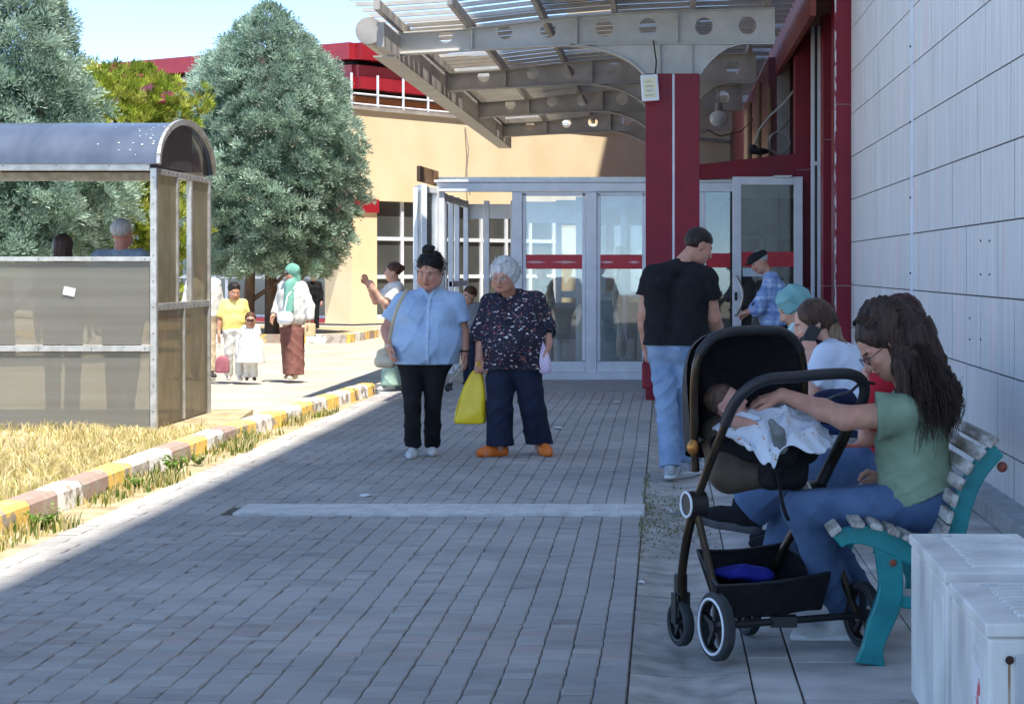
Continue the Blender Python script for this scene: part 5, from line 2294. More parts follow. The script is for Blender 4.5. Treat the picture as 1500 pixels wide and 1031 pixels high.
# ---------------------------------------------------------------- white haired woman in the floral blouse
def floral():
    m, nt, b = new_mat('floral_blouse')
    N, L = nt.nodes, nt.links
    b.inputs['Roughness'].default_value = .8
    tc = N.new('ShaderNodeTexCoord')
    nz = N.new('ShaderNodeTexNoise')
    nz.inputs['Scale'].default_value = 25
    mp = N.new('ShaderNodeMapping')
    mp.inputs['Scale'].default_value = (1, .6, 1.25)
    L.new(tc.outputs['Object'], mp.inputs['Vector'])
    L.new(mp.outputs['Vector'], nz.inputs['Vector'])
    mxv = N.new('ShaderNodeMix')
    mxv.data_type = 'RGBA'
    mxv.inputs['Factor'].default_value = .06
    L.new(mp.outputs['Vector'], mxv.inputs['A'])
    L.new(nz.outputs['Color'], mxv.inputs['B'])
    last = None
    base = lin((34, 30, 48))
    prev = None
    for sc, th, c, seed in ((17, .20, (226, 220, 214), 0), (21, .17, (196, 112, 104), 3.3), (26, .15, (120, 150, 176), 7.7), (24, .13, (214, 170, 160), 11.0)):
        off = N.new('ShaderNodeMapping')
        off.inputs['Location'].default_value = (seed, seed * .7, seed * .3)
        off.inputs['Rotation'].default_value = (.3 * seed, 0, .7 + seed * .4)
        off.inputs['Scale'].default_value = (1.0, 1.0, 2.0)
        L.new(mxv.outputs['Result'], off.inputs['Vector'])
        vo = N.new('ShaderNodeTexVoronoi')
        vo.inputs['Scale'].default_value = sc
        vo.inputs['Randomness'].default_value = 1
        L.new(off.outputs['Vector'], vo.inputs['Vector'])
        lt_ = N.new('ShaderNodeMath')
        lt_.operation = 'LESS_THAN'
        lt_.inputs[1].default_value = th
        L.new(vo.outputs['Distance'], lt_.inputs[0])
        mx = N.new('ShaderNodeMix')
        mx.data_type = 'RGBA'
        L.new(lt_.outputs['Value'], mx.inputs['Factor'])
        if prev is None:
            mx.inputs['A'].default_value = base
        else:
            L.new(prev, mx.inputs['A'])
        mx.inputs['B'].default_value = lin(c)
        prev = mx.outputs['Result']
    L.new(prev, b.inputs['Base Color'])
    return m


m_floral = floral()
D = 14.87
m_orange = M('orange_rubber', (226, 110, 38), (236, 126, 50), scale=8, rough=.45)
hd = Head(q(738, 403, -.10), (-.32, -1, -.36), (.05, -.15, 1), 1.06, skin=(206, 150, 126), age=1, brow=(150, 140, 132), lips=(166, 92, 86))
J = dict(pv=q(754, 522, .03), ws=q(753, 498, 0), ch=q(752, 458, .02), nk=q(745, 428, .02), sL=q(719, 446, .03), sR=q(783, 442, .03),
         eL=q(707, 484, .05), wL=q(702, 525, -.04), eR=q(798, 480, .05), wR=q(804, 505, -.04),
         hL=q(735, 545, 0), hR=q(772, 545, 0), kL=q(732, 596, -.06), kR=q(780, 596, .02), aL=q(732, 655, .0), aR=q(790, 649, .14), tL=q(712, 664, -.07), tR=q(800, 662, -.04))
W2 = person('white haired woman in dark floral blouse and navy trousers wearing orange clogs', J,
            dict(hp=.105, hw=.105, hc=.095, rp=.122, rw=.12, rc=.115, sh=.06, ua=.06, el=.048, fa=.044, wr=.03, th=.1, kn=.064, cf=.06, an=.04, belly=(.08, -.03, .16, .15, .16), bust=(.07, .085, .06, .095), nkr=.06, nks=1.1),
            hd, skin=(206, 150, 126), full=.016,
            top=dict(name='blouse', mat=m_floral, inc=.02, sleeve=1.45, flare=.02, hem=P(0, 541, D).z, neck=.072, nup=.03, nfw=.05, amp=.007, seed=4,
                     extra=[C_(q(736, 512, -.02), q(734, 545, -.02), .13, .14, .05), C_(q(772, 512, -.02), q(775, 545, -.02), .13, .14, .05)]),
            bottom=dict(mat=m_navy, inc=.016, hem=P(0, 652, D).z, ankle=.055, knee=.02, len=1.12, amp=.007),
            shoes=None,
            hands=dict(L=dict(d=(0, -.1, -1), curl=1.6, n=(.2, -1, 0), t=(1, -.3, 0)), R=dict(d=(-.1, -.2, -1), curl=1.3, n=(-1, 0, 0), t=(0, -1, 0))),
            hair=dict(mat=hairmat('white_hair', (188, 186, 182), (226, 225, 222)), amp=.006, ff=(70, 70, 50),
                      prims=[hd.e((0, .02, .04), (.098, .105, .098), .02), hd.e((0, .06, -.02), (.09, .07, .08), .03), hd.e((.075, .01, .0), (.03, .05, .06), .03), hd.e((-.072, .01, .01), (.026, .045, .05), .03), hd.e((0, -.12, -.03), (.062, .085, .082), .015, -1)]))
# clogs
for S, a, t_ in (('L', q(738, 660, .02), q(712, 666, -.04)), ('R', q(793, 650, .14), q(803, 668, -.04))):
    a[2] = .03
    t_[2] = .03
    d = unit(t_ - a)
    sd = np.cross((0, 0, 1), d)
    L_ = .2
    h0 = a
    pr = [C_(h0, h0 + d * .13, .036, .046, .02), C_(h0 + d * .13, h0 + d * .19, .046, .036, .02), C_(h0 + d * .09 + V3((0, 0, .03)), h0 + d * .15 + V3((0, 0, .012)), .04, .036, .03), C_(h0 + V3((0, 0, .02)), h0 + d * .02 + V3((0, 0, .02)), .034, .034, .02)]
    pr.append(E_(h0 + d * .03 + V3((0, 0, .08)), (.045, .045, .055), .006, None, -1))
    pr.append(E_(h0 + d * .145 + sd * .02 + V3((0, 0, .062)), (.014, .014, .02), .004, None, -1))
    pr.append(E_(h0 + d * .145 - sd * .018 + V3((0, 0, .062)), (.013, .013, .02), .004, None, -1))
    sdf_mesh('clog', pr, .005, m_orange, W2['root'], cuts=[((0, 0, .002), (0, 0, -1))])
# glasses on white haired woman


def glasses(h, root, mat=None):
    g = MB()
    for sx in (-1, 1):
        g.tube([tuple(h.w((sx * .032 + .022 * math.cos(t * .449), -.1, .002 + .017 * math.sin(t * .449)))) for t in range(15)], .0022, 6, cap=False)
        g.tube([tuple(h.w((sx * .054, -.098, .006))), tuple(h.w((sx * .074, -.05, .006))), tuple(h.w((sx * .079, .005, .004)))], .002, 6)
    g.tube([tuple(h.w((-.011, -.102, .005))), tuple(h.w((.011, -.102, .005)))], .002, 6)
    return g.build('glasses', mat or m_black, root, smooth=True)


glasses(hd, W2['root'], m_steel2)
curls(hd, W2['root'], bpy.data.materials['white_hair'], 420, 5, ln=.055, wild=1.2)
# yellow carrier bag
m_yel = M('yellow_plastic', (236, 200, 20), (246, 214, 40), scale=6, rough=.35, bump=.1, bscale=30)
yb = empty('carrier_bag', q(692, 600, -.05), 'bright yellow plastic carrier bag hanging from the floral bloused woman', 'bag')
RW = lambda a, b, py, h: (P(a, py, D).x, P(b, py, D).x, P(a, py, D).z, h)
loft_bag('bag_body', [RW(666, 711, 621, .05), RW(665, 713, 617, .06), RW(667, 713, 602, .062), RW(672, 713, 585, .055), RW(679, 711, 566, .04), RW(687, 708, 550, .025), RW(694, 706, 540, .015)], m_yel, yb, D - .03, .007, 3)
g = MB()
for k in range(2):
    b0 = q(689 + 1 * k, 611 + 3.6 * k, -.085)
    b1 = q(709 - 2 * k, 608 + 3.6 * k, -.075)
    g.bar(b0, b1, .006, .008)
g.build_each('printed_line', cloth('dark_print', (70, 66, 30)), yb)
g = MB()
g.tube([tuple(q(*p)) for p in ((699, 545, -.05), (698, 533, -.06), (701, 530, -.07), (703, 533, -.06), (702, 545, -.05))], .007, 6)
g.build('handle', m_yel, yb, smooth=True)
# small pale bag in the other hand
pb = empty('pouch_bag', q(799, 525, -.05), 'small pale lilac plastic bag in the free hand of the floral bloused woman', 'bag')
m_lil = M('lilac_plastic', (214, 190, 216), (228, 210, 228), scale=9, rough=.35)
loft_bag('bag_body', [RW(793, 806, 547, .02), RW(790, 809, 542, .04), RW(788, 809, 530, .045), RW(789, 805, 518, .035), RW(791, 799, 505, .015), RW(792, 796, 498, .008)], m_lil, pb, D - .08, .005, 4)

# ---------------------------------------------------------------- man in the black t-shirt
D = 13.45
hd = Head(q(1023, 361, .02), (.82, .35, -.42), (.25, .1, 1), 1.04, skin=(196, 142, 118), brow=(38, 28, 24))
J = dict(pv=q(988, 500, 0), ws=q(990, 475, 0), ch=q(992, 425, .0), nk=q(1001, 384, .0), sR=q(956, 404, .06), sL=q(1034, 408, -.06),
         eR=q(944, 462, .05), wR=q(946, 508, .08), eL=q(1046, 466, -.02), wL=q(1056, 500, .2),
         hR=q(970, 520, .03), hL=q(1006, 520, -.02), kR=q(977, 596, -.02), kL=q(1006, 596, .1), aR=q(982, 681, -.12), aL=q(1010, 673, .10), tR=q(984, 690, .06), tL=q(1026, 690, .16))
m_jeans = cloth('light_denim', (124, 148, 180), (152, 174, 202), scale=7, bump=.3, bscale=300)
m_jeans2 = cloth('mid_denim', (68, 92, 126), (92, 116, 150), scale=6, bump=.3, bscale=300)
m_grey_shoe = M('grey_sneaker', (150, 156, 160), (200, 204, 206), scale=20, rough=.6)
m_solew = M('white_sole', (216, 216, 212), (232, 232, 230), scale=9, rough=.6)
MAN = person('man seen from behind in black t-shirt and light blue jeans beside the channel', J,
             dict(hp=.085, hw=.09, hc=.12, rp=.105, rw=.11, rc=.115, sh=.068, ua=.058, el=.048, fa=.046, wr=.031, th=.085, kn=.056, cf=.056, an=.042, nkr=.06, nks=1.1, butt=(.05, .07, .04, .095)),
             hd, skin=(196, 142, 118),
             top=dict(mat=m_blackcl, inc=.014, sleeve=.52, flare=.022, hem=P(0, 505, D).z, neck=.06, nup=.05, nfw=.02, amp=.006, extra=[C_(q(972, 490, -.02), q(972, 512, -.03), .13, .15, .04), C_(q(1006, 490, -.05), q(1006, 512, -.06), .13, .15, .04)]),
             bottom=dict(mat=m_jeans, waist=tuple(q(988, 500, 0)), inc=.014, ankle=.022, knee=.008, len=1.03, amp=.008, ff=(34, 34, 40), vox=.008),
             shoes=dict(mat=m_grey_shoe, sole=m_solew, s=1.1),
             hands=dict(R=dict(curl=1.3, n=(1, 0, 0), t=(0, 1, 0))),
             hair=dict(mat=hairmat('cropped_dark_hair', (34, 27, 24), (58, 48, 42)), amp=.0015, prims=[hd.e((0, .014, .05), (.078, .096, .078), .008), hd.e((0, .03, .02), (.0785, .082, .07), .01), hd.e((0, -.115, -.005), (.085, .07, .07), .012, -1), hd.e((0, -.02, -.1), (.12, .14, .085), .015, -1)]))
rb_ = empty('hand_bag', q(949, 545, .08), 'flat dark red bag hanging from the left hand of the man in black', 'bag')
g = MB()
a, b = q(940, 531, .07), q(957, 568, .2)
g.box((a[0], a[1], b[2]), (b[0], b[1], a[2]))
g.build('bag_body', m_maroon, rb_, bevel=.015, seg=3)
g = MB()
g.tube([tuple(q(*p)) for p in ((943, 533, .08), (944, 522, .09), (947, 517, .09), (951, 522, .09), (953, 533, .1))], .008, 6)
g.build('handle', m_maroon2, rb_, smooth=True)

# ---------------------------------------------------------------- old man with the cap
def plaid():
    m, nt, b = new_mat('blue_plaid')
    N, L = nt.nodes, nt.links
    b.inputs['Roughness'].default_value = .85
    tc = N.new('ShaderNodeTexCoord')
    prev = None
    for ax, sc, c in ((0, 15, (206, 216, 230)), (2, 15, (206, 216, 230)), (0, 7.5, (84, 108, 158)), (2, 7.5, (84, 108, 158))):
        sp = N.new('ShaderNodeSeparateXYZ')
        L.new(tc.outputs['Object'], sp.inputs['Vector'])
        if ax == 0:
            ad = N.new('ShaderNodeMath')
            L.new(sp.outputs['X'], ad.inputs[0])
            L.new(sp.outputs['Y'], ad.inputs[1])
            src = ad.outputs['Value']
        else:
            src = sp.outputs['Z']
        mu = N.new('ShaderNodeMath')
        mu.operation = 'MULTIPLY'
        mu.inputs[1].default_value = sc
        L.new(src, mu.inputs[0])
        fr = N.new('ShaderNodeMath')
        fr.operation = 'FRACT'
        L.new(mu.outputs['Value'], fr.inputs[0])
        lt_ = N.new('ShaderNodeMath')
        lt_.operation = 'LESS_THAN'
        lt_.inputs[1].default_value = .35
        L.new(fr.outputs['Value'], lt_.inputs[0])
        ml = N.new('ShaderNodeMath')
        ml.operation = 'MULTIPLY'
        ml.inputs[1].default_value = .5
        L.new(lt_.outputs['Value'], ml.inputs[0])
        mx = N.new('ShaderNodeMix')
        mx.data_type = 'RGBA'
        L.new(ml.outputs['Value'], mx.inputs['Factor'])
        if prev is None:
            mx.inputs['A'].default_value = lin((130, 156, 200))
        else:
            L.new(prev, mx.inputs['A'])
        mx.inputs['B'].default_value = lin(c)
        prev = mx.outputs['Result']
    L.new(prev, b.inputs['Base Color'])
    return m


D = 21.0
hd = Head(q(1113, 384, 0), (-.85, -.2, -.5), (-.35, 0, 1), 1.0, skin=(198, 146, 120), age=1, brow=(150, 146, 140))
J = dict(pv=q(1132, 482, 0), ws=q(1137, 460, 0), ch=q(1137, 430, 0), nk=q(1125, 401, 0), sR=q(1131, 411, -.17), sL=q(1131, 409, .17),
         eR=q(1109, 452, -.2), wR=q(1096, 457, -.12), eL=q(1112, 450, .2), wL=q(1097, 455, .06),
         hR=q(1132, 492, -.09), hL=q(1132, 492, .09), kR=q(1128, 536, -.09), kL=q(1130, 536, .1), aR=q(1134, 576, -.1), aL=q(1136, 576, .1), tR=q(1117, 583, -.12), tL=q(1119, 583, .1))
m_dark_tr = cloth('charcoal_trousers', (44, 44, 50), (58, 58, 64))
OLD = person('stooped old man in blue checked shirt and dark flat cap by the glass door', J,
             dict(hp=.08, hw=.09, hc=.1, rp=.1, rw=.11, rc=.115, sh=.07, ua=.05, el=.042, nkr=.052, belly=(.05, -.02, .13, .13, .14)), hd, skin=(198, 146, 120),
             top=dict(mat=plaid(), inc=.02, sleeve=1.5, flare=.02, hem=P(0, 477, D).z, amp=.007), bottom=dict(mat=m_dark_tr, inc=.016, ankle=.03), shoes=dict(mat=m_blackcl),
             hands=dict(R=dict(curl=.9, n=(0, 0, -1), t=(0, .5, .5)), L=dict(curl=.9, n=(0, 0, -1), t=(0, -.5, .5))),
             hair=dict(mat=hairmat('grey_hair', (150, 148, 146), (190, 188, 186)), prims=hair_short(hd, .004)))
sdf_mesh('flat_cap', [hd.e((0, .0, .075), (.096, .118, .05), .03), hd.e((0, -.10, .05), (.07, .06, .016), .03), hd.e((0, .02, .055), (.092, .104, .04), .02)], .007, cloth('dark_cap', (34, 34, 38)), OLD['root'])
g = MB()
g.ball(q(1107, 451, -.24), (.05, .03, .07), 8)
g.build('elbow_patch', m_blackcl, OLD['root'], smooth=True)
sdf_mesh('backpack', [C_(q(1163, 425, .05), q(1166, 440, .05), .07, .06, .03)], .01, m_blackcl, OLD['root'])
sdf_mesh('belt', [C_(q(1120, 478, -.02), q(1146, 479, -.02), .115, .115, .03)], .009, m_blackcl, OLD['root'], cuts=[(q(0, 481, 0), (0, 0, -1)), (q(0, 476, 0), (0, 0, 1))])
# ---------------------------------------------------------------- seated teal headscarf woman
m_tealscarf = cloth('teal_scarf', (112, 158, 158), (134, 178, 176), scale=10, bump=.2)
m_palescarf = cloth('pale_scarf', (176, 200, 196), (196, 216, 212), scale=10)
m_greycoat = cloth('grey_coat', (90, 110, 112))
D = 11.7
hd = Head(q(1163, 450, 0), (-.82, -.25, -.5), (-.3, 0, 1), .98, skin=(206, 156, 132))
J = dict(pv=q(1215, 596, 0), ch=q(1205, 525, 0), nk=q(1180, 482, 0), sR=q(1190, 500, -.17), sL=q(1190, 498, .17), eR=q(1182, 560, -.2), wR=q(1150, 585, -.1), eL=q(1180, 560, .2), wL=q(1150, 585, .1),
         hR=q(1210, 610, -.09), hL=q(1210, 610, .09), kR=q(1120, 612, -.1), kL=q(1118, 612, .1), aR=q(1118, 722, -.1), aL=q(1118, 722, .1), tR=q(1085, 738, -.1), tL=q(1085, 738, .1))
p5 = person('woman in teal headscarf bowed beside the old man, seated farthest along the bench', J, dict(), hd, skin=(206, 156, 132),
            top=dict(name='coat', mat=m_greycoat, inc=.025, sleeve=1.8, amp=.006), bottom=dict(mat=cloth('grey_skirt', (70, 76, 84)), inc=.03, ankle=.05), shoes=dict(mat=m_blackcl), vox=.011)
sdf_mesh('headscarf', [hd.e((0, .022, .032), (.098, .116, .105), .02), hd.e((0, .04, -.07), (.085, .085, .09), .04), C_(hd.w((0, .05, -.1)), q(1198, 510, 0), .085, .12, .05), C_(hd.w((0, -.02, -.15)), q(1176, 505, -.02), .055, .07, .04), hd.e((0, -.01, -.14), (.095, .105, .09), .04), hd.e((0, -.125, -.015), (.05, .08, .066), .015, -1)], .008, m_tealscarf, p5['root'], fold=folds(.011, (30, 34, 44), 3))
sdf_mesh('scarf_edge', [C_(hd.w((.04, -.06, -.08)), q(1158, 492, -.06), .02, .03, .03), C_(q(1158, 492, -.06), q(1148, 512, -.06), .03, .035, .03)], .008, m_palescarf, p5['root'], fold=folds(.004, (60, 60, 20), 2))

# ---------------------------------------------------------------- woman in white on the phone
D = 10.1
m_whiteshirt = cloth('white_cotton', (196, 206, 222), (212, 220, 232), scale=8, bump=.15)
hd = Head(q(1190, 474, 0), (-.93, -.1, -.35), (-.3, 0, 1), 1.0, skin=(214, 162, 140), brow=(70, 50, 40))
J = dict(pv=q(1258, 596, 0), ws=q(1248, 570, 0), ch=q(1232, 540, 0), nk=q(1208, 505, 0), sR=q(1212, 524, -.17), sL=q(1212, 522, .16), eR=q(1188, 575, -.2), wR=q(1186, 528, -.13), eL=q(1190, 585, .2), wL=q(1160, 610, .05),
         hR=q(1250, 612, -.09), hL=q(1250, 612, .09), kR=q(1150, 612, -.11), kL=q(1148, 612, .1), aR=q(1150, 740, -.1), aL=q(1150, 740, .1), tR=q(1112, 765, -.1), tL=q(1112, 765, .1))
p6 = person('brown haired woman in white t-shirt leaning forward with a phone at her ear', J, dict(hp=.1, hw=.1, hc=.1, rp=.115, rw=.11, rc=.115), hd, skin=(214, 162, 140),
            top=dict(mat=m_whiteshirt, inc=.018, sleeve=.8, flare=.03, amp=.008, ff=(30, 30, 30), neck=.06), bottom=dict(mat=cloth('deep_blue_denim', (40, 56, 98), (52, 70, 114)), inc=.014, ankle=.03), shoes=dict(mat=m_blackcl),
            hands=dict(R=dict(d=(0, .25, 1), curl=1.0, n=(-.1, 1, 0), t=(-1, 0, 0))),
            hair=dict(mat=hairmat('brown_hair', (58, 42, 34), (92, 68, 52)), amp=.004,
                      prims=[hd.e((0, .024, .035), (.09, .104, .094), .01), hd.e((0, -.12, -.02), (.075, .075, .08), .02, -1), hd.e((0, .02, -.12), (.12, .12, .06), .02, -1), hd.e((0, .10, -.02), (.04, .04, .04), .03)]))
sdf_mesh('ponytail', [C_(hd.w((0, .11, -.02)), q(1222, 490, 0), .03, .035, .03), C_(q(1222, 490, 0), q(1232, 505, -.02), .035, .03, .03), C_(q(1232, 505, -.02), q(1236, 520, -.02), .03, .015, .02)], .007, hairmat('light_brown_hair', (110, 88, 66), (160, 134, 104)), p6['root'], fold=folds(.006, (90, 90, 40), 3))
ph = MB()
c_ = q(1186, 495, -.10)
ph.box((c_[0] - .035, c_[1] - .006, c_[2] - .07), (c_[0] + .035, c_[1] + .006, c_[2] + .07), rot=Matrix.Rotation(R(28), 3, 'Y'))
o = ph.build('mobile_phone', m_black, None, bevel=.006)
tag(o, 'black mobile phone held to the ear of the woman in white', 'phone')
# dark wrist sleeve / face mask hanging at her cheek
sdf_mesh('face_mask', [C_(hd.w((.05, -.08, -.07)), hd.w((.06, -.02, -.12)), .03, .035, .02)], .006, m_blackcl, p6['root'])

# ---------------------------------------------------------------- woman in red, legs crossed
D = 8.15
m_red = cloth('red_cotton', (176, 30, 48), (196, 42, 58))
hd = Head(q(1316, 478, 0), (-.85, .2, -.4), (-.25, 0, 1), 1.0, skin=(208, 152, 130))
J = dict(pv=q(1318, 672, 0), ws=q(1318, 640, 0), ch=q(1318, 585, 0), nk=q(1316, 530, 0), sR=q(1300, 560, -.17), sL=q(1310, 556, .16), eR=q(1272, 640, -.16), wR=q(1270, 578, -.13), eL=q(1290, 640, .16), wL=q(1250, 660, .05),
         hR=q(1300, 690, -.10), hL=q(1300, 690, .09), kR=q(1160, 688, -.03), kL=q(1166, 700, .1), aR=q(1094, 748, .03), aL=q(1140, 850, .12), tR=q(1048, 762, .06), tL=q(1095, 870, .12))
p7 = person('woman in red top and blue jeans with crossed legs, behind the long haired woman', J, dict(hp=.1, th=.09, rp=.11), hd, skin=(208, 152, 130),
            top=dict(mat=m_red, inc=.016, sleeve=.85, flare=.02), bottom=dict(mat=m_jeans2, inc=.018, ankle=.045, knee=.01, len=.97, amp=.007, vox=.008),
            shoes=None,
            hands=dict(R=dict(d=(-.1, 0, 1), curl=1.2, n=(1, .3, 0), t=(-.3, -1, 0))),
            hair=dict(mat=hairmat('auburn_hair', (46, 22, 22), (84, 38, 36)), amp=.004, prims=[hd.e((0, .024, .04), (.09, .106, .095), .01), hd.e((0, .07, -.04), (.075, .05, .09), .03), hd.e((0, -.12, -.02), (.07, .075, .08), .02, -1)]))
g = MB()
g.tube([tuple(q(1270, 574, -.13) + V3((math.cos(t * .5236) * .033, math.sin(t * .5236) * .033, .003 * math.sin(t)))) for t in range(13)], .006, 6, cap=False)
g.build('bracelet', m_white, p7['root'], smooth=True)
# her raised dark sneaker and the standing one
for (an, to, u) in ((q(1092, 748, .03), q(1046, 758, .06), (.12, -.25, 1)), (q(1140, 850, .12), q(1095, 862, .12), (0, 0, 1))):
    u = unit(u)
    d = to - an
    d = unit(d - u * (d @ u))
    b = an - u * .075
    pr = [C_(b - d * .04 + u * .035, b + d * .11 + u * .03, .038, .042, .02), C_(b + d * .11 + u * .03, b + d * .165 + u * .028, .042, .032, .02), C_(an - u * .01, b + u * .04, .042, .042, .02), C_(b + d * .03 + u * .06, b + d * .09 + u * .04, .034, .034, .02)]
    so = sdf_mesh('shoe', pr, .006, m_blackcl, p7['root'], cuts=[(b + u * .012, -u)])
    pr = [C_(b - d * .04 + u * .012, b + d * .11 + u * .012, .042, .047, .01), C_(b + d * .11 + u * .012, b + d * .17 + u * .014, .047, .036, .01)]
    sdf_mesh('sole', pr, .006, M('dark_grey_sole', (70, 72, 76), (90, 92, 96), scale=10, rough=.8), so, cuts=[(b - u * .014, -u), (b + u * .026, u)])

HFA = .0065


def hairfold(X, Y, Z):
    w = 1.6 * np.sin(17 * Z + 9 * X) + 1.1 * np.sin(31 * Z - 12 * Y + 1)
    a = np.sin(70 * X + 75 * Y + 18 * Z + w)
    b = np.sin(165 * X - 150 * Y + 22 * Z + 1.7 * w)
    c = np.sin(330 * X + 300 * Y + 60 * Z + 2.2 * w)
    return HFA * a + .0035 * b + .0016 * c


# ---------------------------------------------------------------- long haired woman on the bench
D = 7.38
m_green = cloth('sage_jersey', (126, 146, 122), (142, 162, 136), scale=12, bump=.2)
hd = Head(q(1296, 505, 0), (-.80, -.18, -.70), (-.6, 0, .8), 1.04, skin=(206, 152, 128), brow=(46, 34, 28), lips=(170, 96, 88))
hm = hairmat('long_dark_hair', (40, 29, 25), (76, 56, 45))
J = dict(pv=q(1342, 728, 0), ws=q(1341, 690, .0), ch=q(1343, 632, 0), nk=q(1330, 566, 0), sR=q(1322, 606, -.17), sL=q(1338, 600, .16),
         eR=q(1238, 612, -.16), wR=q(1146, 578, -.02), eL=q(1338, 672, .24), wL=q(1296, 700, .16),
         hR=q(1336, 738, -.10), hL=q(1336, 740, .10), kR=q(1176, 745, -.12), kL=q(1182, 752, .12), aR=q(1236, 890, .14), aL=q(1262, 876, .30), tR=q(1172, 912, .14), tL=q(1200, 900, .30))
LW = person('long dark haired woman in sage green t-shirt and jeans reaching into the stroller', J,
            dict(hp=.085, hw=.075, hc=.08, rp=.118, rw=.098, rc=.102, sh=.052, ua=.052, el=.045, fa=.040, wr=.026, th=.09, kn=.062, cf=.058, an=.038, nkr=.046, bust=(.075, .065, .03, .068), butt=(.06, .08, .02, .1)), hd, skin=(206, 152, 128), vox=.006,
            top=dict(mat=m_green, inc=.017, sleeve=.46, flare=.03, neck=.066, nup=.04, nfw=.02, amp=.006, ff=(26, 26, 46), seed=6, vox=.007, cuts=[(q(1322, 732, 0), (.42, 0, -1))], extra=[C_(q(1340, 690, -.05), q(1340, 726, -.06), .125, .135, .05), C_(q(1340, 690, .05), q(1340, 726, .06), .125, .135, .05)]),
            bottom=dict(mat=m_jeans2, inc=.012, ankle=.012, knee=.006, len=1.02, amp=.005, ff=(40, 30, 36), vox=.007, waist=tuple(q(1342, 700, 0))),
            shoes=dict(mat=M('pale_sneaker', (190, 190, 186), (216, 214, 210), scale=16, rough=.6), sole=m_solew, s=1.08, z={'R': .0, 'L': .0}),
            hands=dict(R=dict(d=(-1, .1, -.28), curl=.55, n=(-.25, .2, -1), t=(-.2, -1, -.1), s=1.0, thumb=.4), L=dict(curl=.8)),
            hair=dict(mat=hm, fold=lambda X, Y, Z: hairfold(X, Y, Z) * .16, vox=.005,
                      prims=[hd.e((0, .022, .042), (.088, .106, .095), .01), hd.e((0, .07, -.01), (.085, .075, .09), .03), hd.e((0, -.112, .0), (.088, .066, .088), .02, -1)]))
glasses(hd, LW['root'])
# hair mass: smooth core under many fine wavy locks
hp0 = [hd.w((0, .085, .03)), hd.w((.03, .10, -.04)), q(1345, 540, -.02), q(1365, 580, -.03), q(1372, 615, -.03)]
core = [C_(hd.w((0, .05, .075)), hp0[0], .084, .09, .05), C_(hd.w((0, .05, .06)), q(1352, 530, -.03), .08, .085, .06), C_(hp0[0], hp0[1], .082, .082, .03), C_(hp0[1], hp0[2], .082, .095, .03), C_(hp0[2], hp0[3], .095, .105, .03), C_(hp0[3], hp0[4], .105, .06, .03),
        C_(q(1330, 535, -.11), q(1343, 625, -.15), .062, .045, .03), C_(q(1345, 560, .06), q(1376, 612, .08), .065, .05, .03), C_(q(1345, 600, -.12), q(1346, 640, -.13), .05, .02, .03)]
sdf_mesh('hair_mass', core, .0045, hm, LW['root'], fold=hairfold)
rg = np.random.default_rng(12)
g = MB()
NL = 1500
for i in range(NL):
    u = rg.uniform(0, 1)
    v = rg.uniform(-1, 1)
    th = v * 1.15
    s0 = hd.w((.088 * math.sin(th) * (1 if rg.uniform() < .9 else .6), .02 + .1 * (u * 1.5 - .5), .045 + .097 * math.cos(th) * math.cos(1.2 * (u * 1.5 - .5))))
    s1 = hd.w((.09 * math.sin(th), .115, .045 + .05 * math.cos(th)))
    if u < .45:
        s0 = hd.w((.084 * math.sin(th), -.035 + .06 * rg.uniform(), .045 + .097 * math.cos(th)))
        s1 = hd.w((.090 * math.sin(th), .075, .045 + .090 * math.cos(th)))
    dp = -.055 + .155 * (-math.sin(th)) * (1 if rg.uniform() < .8 else .5) - .03
    bx = 1334 + 48 * u + rg.normal(0, 4)
    n1 = hd.w((.09 * math.sin(th), .085 + .03 * u, -.03 - .02 * u))
    m1 = q(bx - 2, 540 + 6 * rg.normal(), dp * .85)
    m2 = q(bx + 8 + 14 * u, 588 + 8 * rg.normal(), dp)
    ex = 1338 + 64 * u ** .8 + rg.normal(0, 5)
    ey = 652 - 38 * u + rg.normal(0, 12)
    if rg.uniform() < .5:
        ey -= rg.uniform(5, 60)
    e0 = q(ex, ey, dp)
    pts = smooth_path([tuple(s0), tuple(s1), tuple(n1), tuple(m1), tuple(m2), tuple(e0)], 7)
    n = len(pts)
    cl = int(u * 9) * 7 + int((v + 1) * 4)
    ph_ = rg.uniform(0, 6.28)
    fr = 15 + (cl * 3.7) % 9
    aa = .009 + .005 * ((cl * 1.3) % 1)
    pp = []
    for k, p in enumerate(pts):
        t = k / (n - 1)
        a = aa * max(0, min(1, (t - .35) * 2.4))
        pp.append((p[0] + a * math.sin(fr * t + ph_), p[1] + a * math.cos(fr * t * .9 + ph_), p[2] + a * .4 * math.sin(fr * t * 1.1)))
    r0 = rg.uniform(.0007, .0017)
    g.tube(pp, [max(.0006, r0 * (1.0 if k < n * .75 else (n - k) / (n * .25 + .01))) for k in range(n)], 4, cap=False)
g.build('hair_locks', hm, LW['root'], smooth=False, fixn=False).data.polygons.foreach_set('use_smooth', [True] * len(g.f))
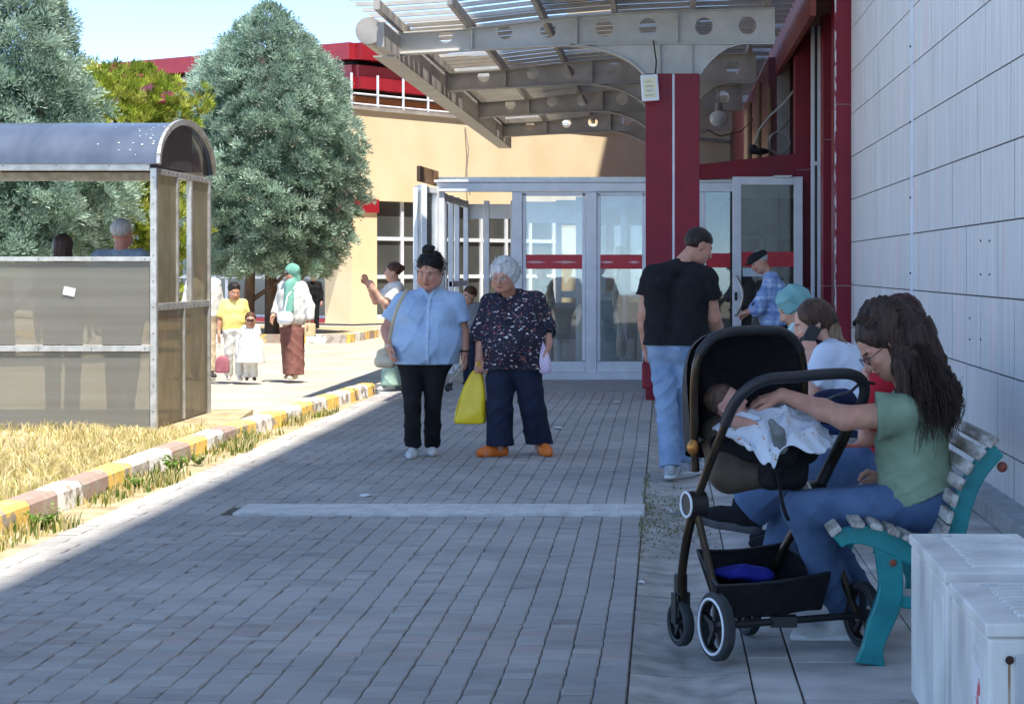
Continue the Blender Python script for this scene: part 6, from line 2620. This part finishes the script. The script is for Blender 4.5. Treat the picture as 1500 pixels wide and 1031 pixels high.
# ---------------------------------------------------------------- stroller
SX = lambda px, py, d: V3(P(px, py, d))
m_frame = M('bronze_tube', (62, 52, 42), (78, 66, 52), scale=9, rough=.3, metal=.7)
m_foam = M('black_leatherette', (30, 31, 35), (40, 41, 46), scale=60, rough=.5, bump=.2, bscale=300)
m_fabric = cloth('charcoal_fabric', (62, 59, 57), (74, 70, 67), scale=40, wr=.4, wsc=5)
m_fab_in = cloth('black_lining', (24, 24, 27), (34, 33, 36), scale=40, wr=.5, wsc=5)
m_shell = cloth('brown_shell', (78, 66, 56), (92, 78, 66), scale=12, rough=.5)
m_tyre = M('grey_rubber', (46, 48, 50), (60, 62, 64), scale=20, rough=.8, bump=.2, bscale=80)
stl = empty('baby_stroller', (.42, 7.3, 0), 'black and bronze baby stroller with raised hood parked in front of the bench', 'stroller')
ax = unit((.905, .425, 0))
fwdS = unit((-.425, .905, 0))
UP = V3((0, 0, 1))


def wheel(c, r, w, ring):
    c = V3(c)
    g = MB()
    n = 32
    prof = [(-w / 2, r * .80), (-w / 2, r * .93), (-w * .3, r), (w * .3, r), (w / 2, r * .93), (w / 2, r * .80)]
    vs, fs = [], []
    for i in range(n):
        a = 2 * math.pi * i / n
        dr = fwdS * math.cos(a) + UP * math.sin(a)
        for (o, rr) in prof:
            vs.append(c + ax * o + dr * rr)
    m_ = len(prof)
    for i in range(n):
        for j in range(m_):
            a, b = i * m_ + j, i * m_ + (j + 1) % m_
            a2, b2 = ((i + 1) % n) * m_ + j, ((i + 1) % n) * m_ + (j + 1) % m_
            fs.append((a, b, b2, a2))
    g.add(vs, fs)
    wh = g.build('wheel', m_tyre, stl, smooth=True)
    g = MB()
    for rr, o, ra in ((r * .76, -w * .35, .006), (r * .76, w * .35, .006)):
        g.tube([c + ax * o + (fwdS * math.cos(t * math.pi / 14) + UP * math.sin(t * math.pi / 14)) * rr for t in range(29)], ra, 6, cap=False)
    g.tube([c - ax * w * .5, c + ax * w * .5], .022, 12)
    for k in range(5):
        a = 2 * math.pi * k / 5 + .3
        dr = fwdS * math.cos(a) + UP * math.sin(a)
        g.bar(c + dr * .015, c + dr * r * .78, .018, .02, up=ax)
    g.build('rim', m_black, wh, smooth=False)
    if ring:
        g = MB()
        g.tube([c - ax * w * .52 + (fwdS * math.cos(t * math.pi / 18) + UP * math.sin(t * math.pi / 18)) * r * .80 for t in range(37)], .0055, 6, cap=False)
        g.build('white_ring', m_white, wh, smooth=True)
    return wh


RLc = SX(1049, 919, 7.12); RLc[2] = .128
RRc = SX(1264, 898, 7.36); RRc[2] = .128
FLc = SX(997, 912, 7.40); FLc[2] = .088
FRc = SX(1095, 905, 7.62); FRc[2] = .088
wheel(RLc, .128, .042, True)
wheel(RRc, .128, .042, False)
wheel(FLc, .088, .04, False)
wheel(FRc, .088, .04, False)
pivL = SX(1018, 738, 7.22)
pivR = SX(1192, 722, 7.46)
# handle
g = MB()
hl = [pivL, SX(1042, 672, 7.15), SX(1064, 618, 7.08)]
hr = [pivR, SX(1222, 670, 7.40), SX(1246, 625, 7.33)]
for a in (hl, hr):
    g.tube([tuple(p) for p in a], .0165, 12)
g.build_each('handle_arm', m_frame, stl, smooth=True)
g = MB()
pts = smooth_path([tuple(SX(*p)) for p in ((1062, 622, 7.085), (1073, 596, 7.06), (1092, 572, 7.03), (1122, 556, 7.03), (1165, 552, 7.07), (1210, 548, 7.12), (1245, 548, 7.2), (1263, 558, 7.27), (1266, 578, 7.3), (1256, 604, 7.33), (1244, 628, 7.335))], 5)
g.tube(pts, .0215, 12)
g.build('handle_bar', m_foam, stl, smooth=True)
g = MB()
g.tube([tuple(p) for p in smooth_path([tuple(SX(1250, 612, 7.33)), tuple(SX(1226, 660, 7.40)), tuple(SX(1203, 706, 7.44))], 4)], .024, 10)
g.build('arm_cover', m_foam, stl, smooth=True)
# pivots with white ring
for c in (pivL, pivR):
    g = MB()
    g.tube([tuple(c - ax * .035), tuple(c + ax * .035)], .05, 24)
    pv_ = g.build('pivot', m_black, stl, smooth=True)
    g = MB()
    g.tube([tuple(c - ax * .037 + (fwdS * math.cos(t * math.pi / 14) + UP * math.sin(t * math.pi / 14)) * .046) for t in range(29)], .005, 6, cap=False)
    g.build('white_ring', m_white, pv_, smooth=True)
# legs
g = MB()
g.tube(smooth_path([tuple(p) for p in (pivL, SX(1006, 790, 7.27), SX(999, 840, 7.36), SX(999, 878, 7.40))], 4), [.018] * 13, 10)
g.build('front_leg', m_frame, stl, smooth=True)
g = MB()
g.tube(smooth_path([tuple(p) for p in (pivR, SX(1150, 800, 7.52), SX(1120, 850, 7.58), FRc + UP * .1)], 4), [.018] * 13, 10)
g.build('front_leg', m_frame, stl, smooth=True)
for c, out_ in ((FLc, 1), (FRc, 1)):
    g = MB()
    g.tube([tuple(c + UP * .19), tuple(c + UP * .11)], .026, 12)
    for o in (-.028, .028):
        g.bar(c + ax * o + UP * .12, c + ax * o, .04, .01, up=ax)
    g.build('caster_fork', m_black, stl, bevel=.003)
for a, b in ((pivL, RLc + ax * .03), (pivR, RRc - ax * .03)):
    g = MB()
    g.bar(a, b + UP * .0, .03, .022, up=ax)
    g.build('rear_leg', m_frame, stl, bevel=.006)
g = MB()
g.tube([tuple(RLc), tuple(RRc)], .014, 10)
mid = RLc * .55 + RRc * .45
g.box(tuple(mid - V3((.05, .03, .02))), tuple(mid + V3((.05, .03, .02))))
g.build('axle', m_black, stl)
# basket
A_, B_, C2_, D_ = SX(1022, 806, 7.34), SX(1146, 796, 7.60), SX(1216, 838, 7.34), SX(1052, 858, 7.10)
A2, B2_, C22, D2 = A_ * .86 + C2_ * .14, B_ * .86 + D_ * .14, C2_ * .93 + A_ * .07, D_ * .95 + B_ * .05
for p, z in ((A2, .17), (B2_, .17), (C22, .155), (D2, .155)):
    p[2] = z
g = MB()


def panel(p, q_, r_, s2, th=.006, n=7, sag=.012):
    """fabric panel with sagging top edge"""
    vs, fs = [], []
    nn = unit(np.cross(q_ - p, s2 - p))
    for side in (0, 1):
        for i in range(n + 1):
            for j in range(4):
                u, v = i / n, j / 3
                x = (p * (1 - u) + q_ * u) * (1 - v) + (s2 * (1 - u) + r_ * u) * v
                x = x - UP * sag * math.sin(math.pi * u) * (1 - v) + nn * (th * side + .008 * math.sin(9 * u + 3 * v) * math.sin(math.pi * u))
                vs.append(x)
    m_ = (n + 1) * 4
    for side in (0, 1):
        for i in range(n):
            for j in range(3):
                a = side * m_ + i * 4 + j
                f = (a, a + 1, a + 5, a + 4)
                fs.append(f if side == 0 else f[::-1])
    for i in range(n):
        for j in (0, 3):
            a = i * 4 + j
            fs.append((a, a + 4, a + 4 + m_, a + m_))
    g.add(vs, fs)


panel(A_, B_, B2_, A2)
panel(B_, C2_, C22, B2_)
panel(C2_, D_, D2, C22)
panel(D_, A_, A2, D2)
panel(A2, B2_, C22, D2, sag=.0)
bk = g.build('basket', m_fab_in, stl, smooth=True)
g = MB()
for a, b in ((A_, B_), (B_, C2_), (C2_, D_), (D_, A_)):
    pts = [tuple(a * (1 - t / 6) + b * (t / 6) - UP * .012 * math.sin(math.pi * t / 6)) for t in range(7)]
    g.tube(pts, .007, 6)
g.build('basket_trim', m_foam, bk, smooth=True)
lug = sdf_mesh('folded_cloth', [E_(SX(1085, 838, 7.35), (.12, .09, .03), .02), E_(SX(1110, 842, 7.33), (.07, .06, .035), .02)], .008, cloth('royal_blue_cloth', (30, 34, 120), (44, 48, 150)), None, fold=folds(.012, (40, 40, 30), 2))
tag(lug, 'crumpled royal blue cloth lying in the stroller basket', 'cloth')
# hood hoop
hoop = [SX(1019, 690, 7.2), SX(1017, 640, 7.18), SX(1017, 560, 7.14), SX(1024, 520, 7.13), SX(1042, 498, 7.14), SX(1066, 488, 7.17), SX(1100, 485, 7.22), SX(1138, 486, 7.30), SX(1160, 496, 7.36), SX(1173, 516, 7.40), SX(1178, 550, 7.42), SX(1178, 600, 7.44), SX(1180, 660, 7.45)]
hp_ = smooth_path([tuple(p) for p in hoop], 5)
g = MB()
g.tube(hp_, .016, 10)
g.build('hood_hoop', m_frame, stl, smooth=True)
g = MB()
g.tube(smooth_path([tuple(p + V3((0, -.006, .004))) for p in hoop[3:10]], 5), .0185, 10)
g.build('hoop_cover', m_foam, stl, smooth=True)
# hood fabric: sweeps from the hoop forward and down
g = MB()
vs, fs = [], []
nh = len(hp_)
hp_ = [p for p in hp_ if p[2] > HC - (648 - VY) / F * 7.3]
nh = len(hp_)
ctr = (V3(hp_[0]) + V3(hp_[-1])) / 2 + UP * .0
K2 = 9
for k in range(K2 + 1):
    a = k / K2 * R(104)
    for j, p in enumerate(hp_):
        rel = V3(p) - ctr
        side = ax * (rel @ ax)
        h = rel[2]
        dep = .30 * max(h, 0) / .45
        pt = ctr + side * (1 - .10 * (k / K2) ** 2) + UP * (h * math.cos(a)) + fwdS * (abs(h) * .50 * math.sin(a)) - side * .12 * math.sin(a)
        pt = pt + (.006 * math.sin(k * 2.2)) * UP * (h > .1)
        vs.append(pt)
for k in range(K2):
    for j in range(nh - 1):
        a = k * nh + j
        fs.append((a, a + 1, a + nh + 1, a + nh))
m_ = len(vs)
vs2 = [ctr + (v - ctr) * .975 for v in vs]
g.add(vs + vs2, fs, 0)
g.add(vs2, [f[::-1] for f in fs], 1)
g.build('hood', [m_fabric, m_fab_in], stl, smooth=True, fixn=False)
# seat: shell, liner, leg rest
sd_ = [C_(SX(1062, 640, 7.36), SX(1070, 690, 7.30), .10, .075, .05), C_(SX(1070, 690, 7.30), SX(1104, 694, 7.28), .075, .06, .05), C_(SX(1120, 640, 7.46), SX(1120, 690, 7.42), .10, .07, .05)]
sdf_mesh('seat_shell', sd_, .007, m_shell, stl)
sdf_mesh('seat_liner', [C_(SX(1035, 560, 7.42), SX(1058, 640, 7.36), .05, .06, .04), C_(SX(1090, 555, 7.56), SX(1110, 640, 7.5), .06, .06, .04), C_(SX(1062, 560, 7.50), SX(1084, 645, 7.42), .06, .07, .05), C_(SX(1060, 652, 7.30), SX(1150, 662, 7.22), .06, .055, .04), C_(SX(1120, 652, 7.44), SX(1180, 660, 7.36), .06, .055, .04)], .008, m_fab_in, stl, fold=folds(.004, (30, 30, 30), 2))
sdf_mesh('leg_rest', [C_(SX(1126, 658, 7.24), SX(1172, 658, 7.36), .045, .045, .05), C_(SX(1128, 700, 7.2), SX(1166, 700, 7.3), .034, .034, .05), C_(SX(1128, 658, 7.22), SX(1128, 700, 7.2), .042, .034, .05), C_(SX(1170, 658, 7.34), SX(1166, 700, 7.3), .042, .034, .05), C_(SX(1148, 660, 7.28), SX(1147, 700, 7.25), .045, .036, .05)], .007, m_fab_in, stl, fold=folds(.003, (30, 30, 30), 2))
g = MB()
g.tube(smooth_path([tuple(SX(*p)) for p in ((1138, 690, 7.16), (1142, 715, 7.14), (1148, 745, 7.14), (1155, 762, 7.14))], 3), [.012] * 5 + [.016] * 5, 8, sq=.5)
g.box(tuple(SX(1120, 692, 7.16)), tuple(SX(1142, 686, 7.2)))
g.build('harness_strap', m_fab_in, stl)
g = MB()
g.ball(SX(1015, 655, 7.14), (.022, .022, .03), 8)
g.build('hinge', M('brass_button', (170, 110, 50), (190, 130, 66), scale=9, rough=.35, metal=.6), stl, smooth=True)
# bag on the handle
hb_ = empty('handle_pouch', SX(1240, 590, 7.42), 'dark blue pouch hooked to the stroller handle by a black strap', 'pouch')
sdf_mesh('bag_body', [C_(SX(1205, 590, 7.5), SX(1235, 588, 7.5), .05, .055, .04), C_(SX(1215, 605, 7.5), SX(1240, 600, 7.5), .05, .04, .04)], .008, cloth('dark_blue_bag', (30, 36, 62), (42, 50, 84)), hb_, fold=folds(.008, (40, 40, 30), 4))
g = MB()
g.tube(smooth_path([tuple(SX(*p)) for p in ((1280, 562, 7.3), (1262, 560, 7.28), (1245, 574, 7.3), (1225, 580, 7.34), (1205, 588, 7.45))], 4), .012, 8, sq=.5)
g.build('strap', m_foam, hb_, smooth=True)
# ---------------------------------------------------------------- baby and blanket
bh = Head(SX(1064, 592, 7.30), (.80, -.25, .35), (-.5, 0, .8), .66, skin=(206, 156, 138), lips=(180, 104, 98), brow=(120, 92, 78))
by = empty('person', (.2, 7.3, 0), 'baby lying in the stroller under the patterned blanket', 'person', 'people outside the entrance')
pr = bh.prims(.006) + [C_(bh.w((0, .02, -.1)), SX(1080, 632, 7.3), .03, .045, .03), C_(SX(1080, 632, 7.3), SX(1120, 645, 7.28), .045, .04, .03), C_(SX(1110, 652, 7.24), SX(1134, 656, 7.18), .03, .02, .02),
                       C_(SX(1110, 645, 7.32), SX(1150, 645, 7.26), .032, .024, .02), C_(SX(1078, 618, 7.2), SX(1098, 622, 7.2), .026, .022, .02)]
pr += hand(SX(1098, 622, 7.2), (.9, 0, .2), (0, 0, -1), (0, -1, 0), .5, 1.0)
sdf_mesh('body', pr, .006, m_skin, by, base=(206, 156, 138), paint=bh.paint())
sdf_mesh('hair', [bh.e((0, .022, .045), (.081, .098, .088), .01), bh.e((0, -.11, -.005), (.085, .07, .08), .015, -1), bh.e((0, .02, -.1), (.12, .14, .07), .015, -1)], .006, hairmat('baby_hair', (74, 56, 46), (104, 82, 68)), by)
sdf_mesh('sock', [C_(SX(1143, 654, 7.13), SX(1140, 634, 7.095), .03, .024, .015), C_(SX(1140, 634, 7.095), SX(1131, 620, 7.085), .024, .013, .012), C_(SX(1131, 620, 7.085), SX(1129, 616, 7.085), .013, .009, .01)], .005, cloth('grey_sock', (112, 116, 116), (128, 132, 132)), by)


def muslin():
    m, nt, b = new_mat('printed_muslin')
    N, L = nt.nodes, nt.links
    b.inputs['Roughness'].default_value = .9
    tc = N.new('ShaderNodeTexCoord')
    prev = None
    for sc, th, c, sh_ in ((21, .22, (176, 168, 150), 0), (25, .19, (140, 158, 170), 5.1), (23, .17, (196, 164, 148), 9.2), (29, .17, (146, 160, 146), 2.2)):
        mp = N.new('ShaderNodeMapping')
        mp.inputs['Location'].default_value = (sh_, sh_, 0)
        L.new(tc.outputs['Object'], mp.inputs['Vector'])
        vo = N.new('ShaderNodeTexVoronoi')
        vo.inputs['Scale'].default_value = sc
        nz = N.new('ShaderNodeTexNoise')
        nz.inputs['Scale'].default_value = 55
        mv = N.new('ShaderNodeMix')
        mv.data_type = 'RGBA'
        mv.inputs['Factor'].default_value = .045
        L.new(mp.outputs['Vector'], nz.inputs['Vector'])
        L.new(mp.outputs['Vector'], mv.inputs['A'])
        L.new(nz.outputs['Color'], mv.inputs['B'])
        L.new(mv.outputs['Result'], vo.inputs['Vector'])
        lt_ = N.new('ShaderNodeMath')
        lt_.operation = 'LESS_THAN'
        lt_.inputs[1].default_value = th
        L.new(vo.outputs['Distance'], lt_.inputs[0])
        sp = N.new('ShaderNodeSeparateColor')
        L.new(vo.outputs['Color'], sp.inputs['Color'])
        g2 = N.new('ShaderNodeMath')
        g2.operation = 'GREATER_THAN'
        g2.inputs[1].default_value = .55
        L.new(sp.outputs['Red'], g2.inputs[0])
        mu = N.new('ShaderNodeMath')
        mu.operation = 'MULTIPLY'
        L.new(lt_.outputs['Value'], mu.inputs[0])
        L.new(g2.outputs['Value'], mu.inputs[1])
        mx = N.new('ShaderNodeMix')
        mx.data_type = 'RGBA'
        L.new(mu.outputs['Value'], mx.inputs['Factor'])
        if prev is None:
            mx.inputs['A'].default_value = lin((214, 222, 232))
        else:
            L.new(prev, mx.inputs['A'])
        mx.inputs['B'].default_value = lin(c)
        prev = mx.outputs['Result']
    L.new(prev, b.inputs['Base Color'])
    return m


m_mus = muslin()
wrinkle(m_mus, .6, 9)
ctl = [[(1078, 604, 7.40), (1105, 596, 7.43), (1135, 590, 7.45), (1165, 597, 7.44), (1196, 616, 7.40)],
       [(1060, 614, 7.33), (1098, 604, 7.34), (1138, 598, 7.36), (1178, 610, 7.34), (1213, 632, 7.32)],
       [(1044, 627, 7.24), (1090, 619, 7.22), (1128, 614, 7.22), (1174, 624, 7.24), (1217, 648, 7.24)],
       [(1066, 640, 7.16), (1094, 646, 7.14), (1120, 636, 7.125), (1160, 638, 7.14), (1208, 662, 7.16)],
       [(1086, 650, 7.13), (1108, 666, 7.11), (1133, 684, 7.10), (1150, 652, 7.10), (1192, 665, 7.11)]]
rows = [smooth_path([tuple(SX(*p)) for p in r], 9) for r in ctl]
cols_ = [smooth_path([r[i] for r in rows], 9) for i in range(len(rows[0]))]
nu, nv = len(cols_), len(cols_[0])
g = MB()
vs = []
for i in range(nu):
    for j in range(nv):
        p = V3(cols_[i][j])
        x, y = i / (nu - 1) * 4, j / (nv - 1) * 4
        w = .9 * math.sin(1.7 * x + .8 * y) + .7 * math.sin(2.3 * y - x)
        f = (1 - abs(math.sin(2.2 * x - 1.2 * y + w))) ** 2 + (1 - abs(math.sin(1.5 * x + 2.1 * y + 1.3 * w + 1))) ** 2
        e = min(1, min(i, nu - 1 - i) / 5 + .4)
        vs.append(p + UP * (.020 * f - .008) * e + V3((0, -.6, 0)) * (.012 * f) + V3((.003 * math.sin(9 * y), 0, .004 * math.sin(8 * x))))
fs = [(i * nv + j, (i + 1) * nv + j, (i + 1) * nv + j + 1, i * nv + j + 1) for i in range(nu - 1) for j in range(nv - 1)]
g.add(vs, fs)
bl = g.build('blanket', m_mus, None)
bl.data.polygons.foreach_set('use_smooth', [True] * len(bl.data.polygons))
md = bl.modifiers.new('thickness', 'SOLIDIFY')
md.thickness = .004
md.offset = 0
tag(bl, 'white muslin blanket with small printed motifs spread over the baby', 'blanket')
# ---------------------------------------------------------------- people farther off
def simple(label, x, y, H, heading, topc, botc, hairc, z0=0.0, stride=.1, armp=None, skin=(206, 156, 132), fat=1.0, sleeve=.8, ankle=.02, hair='cap', hem=.86, vox=.013, head_fwd=None, group='people outside the entrance', skirt=False, J_over=None, shoes=(60, 52, 48), amp=.006, spread=1.0):
    J, fwd, q = stand(x, y, H, heading, z0, stride=stride, spread=spread)
    s = H / 1.65
    for k, v in (armp or {}).items():
        J[k] = q(*v)
    for k, v in (J_over or {}).items():
        J[k] = q(*v)
    hs = s if H > 1.4 else (.92 if H > 1.1 else .84)
    hd = Head(J['hd'], head_fwd if head_fwd is not None else fwd, (0, 0, 1), hs, skin=skin)
    T = {k: v * s * (fat if k in ('hp', 'hw', 'hc', 'rp', 'rw', 'rc', 'th') else 1) for k, v in DT.items()}
    extra = []
    if skirt:
        extra = [C_(J['hL'], J['aL'], T['th'] * 1.2, T['th'] * 1.5, .05), C_(J['hR'], J['aR'], T['th'] * 1.2, T['th'] * 1.5, .05), C_((J['kL'] + J['kR']) / 2, (J['aL'] + J['aR']) / 2, .12 * s, .15 * s, .06)]
    hp_ = {'cap': [hd.e((0, .022, .045), (.087, .102, .094), .01), hd.e((0, -.112, -.015), (.072, .07, .075), .02, -1), hd.e((0, .03, -.13), (.12, .15, .09), .02, -1)],
           'bun': [hd.e((0, .022, .045), (.087, .102, .094), .01), hd.e((0, -.112, -.015), (.072, .07, .075), .02, -1), hd.e((0, .03, -.13), (.12, .15, .09), .02, -1), hd.e((0, .115, .05), (.04, .04, .04), .02)],
           'long': [hd.e((0, .022, .045), (.09, .105, .096), .01), hd.e((0, .07, -.06), (.085, .055, .13), .03), hd.e((0, -.112, -.02), (.072, .07, .085), .02, -1)],
           'short': hair_short(hd, .003)}.get(hair)
    return person(label, J, T, hd, skin=skin, top=dict(mat=topc, inc=.016 * s, sleeve=sleeve, flare=.015, hem=z0 + hem * s, amp=amp, vox=vox, neck=.055 * s),
                  bottom=dict(mat=botc, inc=.012, ankle=ankle, vox=vox, extra=extra, amp=amp, hem=z0 + (.07 if skirt else .02) * s), shoes=dict(mat=M('far_shoe', shoes, rough=.7), s=.95 * s, z={'L': z0, 'R': z0}),
                  hair=None if hp_ is None else dict(mat=hairc, prims=hp_, vox=.01), vox=vox, group=group), hd, J, q


hd_black = hairmat('far_black_hair', (26, 22, 20), (44, 36, 32))
hd_brown = hairmat('far_brown_hair', (66, 44, 32), (96, 66, 48))
hd_grey = hairmat('far_grey_hair', (158, 158, 158), (196, 196, 196))
m_cream2 = cloth('cream_linen', (206, 204, 196), (222, 220, 212))
# scarf woman walking
D = 25.2
X = lambda px, d: (px - VX) / F * d
r_, hd, J, q = simple('woman in pale green headscarf, white jacket and long brown skirt crossing the sunlit road', X(428, D), D, 1.50, -.45, m_cream2, cloth('brown_skirt', (120, 78, 70), (136, 92, 82)), None, stride=.10, sleeve=1.9, hem=.72, hair=None, ankle=.05, fat=1.1, spread=1.05, skirt=True, shoes=(206, 196, 176), head_fwd=V3((-.8, -.6, -.2)),
                      armp={'eL': (-.26, .02, 1.08), 'wL': (-.24, -.12, .92), 'eR': (.27, .05, 1.06), 'wR': (.31, .02, .84)})
m_green2 = cloth('sea_green_scarf', (104, 158, 140), (124, 176, 158))
sdf_mesh('headscarf', [hd.e((0, .02, .03), (.1, .115, .11), .02), hd.e((0, .03, -.09), (.085, .085, .09), .04), C_(q(.02, -.06, 1.36), q(.05, -.14, 1.0), .085, .07, .04), hd.e((0, -.125, -.02), (.06, .08, .078), .015, -1)], .01, m_green2, r_['root'], fold=folds(.005, (40, 40, 14), 2))
g = MB()
g.box(tuple(hd.w((-.055, -.105, -.002))), tuple(hd.w((.055, -.09, .018))))
g.build('sunglasses', m_black, r_['root'])
wb = empty('shoulder_bag', q(0, -.2, .9), 'small white bag with beige clasp on the headscarf woman in the road', 'bag')
sdf_mesh('bag_body', [C_(q(-.02, -.22, .92), q(.1, -.22, .92), .06, .06, .03), C_(q(-.02, -.22, .86), q(.1, -.22, .86), .06, .06, .03)], .01, m_white, wb)
g = MB()
g.tube([tuple(q(.02, -.22, .96)), tuple(q(.06, -.19, 1.2)), tuple(q(.12, -.05, 1.38))], .012, 6)
g.build('strap', m_white, wb, smooth=True)
bx = MB()
c = q(.33, 0, .73)
bx.box((c[0] - .08, c[1] - .03, c[2] - .09), (c[0] + .06, c[1] + .03, c[2] + .07))
o = bx.build('gift_bag', M('tan_box', (200, 180, 130), (216, 198, 150), scale=14), None, bevel=.008)
tag(o, 'small tan box bag in the outer hand of the headscarf woman', 'bag')
# girl in yellow
m_yeltop = cloth('yellow_top', (226, 206, 112), (236, 220, 140), scale=6)
r_, hd, J, q = simple('girl in yellow top and white trousers holding a small pink bag', X(343, 24.9), 24.9, 1.24, .25, m_yeltop, m_cream2, hd_black, stride=.08, hair='bun', sleeve=.9, head_fwd=V3((.45, -.85, -.3)), armp={'wL': (-.26, -.05, .84), 'eL': (-.24, .02, 1.07)}, shoes=(210, 200, 190), skin=(196, 142, 112))
pk = empty('hand_bag', q(-.28, 0, .6), 'small dusty pink bag hanging low beside the girl in yellow', 'bag')
c = q(-.2, -.05, .4)
loft_bag('bag_body', [(c[0] - .085, c[0] + .085, .1, .04), (c[0] - .095, c[0] + .095, .12, .05), (c[0] - .09, c[0] + .09, .22, .05), (c[0] - .075, c[0] + .075, .33, .03)], cloth('dusty_pink', (150, 88, 98), (166, 104, 112)), pk, c[1], .006, 9)
g = MB()
g.tube([tuple(q(-.25, -.05, .5)), tuple(q(-.26, -.05, .78)), tuple(q(-.12, -.05, .5))], .008, 5)
g.build('strap', m_whiteshoe, pk, smooth=True)
# toddler
r_, hd, J, q = simple('toddler in white dress walking beside the girl in yellow', X(367, 24.8), 24.8, .84, .2, m_cream2, m_cream2, hd_brown, stride=.04, hair='bun', sleeve=.6, hem=.5, fat=1.15, skin=(196, 146, 118), vox=.011, J_over={})
sdf_mesh('dress', [C_(J['ch'], J['pv'], .10, .14, .05), C_(J['pv'], (J['kL'] + J['kR']) / 2, .15, .19, .05)], .011, m_cream2, r_['root'], cuts=[((0, 0, .24), (0, 0, -1))], fold=folds(.008, (50, 50, 8), 2))
g = MB()
g.box(tuple(hd.w((-.06, -.112, -.002))), tuple(hd.w((.06, -.095, .022))))
g.build('sunglasses', m_black, r_['root'])
# person in white behind the shelter end
simple('person in white top mostly hidden behind the end wall of the shelter', X(298, 25.6), 25.6, 1.55, .5, m_cream2, cloth('beige_trousers', (190, 170, 140), (204, 186, 156)), hd_brown, sleeve=1.8, fat=1.25, spread=1.1)
# woman with bun facing left, green skirt
r_, hd, J, q = simple('woman with brown bun in white top and mint skirt standing by the porch', X(577, 22.9), 22.9, 1.52, -1.2, m_cream2, cloth('mint_skirt', (150, 178, 160), (170, 196, 178)), hd_brown, hair='bun', sleeve=.7, skirt=True, armp={'eL': (-.2, -.2, 1.15), 'wL': (-.12, -.32, 1.38), 'eR': (.2, -.16, 1.1), 'wR': (.16, -.28, 1.3)}, shoes=(190, 190, 186), head_fwd=V3((-1, -.1, 0)))
# child between the women
simple('child in dark clothes half hidden between the two walking women', X(688, 23.9), 23.9, 1.2, -.4, cloth('grey_top', (120, 124, 132), (140, 144, 150)), m_navy, hd_brown, sleeve=.6, head_fwd=V3((-.7, -.7, -.1)), armp={'eL': (-.2, -.14, 1.14), 'wL': (-.1, -.25, 1.3)})
# person inside the porch
r_, hd, J, q = simple('stooping person in khaki top inside the glass porch', X(795, 27.2), 27.2, 1.55, -1.1, cloth('khaki_cloth', (120, 112, 84), (136, 128, 98)), m_dark_tr, hd_black, sleeve=1.7)
# dark figure near the far wall
simple('person in black standing far off beside the beige wall', X(459, 44.5), 44.5, 1.35, .2, m_blackcl, m_blackcl, hd_black, sleeve=1.9, vox=.018)
# two people in the shelter, seen from behind
m_greyblue = cloth('grey_blue_shirt', (128, 142, 156), (146, 160, 172))
r_, hd, J, q = simple('grey haired man in pale blue shirt standing inside the shelter, back turned', X(178, 17.0), 17.0, 1.80, math.pi - .15, m_greyblue, cloth('slate_trousers', (70, 74, 84)), hd_grey, z0=.09, hair='short', sleeve=.8, fat=1.1, spread=1.1, skin=(190, 130, 110), head_fwd=V3((.2, 1, 0)))
r_, hd, J, q = simple('dark haired woman standing inside the shelter, back turned', X(92, 17.2), 17.2, 1.66, math.pi + .2, cloth('dark_blouse', (64, 60, 64)), cloth('dark_skirt_cloth', (44, 44, 50)), hairmat('dark_brown_hair2', (52, 40, 34), (80, 62, 52)), z0=.09, hair='long', sleeve=.9, head_fwd=V3((-.3, 1, 0)))
# ================================================================ light, sky, camera
w = bpy.data.worlds.new('World')
SC.world = w
w.use_nodes = True
nt = w.node_tree
bg = nt.nodes['Background']
sky = nt.nodes.new('ShaderNodeTexSky')
sky.sky_type = 'NISHITA'
sky.sun_disc = False
sv = Vector((1.0, -1.66, 4.8)).normalized()
el = math.asin(sv.z)
sky.sun_elevation = el
sky.sun_rotation = math.atan2(sv.x, sv.y)
sky.altitude = 7000
sky.air_density = .7
sky.dust_density = .0
sky.ozone_density = 1.6
tn = nt.nodes.new('ShaderNodeMix')
tn.data_type = 'RGBA'
tn.blend_type = 'MULTIPLY'
tn.inputs['Factor'].default_value = 1
tn.inputs['B'].default_value = (1.03, 1.0, .91, 1)
nt.links.new(sky.outputs['Color'], tn.inputs['A'])
nt.links.new(tn.outputs['Result'], bg.inputs['Color'])
bg.inputs['Strength'].default_value = .15
sl = bpy.data.lights.new('sun', 'SUN')
sl.energy = 2.0
sl.angle = R(.5)
sl.color = (1, .955, .88)
so = bpy.data.objects.new('sun', sl)
COL.objects.link(so)
so.location = (0, 0, 40)
so.rotation_euler = sv.to_track_quat('Z', 'Y').to_euler()
cd = bpy.data.cameras.new('camera')
cam = bpy.data.objects.new('camera', cd)
COL.objects.link(cam)
cam.location = (0, 0, HC)
cam.rotation_euler = (R(90), 0, 0)
cd.sensor_width = 36
cd.sensor_fit = 'HORIZONTAL'
cd.lens = F / 1500 * 36
cd.shift_x = (750 - VX) / 1500
cd.shift_y = -(515.5 - VY) / 1500
cd.clip_end = 2000
cd.clip_start = .05
SC.camera = cam
SC.view_settings.view_transform = 'Standard'
SC.view_settings.look = 'None'
SC.view_settings.exposure = EXPO
SC.view_settings.gamma = 1
SC.cycles.max_bounces = 8
SC.cycles.transparent_max_bounces = 16
SC.cycles.use_denoising = True
